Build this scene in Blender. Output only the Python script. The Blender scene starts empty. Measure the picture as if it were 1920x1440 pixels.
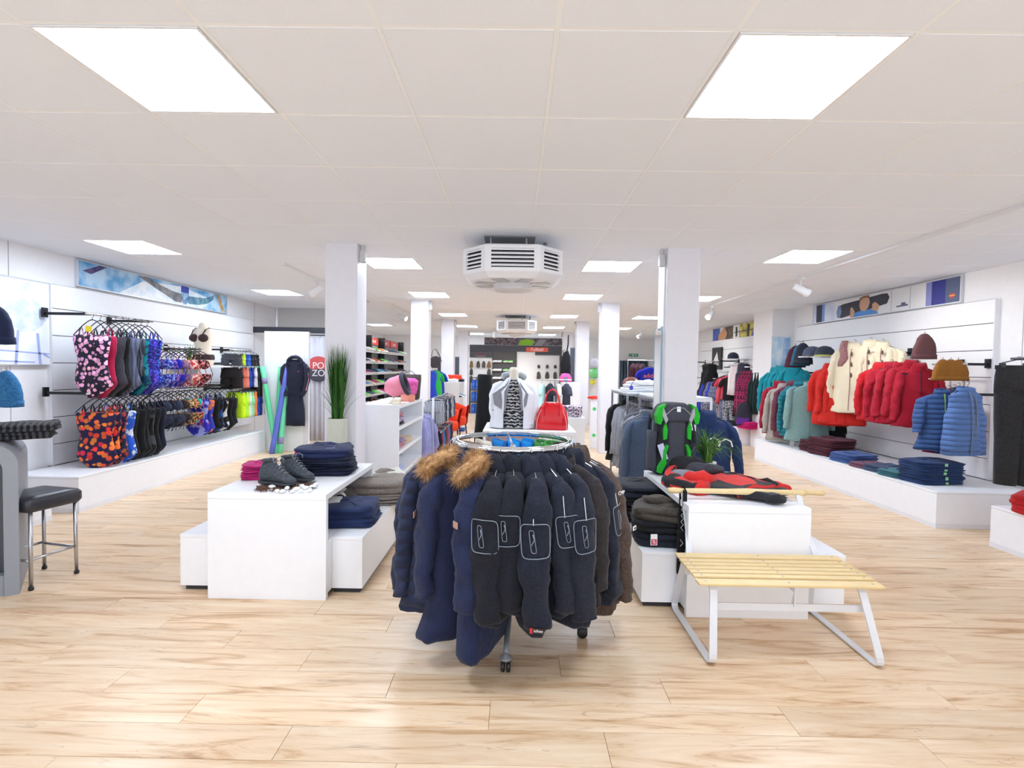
import bpy, bmesh, math, random
from mathutils import Vector, Matrix, noise
R = random.Random(7)
PI = math.pi
scene = bpy.context.scene
COL = scene.collection

# ---------------------------------------------------------------- camera
F_PX = 951.0
HC = 1.5
ZC = 2.684                       # ceiling height
_yaw, _pit, _rol = math.radians(-.43), math.radians(-1.80), math.radians(.90)
_cy, _sy, _cp, _sp, _cr, _sr = math.cos(_yaw), math.sin(_yaw), math.cos(_pit), math.sin(_pit), math.cos(_rol), math.sin(_rol)
_r = Vector((_cy, -_sy, 0)); _f = Vector((_sy, _cy, 0)); _u = Vector((0, 0, 1))
FW = _f * _cp + _u * _sp
_U = _u * _cp - _f * _sp
RT = _r * _cr + _U * _sr
UP = _U * _cr - _r * _sr
cam_data = bpy.data.cameras.new('camera')
cam = bpy.data.objects.new('camera', cam_data)
COL.objects.link(cam)
cam_data.sensor_width = 36.0
cam_data.lens = 36.0 * F_PX / 1920.0
cam_data.clip_start = 0.05
M = Matrix(((RT.x, UP.x, -FW.x, 0), (RT.y, UP.y, -FW.y, 0), (RT.z, UP.z, -FW.z, HC), (0, 0, 0, 1)))
cam.matrix_world = M
scene.camera = cam

# ---------------------------------------------------------------- world, exposure
scene.view_settings.view_transform = 'Standard'
scene.view_settings.look = 'None'
scene.view_settings.gamma = 1.0
scene.view_settings.use_curve_mapping = False
scene.view_settings.exposure = 0.2
world = bpy.data.worlds.new('daylight')
scene.world = world
world.use_nodes = True
bg = world.node_tree.nodes['Background']
bg.inputs[0].default_value = (0.86, 0.92, 1.0, 1)
bg.inputs[1].default_value = 1.7
LAMP_STRENGTH = 28.0
try:
    scene.cycles.adaptive_threshold = 0.02
    scene.cycles.max_bounces = 8
    scene.cycles.diffuse_bounces = 5
    scene.cycles.sample_clamp_indirect = 6.0
except Exception:
    pass

# ---------------------------------------------------------------- measuring helpers
def ray(x, y):
    return RT * ((x - 960) / F_PX) + UP * ((720 - y) / F_PX) + FW
def atY(x, y, Y):
    d = ray(x, y); t = Y / d.y
    return Vector((d.x * t, Y, HC + d.z * t))
def atZ(x, y, z):
    d = ray(x, y); t = (z - HC) / d.z
    return Vector((d.x * t, d.y * t, z))
def atX(x, y, X):
    d = ray(x, y); t = X / d.x
    return Vector((X, d.y * t, HC + d.z * t))

# ---------------------------------------------------------------- materials
def lin(c):
    """sRGB 0-255 triple to linear"""
    o = []
    for v in c:
        v = v / 255.0
        o.append(v / 12.92 if v <= 0.04045 else ((v + 0.055) / 1.055) ** 2.4)
    return (o[0], o[1], o[2], 1.0)
_mc = {}
def _new(name):
    m = bpy.data.materials.new(name)
    m.use_nodes = True
    nt = m.node_tree
    return m, nt, nt.nodes['Principled BSDF']
def N(nt, t, **kw):
    n = nt.nodes.new(t)
    for k, v in kw.items():
        setattr(n, k, v)
    return n
def L(nt, a, b):
    nt.links.new(a, b)
def plain(name, c, rough=0.5, metal=0.0, spec=0.5, grain=0.03):
    """painted / plastic / metal surface with a faint procedural mottling"""
    if name in _mc: return _mc[name]
    m, nt, b = _new(name)
    tc = N(nt, 'ShaderNodeTexCoord'); nz = N(nt, 'ShaderNodeTexNoise')
    nz.inputs['Scale'].default_value = 14; nz.inputs['Detail'].default_value = 3
    mx = N(nt, 'ShaderNodeMix', data_type='RGBA')
    L(nt, tc.outputs['Object'], nz.inputs['Vector']); L(nt, nz.outputs['Fac'], mx.inputs[0])
    c = lin(c)
    mx.inputs[6].default_value = tuple(max(0, v * (1 - grain)) for v in c[:3]) + (1,)
    mx.inputs[7].default_value = tuple(min(1, v * (1 + grain)) for v in c[:3]) + (1,)
    L(nt, mx.outputs[2], b.inputs['Base Color'])
    b.inputs['Roughness'].default_value = rough
    b.inputs['Metallic'].default_value = metal
    b.inputs['Specular IOR Level'].default_value = spec
    _mc[name] = m
    return m
def cloth(name, c, c2=None, kind='plain', scale=1.0, rough=0.85, bump=0.5, sheen=0.08):
    """fabric: kind plain | melange | floral | stripes | quilt | camo | dots | shine"""
    if name in _mc: return _mc[name]
    m, nt, b = _new(name)
    tc = N(nt, 'ShaderNodeTexCoord')
    V = tc.outputs['Object']
    c1 = lin(c); c2l = lin(c2) if c2 else tuple(min(1, v * 1.25 + .004) for v in c1[:3]) + (1,)
    mx = N(nt, 'ShaderNodeMix', data_type='RGBA')
    mx.inputs[6].default_value = c1; mx.inputs[7].default_value = c2l
    nz = N(nt, 'ShaderNodeTexNoise'); L(nt, V, nz.inputs['Vector'])
    if kind in ('plain', 'quilt', 'shine'):
        nz.inputs['Scale'].default_value = 9 * scale; nz.inputs['Detail'].default_value = 4
        L(nt, nz.outputs['Fac'], mx.inputs[0])
    elif kind == 'melange':
        nz.inputs['Scale'].default_value = 90 * scale; nz.inputs['Detail'].default_value = 5
        rp = N(nt, 'ShaderNodeMapRange'); rp.inputs[1].default_value = .35; rp.inputs[2].default_value = .65
        L(nt, nz.outputs['Fac'], rp.inputs[0]); L(nt, rp.outputs[0], mx.inputs[0])
    elif kind == 'camo':
        nz.inputs['Scale'].default_value = 22 * scale; nz.inputs['Detail'].default_value = 2
        rp = N(nt, 'ShaderNodeMapRange'); rp.inputs[1].default_value = .48; rp.inputs[2].default_value = .52
        L(nt, nz.outputs['Fac'], rp.inputs[0]); L(nt, rp.outputs[0], mx.inputs[0])
    elif kind in ('floral', 'dots'):
        vo = N(nt, 'ShaderNodeTexVoronoi'); vo.inputs['Scale'].default_value = 17 * scale
        nz.inputs['Scale'].default_value = 50 * scale
        ma = N(nt, 'ShaderNodeMath', operation='MULTIPLY_ADD'); ma.inputs[1].default_value = .35 if kind == 'floral' else 0
        L(nt, nz.outputs['Fac'], ma.inputs[0]); L(nt, vo.outputs['Distance'], ma.inputs[2])
        L(nt, V, vo.inputs['Vector'])
        rp = N(nt, 'ShaderNodeMapRange'); rp.inputs[1].default_value = .70; rp.inputs[2].default_value = .60
        L(nt, ma.outputs[0], rp.inputs[0]); L(nt, rp.outputs[0], mx.inputs[0])
        hs = N(nt, 'ShaderNodeHueSaturation'); hs.inputs['Color'].default_value = c2l
        sep = N(nt, 'ShaderNodeSeparateColor'); L(nt, vo.outputs['Color'], sep.inputs[0])
        hm = N(nt, 'ShaderNodeMapRange'); hm.inputs[3].default_value = .47; hm.inputs[4].default_value = .53
        L(nt, sep.outputs[0], hm.inputs[0]); L(nt, hm.outputs[0], hs.inputs['Hue'])
        vm = N(nt, 'ShaderNodeMapRange'); vm.inputs[3].default_value = .75; vm.inputs[4].default_value = 1.5
        L(nt, sep.outputs[1], vm.inputs[0]); L(nt, vm.outputs[0], hs.inputs['Value'])
        L(nt, hs.outputs[0], mx.inputs[7])
    elif kind in ('stripes', 'hstripes'):
        wv = N(nt, 'ShaderNodeTexWave'); wv.bands_direction = 'X' if kind == 'stripes' else 'Z'
        wv.inputs['Scale'].default_value = 12 * scale; wv.inputs['Distortion'].default_value = .6
        L(nt, V, wv.inputs['Vector'])
        rp = N(nt, 'ShaderNodeMapRange'); rp.inputs[1].default_value = .45; rp.inputs[2].default_value = .6
        L(nt, wv.outputs['Fac'], rp.inputs[0]); L(nt, rp.outputs[0], mx.inputs[0])
    elif kind == 'zebra':
        wv = N(nt, 'ShaderNodeTexWave'); wv.bands_direction = 'Z'
        wv.inputs['Scale'].default_value = 14 * scale; wv.inputs['Distortion'].default_value = 6; wv.inputs['Detail Scale'].default_value = 3
        L(nt, V, wv.inputs['Vector'])
        rp = N(nt, 'ShaderNodeMapRange'); rp.inputs[1].default_value = .5; rp.inputs[2].default_value = .62
        L(nt, wv.outputs['Fac'], rp.inputs[0]); L(nt, rp.outputs[0], mx.inputs[0])
    L(nt, mx.outputs[2], b.inputs['Base Color'])
    # wrinkles and weave as fine relief
    n2 = N(nt, 'ShaderNodeTexNoise'); n2.inputs['Scale'].default_value = 26; n2.inputs['Detail'].default_value = 6
    n2.inputs['Roughness'].default_value = .62
    L(nt, V, n2.inputs['Vector'])
    bp = N(nt, 'ShaderNodeBump'); bp.inputs['Strength'].default_value = bump; bp.inputs['Distance'].default_value = .012
    src = n2.outputs['Fac']
    if kind == 'quilt':
        wv = N(nt, 'ShaderNodeTexWave'); wv.bands_direction = 'Z'; wv.wave_profile = 'SIN'
        wv.inputs['Scale'].default_value = 6.5 * scale; wv.inputs['Distortion'].default_value = 1.0
        L(nt, V, wv.inputs['Vector'])
        pw = N(nt, 'ShaderNodeMath', operation='POWER'); pw.inputs[1].default_value = .4
        L(nt, wv.outputs['Fac'], pw.inputs[0])
        ad = N(nt, 'ShaderNodeMath', operation='MULTIPLY_ADD'); ad.inputs[1].default_value = .5
        L(nt, n2.outputs['Fac'], ad.inputs[0]); L(nt, pw.outputs[0], ad.inputs[2])
        src = ad.outputs[0]; bp.inputs['Distance'].default_value = .02; bp.inputs['Strength'].default_value = .8
    L(nt, src, bp.inputs['Height']); L(nt, bp.outputs[0], b.inputs['Normal'])
    b.inputs['Roughness'].default_value = .35 if kind == 'shine' else rough
    b.inputs['Sheen Weight'].default_value = sheen
    b.inputs['Specular IOR Level'].default_value = .3
    _mc[name] = m
    return m
def glow(name, c, s):
    if name in _mc: return _mc[name]
    m = bpy.data.materials.new(name); m.use_nodes = True
    nt = m.node_tree; nt.nodes.clear()
    e = N(nt, 'ShaderNodeEmission'); o = N(nt, 'ShaderNodeOutputMaterial')
    e.inputs[0].default_value = lin(c); e.inputs[1].default_value = s
    L(nt, e.outputs[0], o.inputs[0])
    _mc[name] = m
    return m

def wood_floor():
    m, nt, b = _new('plank wood')
    geo = N(nt, 'ShaderNodeNewGeometry')
    sx = N(nt, 'ShaderNodeSeparateXYZ'); L(nt, geo.outputs['Position'], sx.inputs[0])
    def math_(op, a, bb=None, c=None):
        n = N(nt, 'ShaderNodeMath', operation=op)
        for i, v in enumerate((a, bb, c)):
            if v is None: continue
            if isinstance(v, (int, float)): n.inputs[i].default_value = v
            else: L(nt, v, n.inputs[i])
        return n.outputs[0]
    row = math_('FLOOR', math_('DIVIDE', sx.outputs['Y'], PLANK_W))
    off = math_('MULTIPLY', math_('FRACT', math_('MULTIPLY', row, .37)), PLANK_L)
    pid = math_('FLOOR', math_('DIVIDE', math_('ADD', sx.outputs['X'], off), PLANK_L))
    cb = N(nt, 'ShaderNodeCombineXYZ'); L(nt, row, cb.inputs[0]); L(nt, pid, cb.inputs[1])
    wn = N(nt, 'ShaderNodeTexWhiteNoise', noise_dimensions='3D'); L(nt, cb.outputs[0], wn.inputs['Vector'])
    sc = N(nt, 'ShaderNodeVectorMath', operation='SCALE'); L(nt, wn.outputs['Color'], sc.inputs[0]); sc.inputs['Scale'].default_value = 40
    ad = N(nt, 'ShaderNodeVectorMath', operation='ADD'); L(nt, geo.outputs['Position'], ad.inputs[0]); L(nt, sc.outputs[0], ad.inputs[1])
    mp = N(nt, 'ShaderNodeMapping'); mp.inputs['Scale'].default_value = (.62, 6.0, 1); L(nt, ad.outputs[0], mp.inputs[0])
    # long grain, warped around knots
    wp = N(nt, 'ShaderNodeTexNoise'); wp.inputs['Scale'].default_value = 1.6; wp.inputs['Detail'].default_value = 2; L(nt, mp.outputs[0], wp.inputs['Vector'])
    g = N(nt, 'ShaderNodeTexNoise'); g.inputs['Scale'].default_value = 2.1; g.inputs['Detail'].default_value = 7; g.inputs['Roughness'].default_value = .62
    g.inputs['Distortion'].default_value = 1.3
    L(nt, mp.outputs[0], g.inputs['Vector'])
    cr = N(nt, 'ShaderNodeValToRGB'); L(nt, g.outputs['Fac'], cr.inputs[0])
    el = cr.color_ramp.elements
    el[0].position = .30; el[0].color = lin((180, 138, 100))
    el[1].position = .70; el[1].color = lin((240, 218, 190))
    e = el.new(.385); e.color = lin((210, 172, 132))
    e = el.new(.47); e.color = lin((228, 198, 162))
    # dark narrow veins
    v = N(nt, 'ShaderNodeTexNoise'); v.inputs['Scale'].default_value = 1.3; v.inputs['Detail'].default_value = 3; v.inputs['Distortion'].default_value = 2.4
    L(nt, mp.outputs[0], v.inputs['Vector'])
    d = math_('ABSOLUTE', math_('SUBTRACT', v.outputs['Fac'], .5))
    vr = N(nt, 'ShaderNodeMapRange'); vr.inputs[1].default_value = 0; vr.inputs[2].default_value = .011; vr.inputs[3].default_value = .42; vr.inputs[4].default_value = 0
    L(nt, d, vr.inputs[0])
    gate = N(nt, 'ShaderNodeMapRange'); gate.inputs[1].default_value = .42; gate.inputs[2].default_value = .62
    L(nt, wp.outputs['Fac'], gate.inputs[0])
    vf = math_('MULTIPLY', vr.outputs[0], gate.outputs[0])
    mx = N(nt, 'ShaderNodeMix', data_type='RGBA'); L(nt, vf, mx.inputs[0]); L(nt, cr.outputs[0], mx.inputs[6]); mx.inputs[7].default_value = lin((140, 92, 62))
    kv = N(nt, 'ShaderNodeTexVoronoi'); kv.inputs['Scale'].default_value = 1.15
    kw = N(nt, 'ShaderNodeVectorMath', operation='SCALE'); L(nt, wp.outputs['Color'], kw.inputs[0]); kw.inputs['Scale'].default_value = .35
    ka = N(nt, 'ShaderNodeVectorMath', operation='ADD'); L(nt, mp.outputs[0], ka.inputs[0]); L(nt, kw.outputs[0], ka.inputs[1]); L(nt, ka.outputs[0], kv.inputs['Vector'])
    kr = N(nt, 'ShaderNodeMapRange'); kr.inputs[1].default_value = .02; kr.inputs[2].default_value = .13; kr.inputs[3].default_value = .55; kr.inputs[4].default_value = 0
    L(nt, kv.outputs['Distance'], kr.inputs[0])
    ks = N(nt, 'ShaderNodeSeparateColor'); L(nt, kv.outputs['Color'], ks.inputs[0])
    kf = math_('MULTIPLY', kr.outputs[0], math_('GREATER_THAN', ks.outputs[0], .55))
    kring = math_('MULTIPLY_ADD', math_('SINE', math_('MULTIPLY', kv.outputs['Distance'], 120)), .35, .65)
    kf = math_('MULTIPLY', kf, kring)
    mk = N(nt, 'ShaderNodeMix', data_type='RGBA'); L(nt, kf, mk.inputs[0]); L(nt, mx.outputs[2], mk.inputs[6]); mk.inputs[7].default_value = lin((128, 84, 58))
    hs = N(nt, 'ShaderNodeHueSaturation'); L(nt, mk.outputs[2], hs.inputs['Color'])
    hv = N(nt, 'ShaderNodeMapRange'); hv.inputs[3].default_value = .9; hv.inputs[4].default_value = 1.06; L(nt, wn.outputs['Value'], hv.inputs[0]); L(nt, hv.outputs[0], hs.inputs['Value'])
    L(nt, hs.outputs[0], b.inputs['Base Color'])
    b.inputs['Roughness'].default_value = .34
    b.inputs['Specular IOR Level'].default_value = .45
    bp = N(nt, 'ShaderNodeBump'); bp.inputs['Strength'].default_value = .08; bp.inputs['Distance'].default_value = .002
    L(nt, g.outputs['Fac'], bp.inputs['Height']); L(nt, bp.outputs[0], b.inputs['Normal'])
    return m
PLANK_W, PLANK_L = .187, 1.29

# ---------------------------------------------------------------- mesh helpers
class MB:
    def __init__(s):
        s.v = []; s.f = []; s.m = []
    def add(s, vs, fs, mi=0):
        n = len(s.v)
        s.v += [tuple(v) for v in vs]
        s.f += [tuple(i + n for i in f) for f in fs]
        s.m += [mi] * len(fs)
        return s
    def box(s, x0, y0, z0, x1, y1, z1, mi=0, bev=0.0):
        if bev <= 0:
            vs = [(x, y, z) for z in (z0, z1) for y in (y0, y1) for x in (x0, x1)]
            return s.add(vs, [(0, 2, 3, 1), (4, 5, 7, 6), (0, 1, 5, 4), (2, 6, 7, 3), (0, 4, 6, 2), (1, 3, 7, 5)], mi)
        b = bev
        rings = []
        for z, i in ((z0, b), (z0 + b, 0), (z1 - b, 0), (z1, b)):
            xa, xb, ya, yb = x0 + i, x1 - i, y0 + i, y1 - i
            c = b if i == 0 else b * .6
            rings.append([(xa + c, ya, z), (xb - c, ya, z), (xb, ya + c, z), (xb, yb - c, z), (xb - c, yb, z), (xa + c, yb, z), (xa, yb - c, z), (xa, ya + c, z)])
        return s.loft(rings, mi=mi)
    def loft(s, rings, mi=0, cap=True, cap0=None, cap1=None, closed=True):
        n = len(rings[0]); vs = [p for r in rings for p in r]; fs = []
        for j in range(len(rings) - 1):
            for i in range(n if closed else n - 1):
                a = j * n + i; b2 = j * n + (i + 1) % n
                fs.append((a, b2, b2 + n, a + n))
        c0 = cap if cap0 is None else cap0; c1 = cap if cap1 is None else cap1
        if c0: fs.append(tuple(range(n - 1, -1, -1)))
        if c1: fs.append(tuple((len(rings) - 1) * n + i for i in range(n)))
        return s.add(vs, fs, mi)
    def tube(s, pts, r, seg=8, mi=0, closed=False, cap=True):
        pts = [Vector(p) for p in pts]; n = len(pts); rings = []
        rr = r if isinstance(r, (list, tuple)) else [r] * n
        ref = None
        for i, p in enumerate(pts):
            if closed: t = pts[(i + 1) % n] - pts[i - 1]
            else: t = pts[min(i + 1, n - 1)] - pts[max(i - 1, 0)]
            if t.length < 1e-9: t = Vector((0, 0, 1))
            t.normalize()
            if ref is None:
                ref = Vector((0, 0, 1)) if abs(t.z) < .9 else Vector((1, 0, 0))
                ref = (ref - t * ref.dot(t)).normalized()
            else:
                ref = (ref - t * ref.dot(t))
                if ref.length < 1e-6: ref = t.orthogonal()
                ref.normalize()
            bn = t.cross(ref)
            rings.append([p + (ref * math.cos(2 * PI * k / seg) + bn * math.sin(2 * PI * k / seg)) * rr[i] for k in range(seg)])
        if closed:
            rings.append(rings[0]); return s.loft(rings, mi, cap=False)
        return s.loft(rings, mi, cap=cap)
    def bar(s, pts, w, h, mi=0, up=(0, 0, 1), closed=False):
        """flat bar of width w (sideways) and thickness h (along up) swept along pts"""
        pts = [Vector(p) for p in pts]; n = len(pts); rings = []; upv = Vector(up)
        for i, p in enumerate(pts):
            t = (pts[(i + 1) % n] - pts[i - 1]) if closed else pts[min(i + 1, n - 1)] - pts[max(i - 1, 0)]
            t.normalize(); sd = t.cross(upv)
            if sd.length < 1e-6: sd = Vector((1, 0, 0))
            sd.normalize(); u2 = sd.cross(t)
            rings.append([p + sd * a * w / 2 + u2 * b * h / 2 for a, b in ((-1, -1), (1, -1), (1, 1), (-1, 1))])
        if closed:
            rings.append(rings[0]); return s.loft(rings, mi, cap=False)
        return s.loft(rings, mi)
    def lathe(s, prof, seg=16, c=(0, 0, 0), mi=0, cap=True, sx=1, sy=1):
        rings = [[(c[0] + r * sx * math.cos(2 * PI * k / seg), c[1] + r * sy * math.sin(2 * PI * k / seg), c[2] + z) for k in range(seg)] for r, z in prof]
        return s.loft(rings, mi, cap=cap)
    def cyl(s, p, q, r, seg=12, mi=0):
        return s.tube([p, q], r, seg, mi)
    def ell(s, c, rx, ry, rz, seg=12, rg=8, mi=0):
        prof = [(max(1e-4, math.sin(PI * j / rg)), -math.cos(PI * j / rg)) for j in range(rg + 1)]
        rings = [[(c[0] + rx * r * math.cos(2 * PI * k / seg), c[1] + ry * r * math.sin(2 * PI * k / seg), c[2] + rz * z) for k in range(seg)] for r, z in prof]
        return s.loft(rings, mi)
    def jitter(s, amp, sc, seed=0, a=0, zlock=None):
        for i in range(a, len(s.v)):
            v = Vector(s.v[i])
            if zlock is not None and v.z <= zlock: continue
            d = noise.noise_vector(v * sc + Vector((seed * 3.1, seed * 1.7, 0)))
            s.v[i] = tuple(v + d * amp)
        return s
    def mesh(s, name, smooth=False):
        me = bpy.data.meshes.new(name)
        me.from_pydata([tuple(v) for v in s.v], [], s.f)
        me.polygons.foreach_set('material_index', s.m)
        if smooth: me.polygons.foreach_set('use_smooth', [True] * len(s.f))
        me.update()
        return me
    def build(s, name, mats, parent=None, smooth=False, loc=None, rot=None):
        me = s.mesh(name, smooth)
        o = bpy.data.objects.new(name, me)
        for m in (mats if isinstance(mats, (list, tuple)) else [mats]): me.materials.append(m)
        COL.objects.link(o)
        if parent: o.parent = parent
        if loc is not None: o.location = loc
        if rot is not None: o.rotation_euler = rot
        return o
def tag(o, label=None, cat=None, group=None, kind=None):
    if label: o['label'] = label
    if cat: o['category'] = cat
    if group: o['group'] = group
    if kind: o['kind'] = kind
    return o
def empty(name, loc=(0, 0, 0), rz=0.0, label=None, cat=None, group=None, rot=None):
    o = bpy.data.objects.new(name, None); COL.objects.link(o)
    o.empty_display_size = .05
    o.location = loc; o.rotation_euler = rot if rot else (0, 0, rz)
    return tag(o, label, cat, group)
def inst(name, me, parent=None, loc=None, rz=0, mats=None, scale=None, rot=None):
    """an object of its own on shared mesh data, materials set on the object"""
    o = bpy.data.objects.new(name, me); COL.objects.link(o)
    if mats:
        for i, m in enumerate(mats):
            if i < len(me.materials):
                o.material_slots[i].link = 'OBJECT'; o.material_slots[i].material = m
    if parent: o.parent = parent
    if loc is not None: o.location = loc
    if rot is not None: o.rotation_euler = rot
    elif rz: o.rotation_euler = (0, 0, rz)
    if scale is not None: o.scale = scale
    return o
def text(name, s, size, mat, parent, loc, rot, depth=.002, align='CENTER', sx=1.0):
    cu = bpy.data.curves.new(name, 'FONT'); cu.body = s; cu.size = size; cu.extrude = depth
    cu.align_x = align; cu.align_y = 'CENTER'
    o = bpy.data.objects.new(name, cu); COL.objects.link(o)
    dg = bpy.context.evaluated_depsgraph_get()
    me = bpy.data.meshes.new_from_object(o.evaluated_get(dg))
    bpy.data.objects.remove(o)
    me.materials.clear(); me.materials.append(mat)
    o = bpy.data.objects.new(name, me); COL.objects.link(o)
    if parent: o.parent = parent
    o.location = loc; o.rotation_euler = rot; o.scale = (sx, 1, 1)
    return o
ORD = ['first', 'second', 'third', 'fourth', 'fifth', 'sixth', 'seventh', 'eighth', 'ninth', 'tenth', 'eleventh', 'twelfth', 'thirteenth', 'fourteenth', 'fifteenth', 'sixteenth', 'seventeenth', 'eighteenth', 'nineteenth', 'twentieth', 'twenty-first', 'twenty-second', 'twenty-third', 'twenty-fourth']

# shared materials
WALL = plain('wall paint white', (240, 240, 242), .6)
WHITE = plain('white laminate', (243, 244, 248), .38)
WHITE_E = plain('white laminate edge', (232, 233, 238), .45)
SLAT = plain('white slatwall board', (242, 243, 246), .35)
GROOVE = plain('dark groove insert', (58, 58, 62), .6)
DARK = plain('anthracite plinth', (44, 46, 54), .5)
STEEL = plain('brushed steel', (190, 190, 194), .28, 1.0)
CHROME = plain('chrome', (225, 227, 230), .08, 1.0)
GREYM = plain('grey painted metal', (132, 136, 142), .45, .4)
BLACKP = plain('black plastic', (22, 22, 25), .4)
BLACK_M = plain('black metal', (40, 40, 44), .4, .5)
PAPER = plain('white paper', (240, 240, 240), .7)
LWOOD = plain('pale bench wood', (226, 200, 148), .5, grain=.1)
# ================================================================ THE SETTING
Y_BACK, Y_FRONT = 19.2, -1.6
XL, XR, XR2 = -5.05, 5.19, 5.46
fl = MB().box(-6.5, Y_FRONT, -.12, 6.6, Y_BACK + .2, -.010).build('floor', plain('subfloor', (120, 96, 70), .9))
tag(fl, kind='structure')
WOOD = wood_floor()
cells = []
r0 = int(math.floor(.9 / PLANK_W)); r1 = int(math.ceil(Y_BACK / PLANK_W))
for r in range(int(math.floor(Y_FRONT / PLANK_W)), r1):
    off = ((r * .37) % 1.0) * PLANK_L
    k0 = int(math.floor((-6.4 + off) / PLANK_L)); k1 = int(math.floor((6.5 + off) / PLANK_L))
    for k in range(k0, k1 + 1):
        x0 = k * PLANK_L - off; y0 = r * PLANK_W
        yc = y0 + PLANK_W / 2
        vis = yc > 1.75 and x0 < 1.02 * yc + .1 and x0 + PLANK_L > -1.02 * yc - .1
        cells.append((0 if vis else 1, yc, x0, y0))
cells.sort(key=lambda c: (c[0], c[1], abs(c[2])))
pm = MB().box(0, .0, -.012, PLANK_L - .0016, PLANK_W - .0016, 0, bev=.0009).mesh('plank')
pm.materials.append(WOOD)
for c in cells[:300]:
    inst('plank', pm, fl, (c[2], c[3], 0))
mb = MB()
for c in cells[300:]:
    mb.box(c[2], c[3], -.012, c[2] + PLANK_L - .0016, c[3] + PLANK_W - .0016, 0)
tag(mb.build('far_planks', WOOD, fl), kind='stuff')

# ceiling: slab, grid runners, mineral-fibre tiles
CEIL = plain('ceiling slab', (150, 150, 150), .9)
def ceil_mat():
    m, nt, b = _new('mineral fibre tile')
    tc = N(nt, 'ShaderNodeTexCoord'); nz = N(nt, 'ShaderNodeTexNoise'); nz.inputs['Scale'].default_value = 160; nz.inputs['Detail'].default_value = 4
    L(nt, tc.outputs['Object'], nz.inputs['Vector'])
    mx = N(nt, 'ShaderNodeMix', data_type='RGBA'); mx.inputs[6].default_value = lin((238, 243, 252)); mx.inputs[7].default_value = lin((246, 250, 255))
    L(nt, nz.outputs['Fac'], mx.inputs[0]); L(nt, mx.outputs[2], b.inputs['Base Color'])
    bp = N(nt, 'ShaderNodeBump'); bp.inputs['Strength'].default_value = .25; bp.inputs['Distance'].default_value = .002
    L(nt, nz.outputs['Fac'], bp.inputs['Height']); L(nt, bp.outputs[0], b.inputs['Normal'])
    b.inputs['Roughness'].default_value = .9
    return m
TILE = ceil_mat()
ce = MB().box(-6.5, Y_FRONT, ZC + .03, 6.6, Y_BACK + .2, ZC + .15).build('ceiling', CEIL)
tag(ce, kind='structure')
P = .625
lights = []      # (column index, row index) of lit panels
for k in (0, 6, 10, 15, 20, 25):
    lights += [(-1, k), (3, k)]
for k in (5, 10, 15, 20): lights.append((-5, k))
for k in (5, 10, 15, 20): lights.append((6, k))
LX = lambda c: -1.125 + P * c
LY = lambda k: 1.797 + P * k
tiles = []
for k in range(-6, 28):
    for c in range(-7, 11):
        if (c, k) in lights: continue
        x0, y0 = LX(c), LY(k)
        if x0 < -5.9 or x0 > 5.5 or y0 > Y_BACK: continue
        yc = y0 + P / 2
        vis = yc > 1.5 and abs(x0 + P / 2) < 1.02 * yc + .4
        tiles.append((0 if vis else 1, yc, x0, y0))
tiles.sort(key=lambda c: (c[0], c[1], abs(c[2])))
g = .0085
tm = MB().box(g, g, -.004, P - g, P - g, .016, bev=.003).mesh('ceiling_tile'); tm.materials.append(TILE)
for t in tiles[:300]: inst('ceiling_tile', tm, ce, (t[2], t[3], ZC))
mb = MB()
for t in tiles[300:]: mb.box(t[2] + g, t[3] + g, ZC - .004, t[2] + P - g, t[3] + P - g, ZC + .016)
tag(mb.build('far_ceiling_tiles', TILE, ce), kind='stuff')
RUN = plain('white grid runner', (250, 252, 255), .4)
for c in range(-6, 12):
    x = LX(c)
    if x > 5.6 or x < -5.9: continue
    MB().box(x - .009, Y_FRONT, ZC - .0035, x + .009, Y_BACK, ZC + .02).build('grid_runner', RUN, ce)
for k in range(-6, 29):
    y = LY(k)
    if y > Y_BACK: continue
    MB().box(-6.4, y - .009, ZC - .003, 6.5, y + .009, ZC + .02).build('grid_runner', RUN, ce)
LAMP = glow('lit diffuser', (226, 239, 255), LAMP_STRENGTH)
FRM = plain('lamp frame white', (236, 236, 238), .4)
def cwhere(c, k):
    side = {-1: 'left of the middle aisle', 3: 'right of the middle aisle', -5: 'near the left wall', 6: 'near the right wall'}[c]
    ks = sorted(b for a, b in lights if a == c)
    return side, ORD[ks.index(k)]
lm = MB(); w = P
lm.box(.012, .012, -.008, w - .012, .022, .02); lm.box(.012, w - .022, -.008, w - .012, w - .012, .02)
lm.box(.012, .022, -.008, .022, w - .022, .02); lm.box(w - .022, .022, -.008, w - .012, w - .022, .02)
lmf = lm.mesh('frame'); lmf.materials.append(FRM)
ldf = MB().box(.022, .022, -.003, w - .022, w - .022, .008).mesh('diffuser'); ldf.materials.append(LAMP)
for c, k in lights:
    side, o_ = cwhere(c, k)
    t = empty('ceiling_light', (LX(c), LY(k), ZC), 0, 'square lit ceiling panel %s, %s from the camera' % (side, o_), 'ceiling light', 'lit panels in the ceiling')
    inst('frame', lmf, t); inst('diffuser', ldf, t)

# walls
def struct(name, mb, m=WALL, parent=None):
    o = mb.build(name, m, parent); tag(o, kind='structure'); return o
struct('wall_left', MB().box(XL - .12, Y_FRONT, 0, XL, Y_BACK, ZC))
struct('wall_right', MB().box(XR, Y_FRONT, 0, XR2 + .3, 10.3, ZC).box(XR2, 10.3, 0, XR2 + .3, Y_BACK, ZC))
struct('wall_back', MB().box(-6.5, Y_BACK, 0, 6.6, Y_BACK + .15, ZC))
# pilasters on the right wall between the two display bays
struct('trim_1', MB().box(4.78, 9.55, 0, XR2, 10.3, ZC), WALL)
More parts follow.
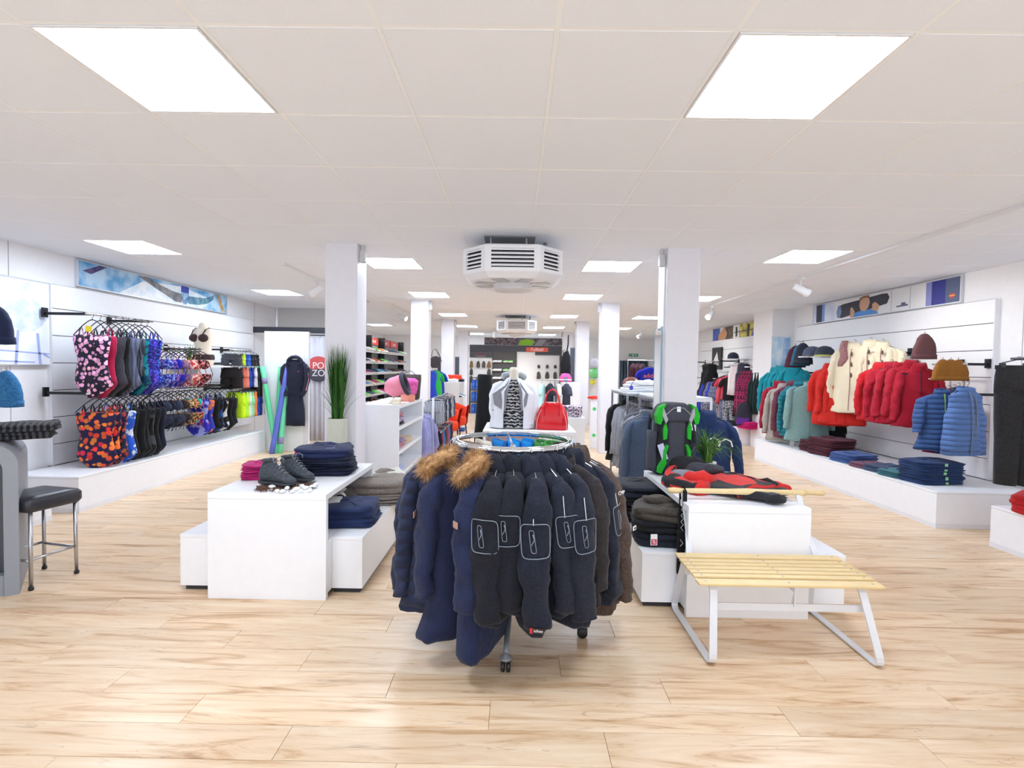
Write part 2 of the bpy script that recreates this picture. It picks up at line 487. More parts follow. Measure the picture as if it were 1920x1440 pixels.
# wall joints (panelled walls)
jm = plain('joint grey', (188, 188, 194), .8)  # one even pale grey for the panel joint strips
for i, (x, y) in enumerate(((XL, 5.02), (XL, 9.75), (XL, 10.6))):
    MB().box(x, y, 0, x + .004, y + .007, ZC).build('trim_%d' % (2 + i), jm)['kind'] = 'structure'
MB().box(XR - .004, 5.25, 0, XR, 5.257, ZC).build('trim_5', jm)['kind'] = 'structure'
for nm, x0, x1 in (('baseboard_left', XL, XL + .015), ('baseboard_right', XR - .015, XR)):
    MB().box(x0, Y_FRONT, 0, x1, 9.5, .07).build(nm, WHITE_E)['kind'] = 'structure'
# pillars
PIL = plain('pillar paint', (232, 231, 238), .55)
n = 6
for i, (yy, xl, xr) in enumerate(((4.93, -1.865, 1.445), (9.0, -1.88, 1.50), (12.62, -1.87, 1.49), (16.3, -1.87, 1.49))):
    for sgn, x in ((-1, xl), (1, xr)):
        w = .262 if sgn < 0 else .315
        b = MB().box(x, yy, 0, x + w + (.0 if sgn > 0 else .05), yy + .31, ZC, bev=.006)
        o = struct('trim_%d' % n, b, PIL); n += 1
        # slim corner trim and a small sensor box near the ceiling
        MB().box(x - .012, yy + .06, 0.0, x - .001, yy + .07, ZC).build('corner_bead', WHITE_E, o)
        sx_ = (x + w + .05) if sgn < 0 else x - .062
        MB().box(sx_, yy + .05, ZC - .17, sx_ + .06, yy + .12, ZC - .05, bev=.008).box(sx_ + .01, yy + .07, ZC - .05, sx_ + .05, yy + .1, ZC - .001).build('wall_box', plain('sensor grey', (205, 205, 208), .5), o)

# ---------------------------------------------------------------- slatted display walls
def slatwall(name, X, y0, y1, zs, face, lab):
    """boards one by one with dark recessed grooves; face = +1 looks to +x"""
    x1 = X + face * .05
    bk = MB().box(min(X, x1 - face * .012), y0, zs[0], max(X, x1 - face * .012), y1, zs[-1]).build(name, GROOVE)
    tag(bk, lab, 'display wall')
    for a, b in zip(zs[:-1], zs[1:]):
        MB().box(min(x1 - face * .02, x1), y0, a + .004, max(x1 - face * .02, x1), y1, b - .004, bev=.001).build('slat_board', SLAT, bk)
    for y in (y0, y1):
        MB().box(min(X, x1) - .001, y - .006, zs[0], max(X, x1) + .002, y + .006, zs[-1]).build('edge_strip', WHITE_E, bk)
    return bk
ZS = [.365, .594, .888, 1.182, 1.478, 1.775, 2.068, 2.33]
slatwall('slatted_display_wall', XL, 5.43, 9.6, ZS, 1, 'white slatted wall panel carrying the swimwear rails on the left')
slatwall('slatted_display_wall', XR, 5.52, 9.4, ZS, -1, 'white slatted wall panel carrying red and teal jackets on the right')
slatwall('slatted_display_wall', XR2, 10.4, 15.0, ZS, -1, 'white slatted wall panel behind the pink sportswear, far right')
# ---------------------------------------------------------------- plinths
def plinth(x0, x1, y0, y1, h, lab, cut=False):
    t = empty('display_plinth', ((x0 + x1) / 2, y0, 0), 0, lab, 'plinth')
    cx = (x0 + x1) / 2
    MB().box(x0 - cx, 0, .0 if not cut else .0, x1 - cx, y1 - y0, h - .022).build('body', WHITE, t)
    MB().box(x0 - cx - .002, -.002, h - .020, x1 - cx + .002, y1 - y0, h, bev=.002).build('top_board', WHITE, t)
    MB().box(x0 - cx - .003, -.003, .0, x1 - cx + .003, y1 - y0 + .001, .045).build('kick_strip', WHITE_E, t)
    return t
plinth(XL + .05, -4.30, 4.94, 8.66, .36, 'long low white plinth under the swimwear along the left wall')
plinth(4.12, 5.13, 4.94, 8.70, .36, 'long low white plinth under the jackets along the right wall')
plinth(4.2, 5.17, 3.2, 4.46, .36, 'low white plinth at the right edge with red folded clothes')
plinth(4.55, 5.44, 10.35, 14.6, .36, 'low white plinth far right under the pink sportswear')
plinth(XL + .02, -4.35, 3.5, 4.7, .30, 'low white plinth at the left wall behind the stool')
# ================================================================ CLOTHING BUILDERS
_gm = {}
def sup(th, hw, hd, p=2.4):
    c, s = math.cos(th), math.sin(th)
    return (hw * math.copysign(abs(c) ** (2 / p), c), hd * math.copysign(abs(s) ** (2 / p), s))
def tubecloth(mb, rows, seg=20, fold=.012, nf=5, seed=0, wr=.006, ws=9, mi=0, cap0=True, cap1=True, p=2.3, sub=1):
    """rows: (z, cx, cy, half width, half depth); folds grow downwards"""
    rr = []
    for a, b in zip(rows[:-1], rows[1:]):
        for q in range(sub):
            t = q / sub; rr.append(tuple(a[i] + (b[i] - a[i]) * t for i in range(5)))
    rr.append(rows[-1]); z0, z1 = rr[0][0], rr[-1][0]
    rings = []
    for (z, cx, cy, hw, hd) in rr:
        t = (z - z0) / (z1 - z0 + 1e-9); ring = []
        for k in range(seg):
            th = 2 * PI * k / seg
            x, y = sup(th, hw, hd, p)
            f = 1 + (fold / max(hw, .03)) * math.sin(nf * th + seed + 2 * t) * t
            g = fold * math.sin(nf * 1.7 * th + seed * 2.3 + 3 * t) * t
            v = Vector((cx + x * f, cy + y + math.copysign(g * .8, y if abs(y) > 1e-6 else 1), z))
            v += noise.noise_vector(v * ws + Vector((seed * 7.3, seed, 0))) * wr
            v += noise.noise_vector(Vector((v.x * 13, v.y * 13, v.z * 30 + seed))) * wr * .42
            ring.append(v)
        rings.append(ring)
    return mb.loft(rings, mi, cap0=cap0, cap1=cap1)
def hanger_mb(W=.2, z=-.115, drop=.05, r=.0045):
    mb = MB()
    pts = [(.0, 0, -.07), (0, 0, -.045)]
    for k in range(9):
        a = -PI / 2 + k / 8 * PI * 1.25
        pts.append((.016 * math.cos(a), 0, -.018 + .018 * math.sin(a)))
    mb.tube(pts, .0022, 6)
    sh = [(W * t, .0, z + .045 - (drop + .045) * abs(t) ** 1.4) for t in [-1 + i / 6 for i in range(13)]]
    mb.tube(sh, r, 6)
    return mb
def sleeve_rows(L, W, sd, splay=.05, r0=.062, r1=.044, zs=-.120, fwd=-.02):
    out = []
    for i in range(9):
        t = i / 8
        x = sd * (W - .035 + splay * t + .012 * math.sin(t * PI))
        y = fwd * math.sin(t * PI * .9) * 1.2
        z = zs - L * t
        hw = (r0 * .8) * (1 - t) + r1 * .82 * t; hd = r0 * (1 - t) + r1 * 1.15 * t
        if i == 0: hw *= .3; hd *= .3; x = sd * (W - .085)
        elif i == 1: hw *= .88; hd *= .82
        elif 2 <= i <= 5: hd *= 1.14
        out.append((z, x, y, hw, hd))
    out.insert(1, (zs - .028, sd * (W - .052), 0, r0 * .55, r0 * .55))
    return out
def jacket_parts(var=0, L=.70, W=.215, SL=.58, seg=22, hood=False, collar=True, pocket=False, fur=False, puffy=1.0, fwd=-.02, zipm=True, hd0=.06, lo=False, splay=.05, hem=.025):
    key = ('jk', var, L, W, SL, seg, hood, collar, pocket, fur, puffy, zipm, lo, splay, hem)
    if key in _gm: return _gm[key]
    out = []
    d = hd0 * puffy
    rows = [(-.088, 0, 0, .052, .036), (-.10, 0, 0, .066, .045), (-.118, 0, 0, .115, d * .8), (-.142, 0, 0, .175, d * .9), (-.18, 0, 0, W - .01, d),
            (-.26, 0, -.004, W - .012, d * 1.15), (-.36, 0, -.006, W - .02, d * 1.25), (-.09 - L * .62, 0, -.004, W - .012, d * 1.25),
            (-.09 - L * .82, 0, 0, W + .0, d * 1.2), (-.09 - L * .97, 0, 0, W + hem, d * 1.2), (-.09 - L, 0, 0, W + hem - .008, d * 1.05)]
    mb = tubecloth(MB(), rows, seg, .016, 4 + var % 2, var * 1.9 + .5, .016 * puffy, 8, sub=1 if lo else 2)
    out.append(('body', mb.mesh('body', True), 0))
    for sd in (-1, 1):
        sr = sleeve_rows(SL, W, sd, splay, (.070 if pocket else .064) * puffy ** .5, .052 if pocket else .047, fwd=fwd + .012 * ((var * 7) % 3 - 1))
        m2 = tubecloth(MB(), sr, 12 if lo else 16, .006, 3, var + sd, .017 * puffy, 10, p=2.1, sub=1 if lo else 4)
        out.append(('sleeve', m2.mesh('sleeve', True), 0))
        if pocket and sd == 1:
            def sp(th, t, off=.003):
                f = t * 8; i = min(int(f), 7); a = sr[1:] if True else sr
                lst = [sr[0]] + sr[2:]
                A, B = lst[i], lst[i + 1]; u = f - i
                q = [A[j] + (B[j] - A[j]) * u for j in range(5)]
                x, y = sup(th, q[3] + .006 + off, q[4] + .006 + off, 2.1)
                return Vector((q[1] + x, q[2] + y, q[0]))
            for nm, ta, tb, wa, wb, mm, rr in (('pocket_outline', .27, .50, -.95, .75, 2, .0022), ('zip_slot', .31, .46, -.38, -.12, 2, .0016)):
                path = []
                for j in range(40):
                    a = j / 40 * 2 * PI
                    c, s = math.cos(a), math.sin(a)
                    ex = .35
                    u_ = math.copysign(abs(c) ** ex, c); v_ = math.copysign(abs(s) ** ex, s)
                    th = (wa + wb) / 2 + (wb - wa) / 2 * u_ + (.1 * v_)
                    path.append(sp(th, (ta + tb) / 2 + (tb - ta) / 2 * v_))
                m3 = MB().tube(path, rr, 5, closed=True)
                if nm == 'zip_slot':
                    m3.tube([sp(-.25, .335, .005), sp(-.16, .37, .008), sp(-.3, .41, .006)], .0024, 5)
                out.append((nm, m3.mesh(nm, True), mm))
    if hood:
        mb = MB()
        rings = []
        for j in range(9):
            t = j / 8
            z = -.045 - .17 * t
            w = .088 * math.sin(min(1, .30 + t) * PI * .62) ** .6 * (1.0 if t < .8 else 1 - (t - .8) * 1.6)
            yb = .018 + .085 * math.sin(PI * (t * .85 + .08))
            rings.append([Vector((w * math.cos(a), -.03 + (yb + .03) * max(0, math.sin(a)) - .03 * min(0, math.sin(a)) * -1, z + .02 * math.cos(a * 2))) for a in [2 * PI * k / 16 for k in range(16)]])
        mb.loft(rings); mb.jitter(.014, 11, var)
        out.append(('hood', mb.mesh('hood', True), 0))
    if collar:
        mb = MB(); rings = []
        for z, a, b in ((-.105, .075, .050), (-.07, .072, .05), (-.045, .068, .048), (-.047, .058, .040), (-.10, .058, .038)):
            rings.append([Vector((a * math.cos(t), b * math.sin(t) - .004, z - .018 * (1 - math.sin(t)) * .6)) for t in [2 * PI * k / 16 for k in range(16)]])
        mb.loft(rings, cap=False); mb.jitter(.006, 14, var)
        out.append(('collar', mb.mesh('collar', True), 0))
    if zipm:
        mb = MB()
        pts = [(.004 * math.sin(z * 9), -(d * (1.02 + .22 * min(1, (abs(z) - .1) / .25))) - .012, z) for z in [-.10 - (L - .04) * i / 8 for i in range(9)]]
        pts[0] = (0, -.05, -.095)
        mb.bar(pts, .008, .004, up=(0, -1, 0))
        out.append(('zipper', mb.mesh('zipper'), 2))
    if fur:
        rg = random.Random(var); mb = MB(); path = []
        for k in range(26):
            a = -.35 + k / 25 * (PI + .5)
            path.append(Vector((.135 + .062 * math.cos(a), -.045 + .05 * math.sin(a), -.085 + .03 * math.sin(a) - .02 * math.cos(a))))
        mb.tube(path, .036, 8)
        for i in range(3800):
            k = rg.uniform(0, 24.99); j = int(k); p = path[j].lerp(path[j + 1], k - j)
            t = (path[j + 1] - path[j]).normalized()
            dr = Vector((rg.gauss(0, 1), rg.gauss(0, 1), rg.gauss(0, 1))); dr = (dr - t * dr.dot(t) * .7).normalized()
            ln = rg.uniform(.045, .085); sdv = dr.cross(t).normalized() * .0016
            b0 = p + dr * .012; tip = p + dr * ln + Vector((0, 0, -.010)) + t * rg.uniform(-.012, .012)
            mb.add([b0 - sdv, b0 + sdv, tip], [(0, 1, 2)])
        out.append(('fur_trim', mb.mesh('fur_trim'), 3))
    out.append(('hanger', hanger_mb(W - .025).mesh('hanger', True), 4))
    _gm[key] = out
    return out
def vest_parts(var=0, L=.62, W=.2):
    key = ('vest', var, L, W)
    if key in _gm: return _gm[key]
    rows = [(-.088, 0, 0, .052, .036), (-.10, 0, 0, .07, .045), (-.118, 0, 0, .115, .048), (-.15, 0, 0, .165, .055), (-.20, 0, 0, .16, .06), (-.29, 0, 0, .165, .075),
            (-.34, 0, 0, W - .005, .08), (-.5, 0, 0, W, .085), (-.09 - L, 0, 0, W + .02, .08)]
    out = [('body', tubecloth(MB(), rows, 22, .010, 5, var * 1.3, .008, 9, sub=2).mesh('body', True), 0)]
    mb = MB(); rings = []
    for z, a, b in ((-.105, .075, .050), (-.05, .068, .048), (-.052, .058, .040), (-.10, .058, .038)):
        rings.append([Vector((a * math.cos(t), b * math.sin(t) - .004, z - .012 * (1 - math.sin(t)))) for t in [2 * PI * k / 14 for k in range(14)]])
    mb.loft(rings, cap=False)
    out.append(('collar', mb.mesh('collar', True), 1))
    out.append(('zipper', MB().bar([(0, -.05, -.1), (0, -.085, -.2), (0, -.098, -.4), (0, -.095, -.08 - L)], .012, .004, up=(0, -1, 0)).mesh('zipper'), 2))
    out.append(('hanger', hanger_mb(.17).mesh('hanger', True), 4))
    _gm[key] = out
    return out
def tee_parts(var=0, L=.66, W=.2, tank=False, long=False):
    key = ('tee', var, L, W, tank, long)
    if key in _gm: return _gm[key]
    rows = [(-.092, 0, 0, .07, .03), (-.105, 0, 0, .10, .035), (-.13, 0, 0, .155 if not tank else .12, .04), (-.16, 0, 0, W - .01 if not tank else .125, .042),
            (-.28, 0, 0, W - .02 if not tank else W - .05, .045), (-.33, 0, 0, W - .02, .05), (-.5, 0, 0, W - .01, .05), (-.09 - L, 0, 0, W, .05)]
    out = [('body', tubecloth(MB(), rows, 20, .012, 5, var * 1.7, .006, 9, sub=2).mesh('body', True), 0)]
    if not tank:
        for sd in (-1, 1):
            sl = .5 if long else .16
            r = [(-.145, sd * (W - .04), 0, .02, .03), (-.165, sd * (W - .03), 0, .045, .042), (-.165 - sl * .5, sd * (W + .02), 0, .045, .045), (-.165 - sl, sd * (W + .045), 0, .04, .045)]
            out.append(('sleeve', tubecloth(MB(), r, 12, .003, 3, var, .006, 10, sub=2).mesh('sleeve', True), 1))
    out.append(('hanger', hanger_mb(.18).mesh('hanger', True), 4))
    _gm[key] = out
    return out
def swimsuit_parts(var=0, L=.62):
    key = ('swim', var, L)
    if key in _gm: return _gm[key]
    rows = [(-.20, 0, 0, .155, .030), (-.215, 0, -.005, .17, .036), (-.29, 0, -.01, .165, .044), (-.40, 0, 0, .135, .036), (-.17 - L * .62, 0, 0, .15, .038),
            (-.17 - L * .78, 0, 0, .172, .042), (-.17 - L * .86, 0, 0, .13, .04), (-.17 - L * .95, 0, 0, .06, .034), (-.17 - L, 0, 0, .035, .03)]
    out = [('body', tubecloth(MB(), rows, 20, .010, 4, var * 1.7, .012, 10, sub=2).mesh('body', True), 0)]
    for sd in (-1, 1):
        mb = MB().bar([(sd * .10, -.03, -.215), (sd * .105, -.02, -.16), (sd * .1, -.0, -.118), (sd * .108, .02, -.16), (sd * .10, .03, -.23)], .014, .003, up=(0, -1, 0.01))
        out.append(('strap', mb.mesh('strap'), 0))
    out.append(('hanger', hanger_mb(.18, -.1, .10, .0045).mesh('hanger', True), 4))
    _gm[key] = out
    return out
def bikini_parts(var=0):
    key = ('bik', var)
    if key in _gm: return _gm[key]
    out = []
    mb = MB()
    for sd in (-1, 1):
        mb.ell((sd * .065, -.015, -.19), .062, .03, .055, 12, 6)
        mb.tube([(sd * .07, -.02, -.15), (sd * .085, -.01, -.10), (sd * .08, 0, -.075)], .004, 5)
        mb.tube([(sd * .12, -.01, -.20), (sd * .15, 0, -.30), (sd * .13, .01, -.37)], .004, 5)
    mb.tube([(-.02, -.03, -.20), (.02, -.03, -.20)], .008, 5)
    mb.jitter(.008, 12, var)
    out.append(('bikini_top', mb.mesh('bikini_top', True), 0))
    rows = [(-.30, 0, 0, .135, .03), (-.33, 0, 0, .14, .034), (-.37, 0, 0, .11, .034), (-.41, 0, 0, .05, .03), (-.435, 0, 0, .03, .024)]
    m2 = tubecloth(MB(), rows, 16, .006, 4, var, .008, 12, sub=2)
    for k in range(4):
        x = .13 * (-1 if k % 2 else 1)
        m2.tube([(x, 0, -.32), (x * 1.03, -.01, -.38), (x * .9 + .02 * (k - 1.5), -.02, -.45)], .0035, 5)
    out.append(('bikini_bottom', m2.mesh('bikini_bottom', True), 1))
    out.append(('hanger', hanger_mb(.15, -.08, .04, .005).mesh('hanger', True), 4))
    _gm[key] = out
    return out
def shorts_parts(var=0, L=.36, W=.17, long=False):
    key = ('shorts', var, L, W)
    if key in _gm: return _gm[key]
    out = []
    rows = [(-.075, 0, 0, W, .022), (-.10, 0, 0, W, .026), (-.15, 0, 0, W + .005, .04), (-.075 - min(.2, L * .5), 0, 0, W + .012, .048)]
    zc = rows[-1][0]
    out.append(('body', tubecloth(MB(), rows, 20, .006, 5, var, .006, 11, sub=2).mesh('body', True), 0))
    for sd in (-1, 1):
        r = [(zc + .03, sd * (W * .5), 0, W * .5, .044), (zc - .02, sd * W * .52, 0, W * .5, .045), (-.075 - L, sd * W * .56, 0, W * (.5 if L < .6 else .33), .042)]
        out.append(('leg', tubecloth(MB(), r, 14, .008, 4, var + sd, .007, 9, sub=4).mesh('leg', True), 0))
    out.append(('waistband', MB().loft([[Vector((W * 1.02 * math.cos(a), .027 * math.sin(a), z)) for a in [2 * PI * k / 20 for k in range(20)]] for z in (-.07, -.10)], cap=False).mesh('waistband', True), 1))
    mb = hanger_mb(W * .9, -.06, .0, .004)
    for sd in (-1, 1): mb.box(sd * W * .8 - .012, -.03, -.085, sd * W * .8 + .012, .03, -.055)
    out.append(('hanger', mb.mesh('hanger', False), 4))
    _gm[key] = out
    return out
def beanie_parts(var=0, H=.26, W=.11):
    key = ('hat', var, H, W)
    if key in _gm: return _gm[key]
    rows = [(-.03, 0, 0, .02, .015), (-.045, 0, 0, W * .35, .03), (-.08, 0, 0, W * .62, .04), (-.13, .004, 0, W * .82, .046), (-.20, 0, 0, W * .98, .05), (-.03 - H, 0, 0, W * 1.05, .05)]
    out = [('body', tubecloth(MB(), rows, 16, .006, 4, var, .006, 12, sub=2).mesh('body', True), 0)]
    out.append(('brim', tubecloth(MB(), [(-.03 - H + .04, 0, 0, W * 1.06, .054), (-.03 - H - .01, 0, 0, W * 1.08, .056)], 16, .004, 5, var, .003, 9).mesh('brim', True), 1))
    out.append(('hanging_loop', MB().tube([(0, 0, -.035), (.006, 0, -.015), (0, 0, 0), (-.006, 0, -.015), (0, 0, -.035)], .002, 5).mesh('hanging_loop'), 2))
    _gm[key] = out
    return out
HANG_B = plain('black hanger plastic', (18, 18, 20), .3)
HANG_S = plain('silver hanger metal', (205, 207, 210), .2, 1.0)
ZIPM = plain('zip grey', (120, 128, 140), .35, .4)
FURM = cloth('fur trim', (222, 182, 132), (150, 108, 68), 'melange', .5, bump=0)
def put(parts, name, cat, label, loc, rz, mats, group=None, s=1.0, hang=HANG_B, tilt=0, extra=None, sx=1.0):
    """loc = point on the rail where the hook sits"""
    t = empty(name, loc, 0, label, cat, group, rot=(tilt, 0, rz))
    t.scale = (s * sx, s, s)
    main = mats[0]; sec = mats[1] if len(mats) > 1 else main
    table = {0: main, 1: sec, 2: mats[2] if len(mats) > 2 else ZIPM, 3: FURM, 4: hang}
    for pn, me, role in parts:
        if len(me.materials) == 0: me.materials.append(None)
        inst(pn, me, t, mats=[table[role]])
    if extra: extra(t)
    return t
TAGW = plain('price tag card', (246, 246, 244), .6)
def price_tag(t, p, w=.04, h=.07, m=None, rz=0):
    return MB().box(-w / 2, -.001, -h, w / 2, .001, 0).build('price_tag', m or TAGW, t, loc=p, rot=(0, .1, rz))
# folded garments -------------------------------------------------------------
def folded_mesh(w, d, h, var, roll=False):
    key = ('fold', w, d, h, var)
    if key in _gm: return _gm[key]
    mb = MB(); rings = []; rg = random.Random(var * 13 + 5)
    prof = [(0, .012), (.12, .002), (.30, -.004), (.46, .007), (.52, .010), (.58, .006), (.76, -.005), (.92, .004), (1.0, .02)]
    ph = rg.uniform(0, 6)
    n = 44
    for t, ins in prof:
        ring = []
        for k in range(n):
            a = 2 * PI * k / n
            x, y = sup(a, w / 2 - ins, d / 2 - ins * (1.0 if math.sin(a) < 0 else .4), 5.5)
            x += .011 * noise.noise(Vector((x * 9, y * 9, t * 2 + var))); y += .011 * noise.noise(Vector((y * 9, x * 9, t * 2 + var + 9)))
            wob = .006 * math.sin(3 * a + ph + 4 * t) + .004 * math.sin(7 * a + ph * 2 + 9 * t)
            x *= 1 + wob / w * 2; y *= 1 + wob / d * 2
            z = h * t + (.10 * h * math.sin(2 * a + ph) if 0 < t else 0) * t
            ring.append(Vector((x, y, max(z, 0 if t == 0 else .0008))))
        rings.append(ring)
    for q in (.72, .42, .14):
        last = rings[8]
        ring = []
        for k in range(n):
            v = last[k]; x, y = v.x * q, v.y * q
            z = h * 1.02 + .012 * noise.noise(Vector((x * 9 + var, y * 9, 0))) + .006 * (1 - q)
            ring.append(Vector((x, y, z)))
        rings.append(ring)
    mb.loft(rings); mb.jitter(.007, 11, var)
    me = mb.mesh('folded', True)
    _gm[key] = me
    return me
def folded(name, label, loc, rz, m, w=.3, d=.26, h=.035, var=0, cat='folded clothes', group=None, collar=None, tag_m=None):
    me = folded_mesh(w, d, h, var)
    if len(me.materials) == 0: me.materials.append(None)
    t = empty(name, loc, rz, label, cat, group)
    inst('body', me, t, mats=[m])
    if collar:
        mb = MB().ell((0, d * .10, h + .002), w * .26, d * .22, .020, 18, 8); mb.jitter(.022, 13, var + 1)
        mb.ell((w * .10, -d * .05, h + .002), w * .20, d * .20, .012, 14, 8); mb.jitter(.012, 15, var + 2)
        mb.build('collar', collar, t, True)
    if tag_m:
        MB().box(-.02, -d / 2 - .004, h * .2, .012, -d / 2 - .001, h * .9).build('label_strip', tag_m, t)
    return t
# ================================================================ FOREGROUND FURNITURE
def uframe(pts, w, h):  # rounded closed loop helper: rounds corners of polyline
    out = []
    n = len(pts)
    for i in range(n):
        p = Vector(pts[i]); a = Vector(pts[i - 1]); b = Vector(pts[(i + 1) % n])
        da = (a - p).normalized(); db = (b - p).normalized()
        r = min(.055, (a - p).length * .3, (b - p).length * .3)
        for k in range(5):
            t = k / 4; q0 = p + da * r * (1 - t); q1 = p + db * r * t
            out.append(q0.lerp(q1, t))
    return out
# --- round clothes rack
RC = Vector((-.01, 2.86, 0)); RR = .335; RZ = 1.085
rack = empty('round_clothes_rack', RC, 0, 'round chrome clothes rack on castors full of navy and brown jackets', 'clothes rack')
n = 64
ring = [(RR * math.cos(2 * PI * k / n), RR * math.sin(2 * PI * k / n), RZ) for k in range(n)]
mb = MB(); rings = []
for p in ring + [ring[0]]:
    d = Vector((p[0], p[1], 0)).normalized()
    rings.append([Vector(p) + d * a + Vector((0, 0, z)) for a, z in ((-.006, -.014), (.006, -.014), (.006, .014), (-.006, .014))])
mb.loft(rings, cap=False).build('rail_ring', CHROME, rack, True)
MB().tube([(x * .93, y * .93, RZ + .012) for x, y, z in ring], .006, 6, closed=True).build('inner_ring', CHROME, rack, True)
for a in (PI / 2 + .1, 1.5 * PI + .1):
    MB().tube([(0, 0, RZ - .03), (RR * .95 * math.cos(a), RR * .95 * math.sin(a), RZ - .004)], .007, 8).build('spoke', STEEL, rack, True)
MB().cyl((0, 0, .20), (0, 0, RZ - .02), .016, 14).build('pole', STEEL, rack, True)
MB().lathe([(.026, .13), (.031, .14), (.031, .27), (.026, .28), (.018, .285)], 16).build('pole_sleeve', GREYM, rack, True)
MB().lathe([(.0205, 0), (.0215, .005), (.0205, .01)], 16, (0, 0, .275)).build('clamp_ring', BLACKP, rack, True)
for q, (cx, cy) in enumerate(((-.028, 2.46), (.395, 2.80), (.02, 3.27), (-.42, 2.93))):
    v = Vector((cx, cy, 0)) - RC; v.z = 0
    lg = MB().tube([(0, 0, .20), v * .35 + Vector((0, 0, .175)), v * .8 + Vector((0, 0, .12)), v + Vector((0, 0, .088))], [.02, .017, .015, .015], 10).build('leg', GREYM, rack, True)
    cs = MB().lathe([(.03, .064), (.034, .07), (.03, .078), (.012, .09), (.008, .1)], 14, tuple(v)).build('castor_bracket', GREYM, rack, True)
    ax = v.normalized().cross(Vector((0, 0, 1)))
    c0 = v + Vector((0, 0, .03))
    m = MB()
    for s in (-1, 1): m.tube([c0 + ax * s * .004, c0 + ax * s * .008, c0 + ax * s * .020, c0 + ax * s * .024], [.022, .029, .029, .022], 18)
    m.build('castor_wheel', BLACKP, rack, True)
NAVY = cloth('navy polyester', (38, 46, 76), (26, 32, 56), bump=.5)
NAVYQ = cloth('navy quilted polyester', (46, 54, 84), (34, 40, 64), 'quilt', .8)
NAVYB = cloth('navy parka shell', (36, 46, 82), (25, 32, 60), bump=.8)
SOFT = cloth('dark navy softshell', (30, 35, 52), (20, 24, 38), 'melange', 1, bump=.15)
SOFTB = cloth('black softshell', (26, 29, 42), (17, 19, 29), 'melange', 1, bump=.15)
BROWN = cloth('brown fleece', (84, 68, 60), (62, 48, 42), 'melange', 1, bump=.2)
OUTL = plain('silver piping', (134, 146, 160), .4, .3)
COPP = plain('copper badge', (190, 150, 135), .35, .5)
BLK = cloth('black polyester', (20, 20, 23), (12, 12, 15))
def rk(i, phi, parts, mats, name, cat, lab, s=1.0, tw=0, dz=0, hang=HANG_S, sx=1, grp='jackets on the round rack', extra=None):
    a = math.radians(phi)
    loc = RC + Vector((RR * math.cos(a), RR * math.sin(a), RZ + .016 + dz))
    return put(parts, name, cat, lab, loc, a + math.radians(tw), mats, grp, s, hang, 0, extra, sx)
def badge(t):
    MB().box(-.022, -.003, -.016, .022, .003, .016, bev=.002).build('badge', COPP, t, loc=(.262, -.045, -.33), rot=(0, 0, .9))
def chest(t):
    badge(t)
    MB().tube([(.14, -.10, -.30), (.145, -.105, -.42)], .003, 5).build('pocket_zip', OUTL, t)
PK = lambda v, L: jacket_parts(v, L=L, W=.21, SL=.62, hood=True, collar=False, fur=True, puffy=1.05, zipm=False, hem=.05)
rk(0, -136, PK(1, .86), [NAVYB, NAVYB, OUTL], 'winter_parka', 'parka', 'long navy parka with brown fur hood, left one of the two on the round rack', 1.02, tw=-8, extra=chest)
rk(0, -113, PK(2, .90), [NAVYB, NAVYB, OUTL], 'winter_parka', 'parka', 'long navy parka with brown fur hood, right one of the two on the round rack', 1.0, tw=4, extra=badge)
QJ = lambda v: jacket_parts(v, L=.72, W=.22, SL=.62, hood=False, collar=True, puffy=1.15, zipm=True, hem=.03, splay=.07)
rk(0, -158, QJ(3), [NAVYQ, NAVYQ, OUTL], 'quilted_jacket', 'jacket', 'dusty navy quilted jacket just left of the fur-hooded parkas', 1.1, tw=-6)
rk(0, -172, QJ(4), [NAVYQ, NAVYQ, OUTL], 'quilted_jacket', 'jacket', 'dusty navy quilted jacket at the far left of the round rack', 1.12, tw=-4)
rk(0, 176, QJ(5), [NAVYQ, NAVYQ, OUTL], 'quilted_jacket', 'jacket', 'navy quilted jacket mostly hidden behind the leftmost one on the round rack', 1.0)
rk(0, 163, jacket_parts(6, L=.62, lo=True), [BLK], 'black_jacket', 'jacket', 'black jacket showing its shoulder at the back left of the round rack', 1.05)
SJ = lambda v: jacket_parts(v, L=.72, W=.215, SL=.64, hood=True, collar=True, pocket=True, zipm=False, splay=.05)
sl = [(-99, 11, SOFTB, 'leftmost, beside the fur-hooded parka'), (-88, 12, SOFTB, 'second from the parkas, its pocket half hidden'), (-77, 13, SOFT, 'third from the parkas, pocket fully shown'),
      (-64, 14, SOFT, 'fourth from the parkas, narrow sleeve'), (-51, 15, SOFT, 'fifth from the parkas, wide sleeve with pocket'), (-24, 16, SOFT, 'next to the brown fleece jackets')]
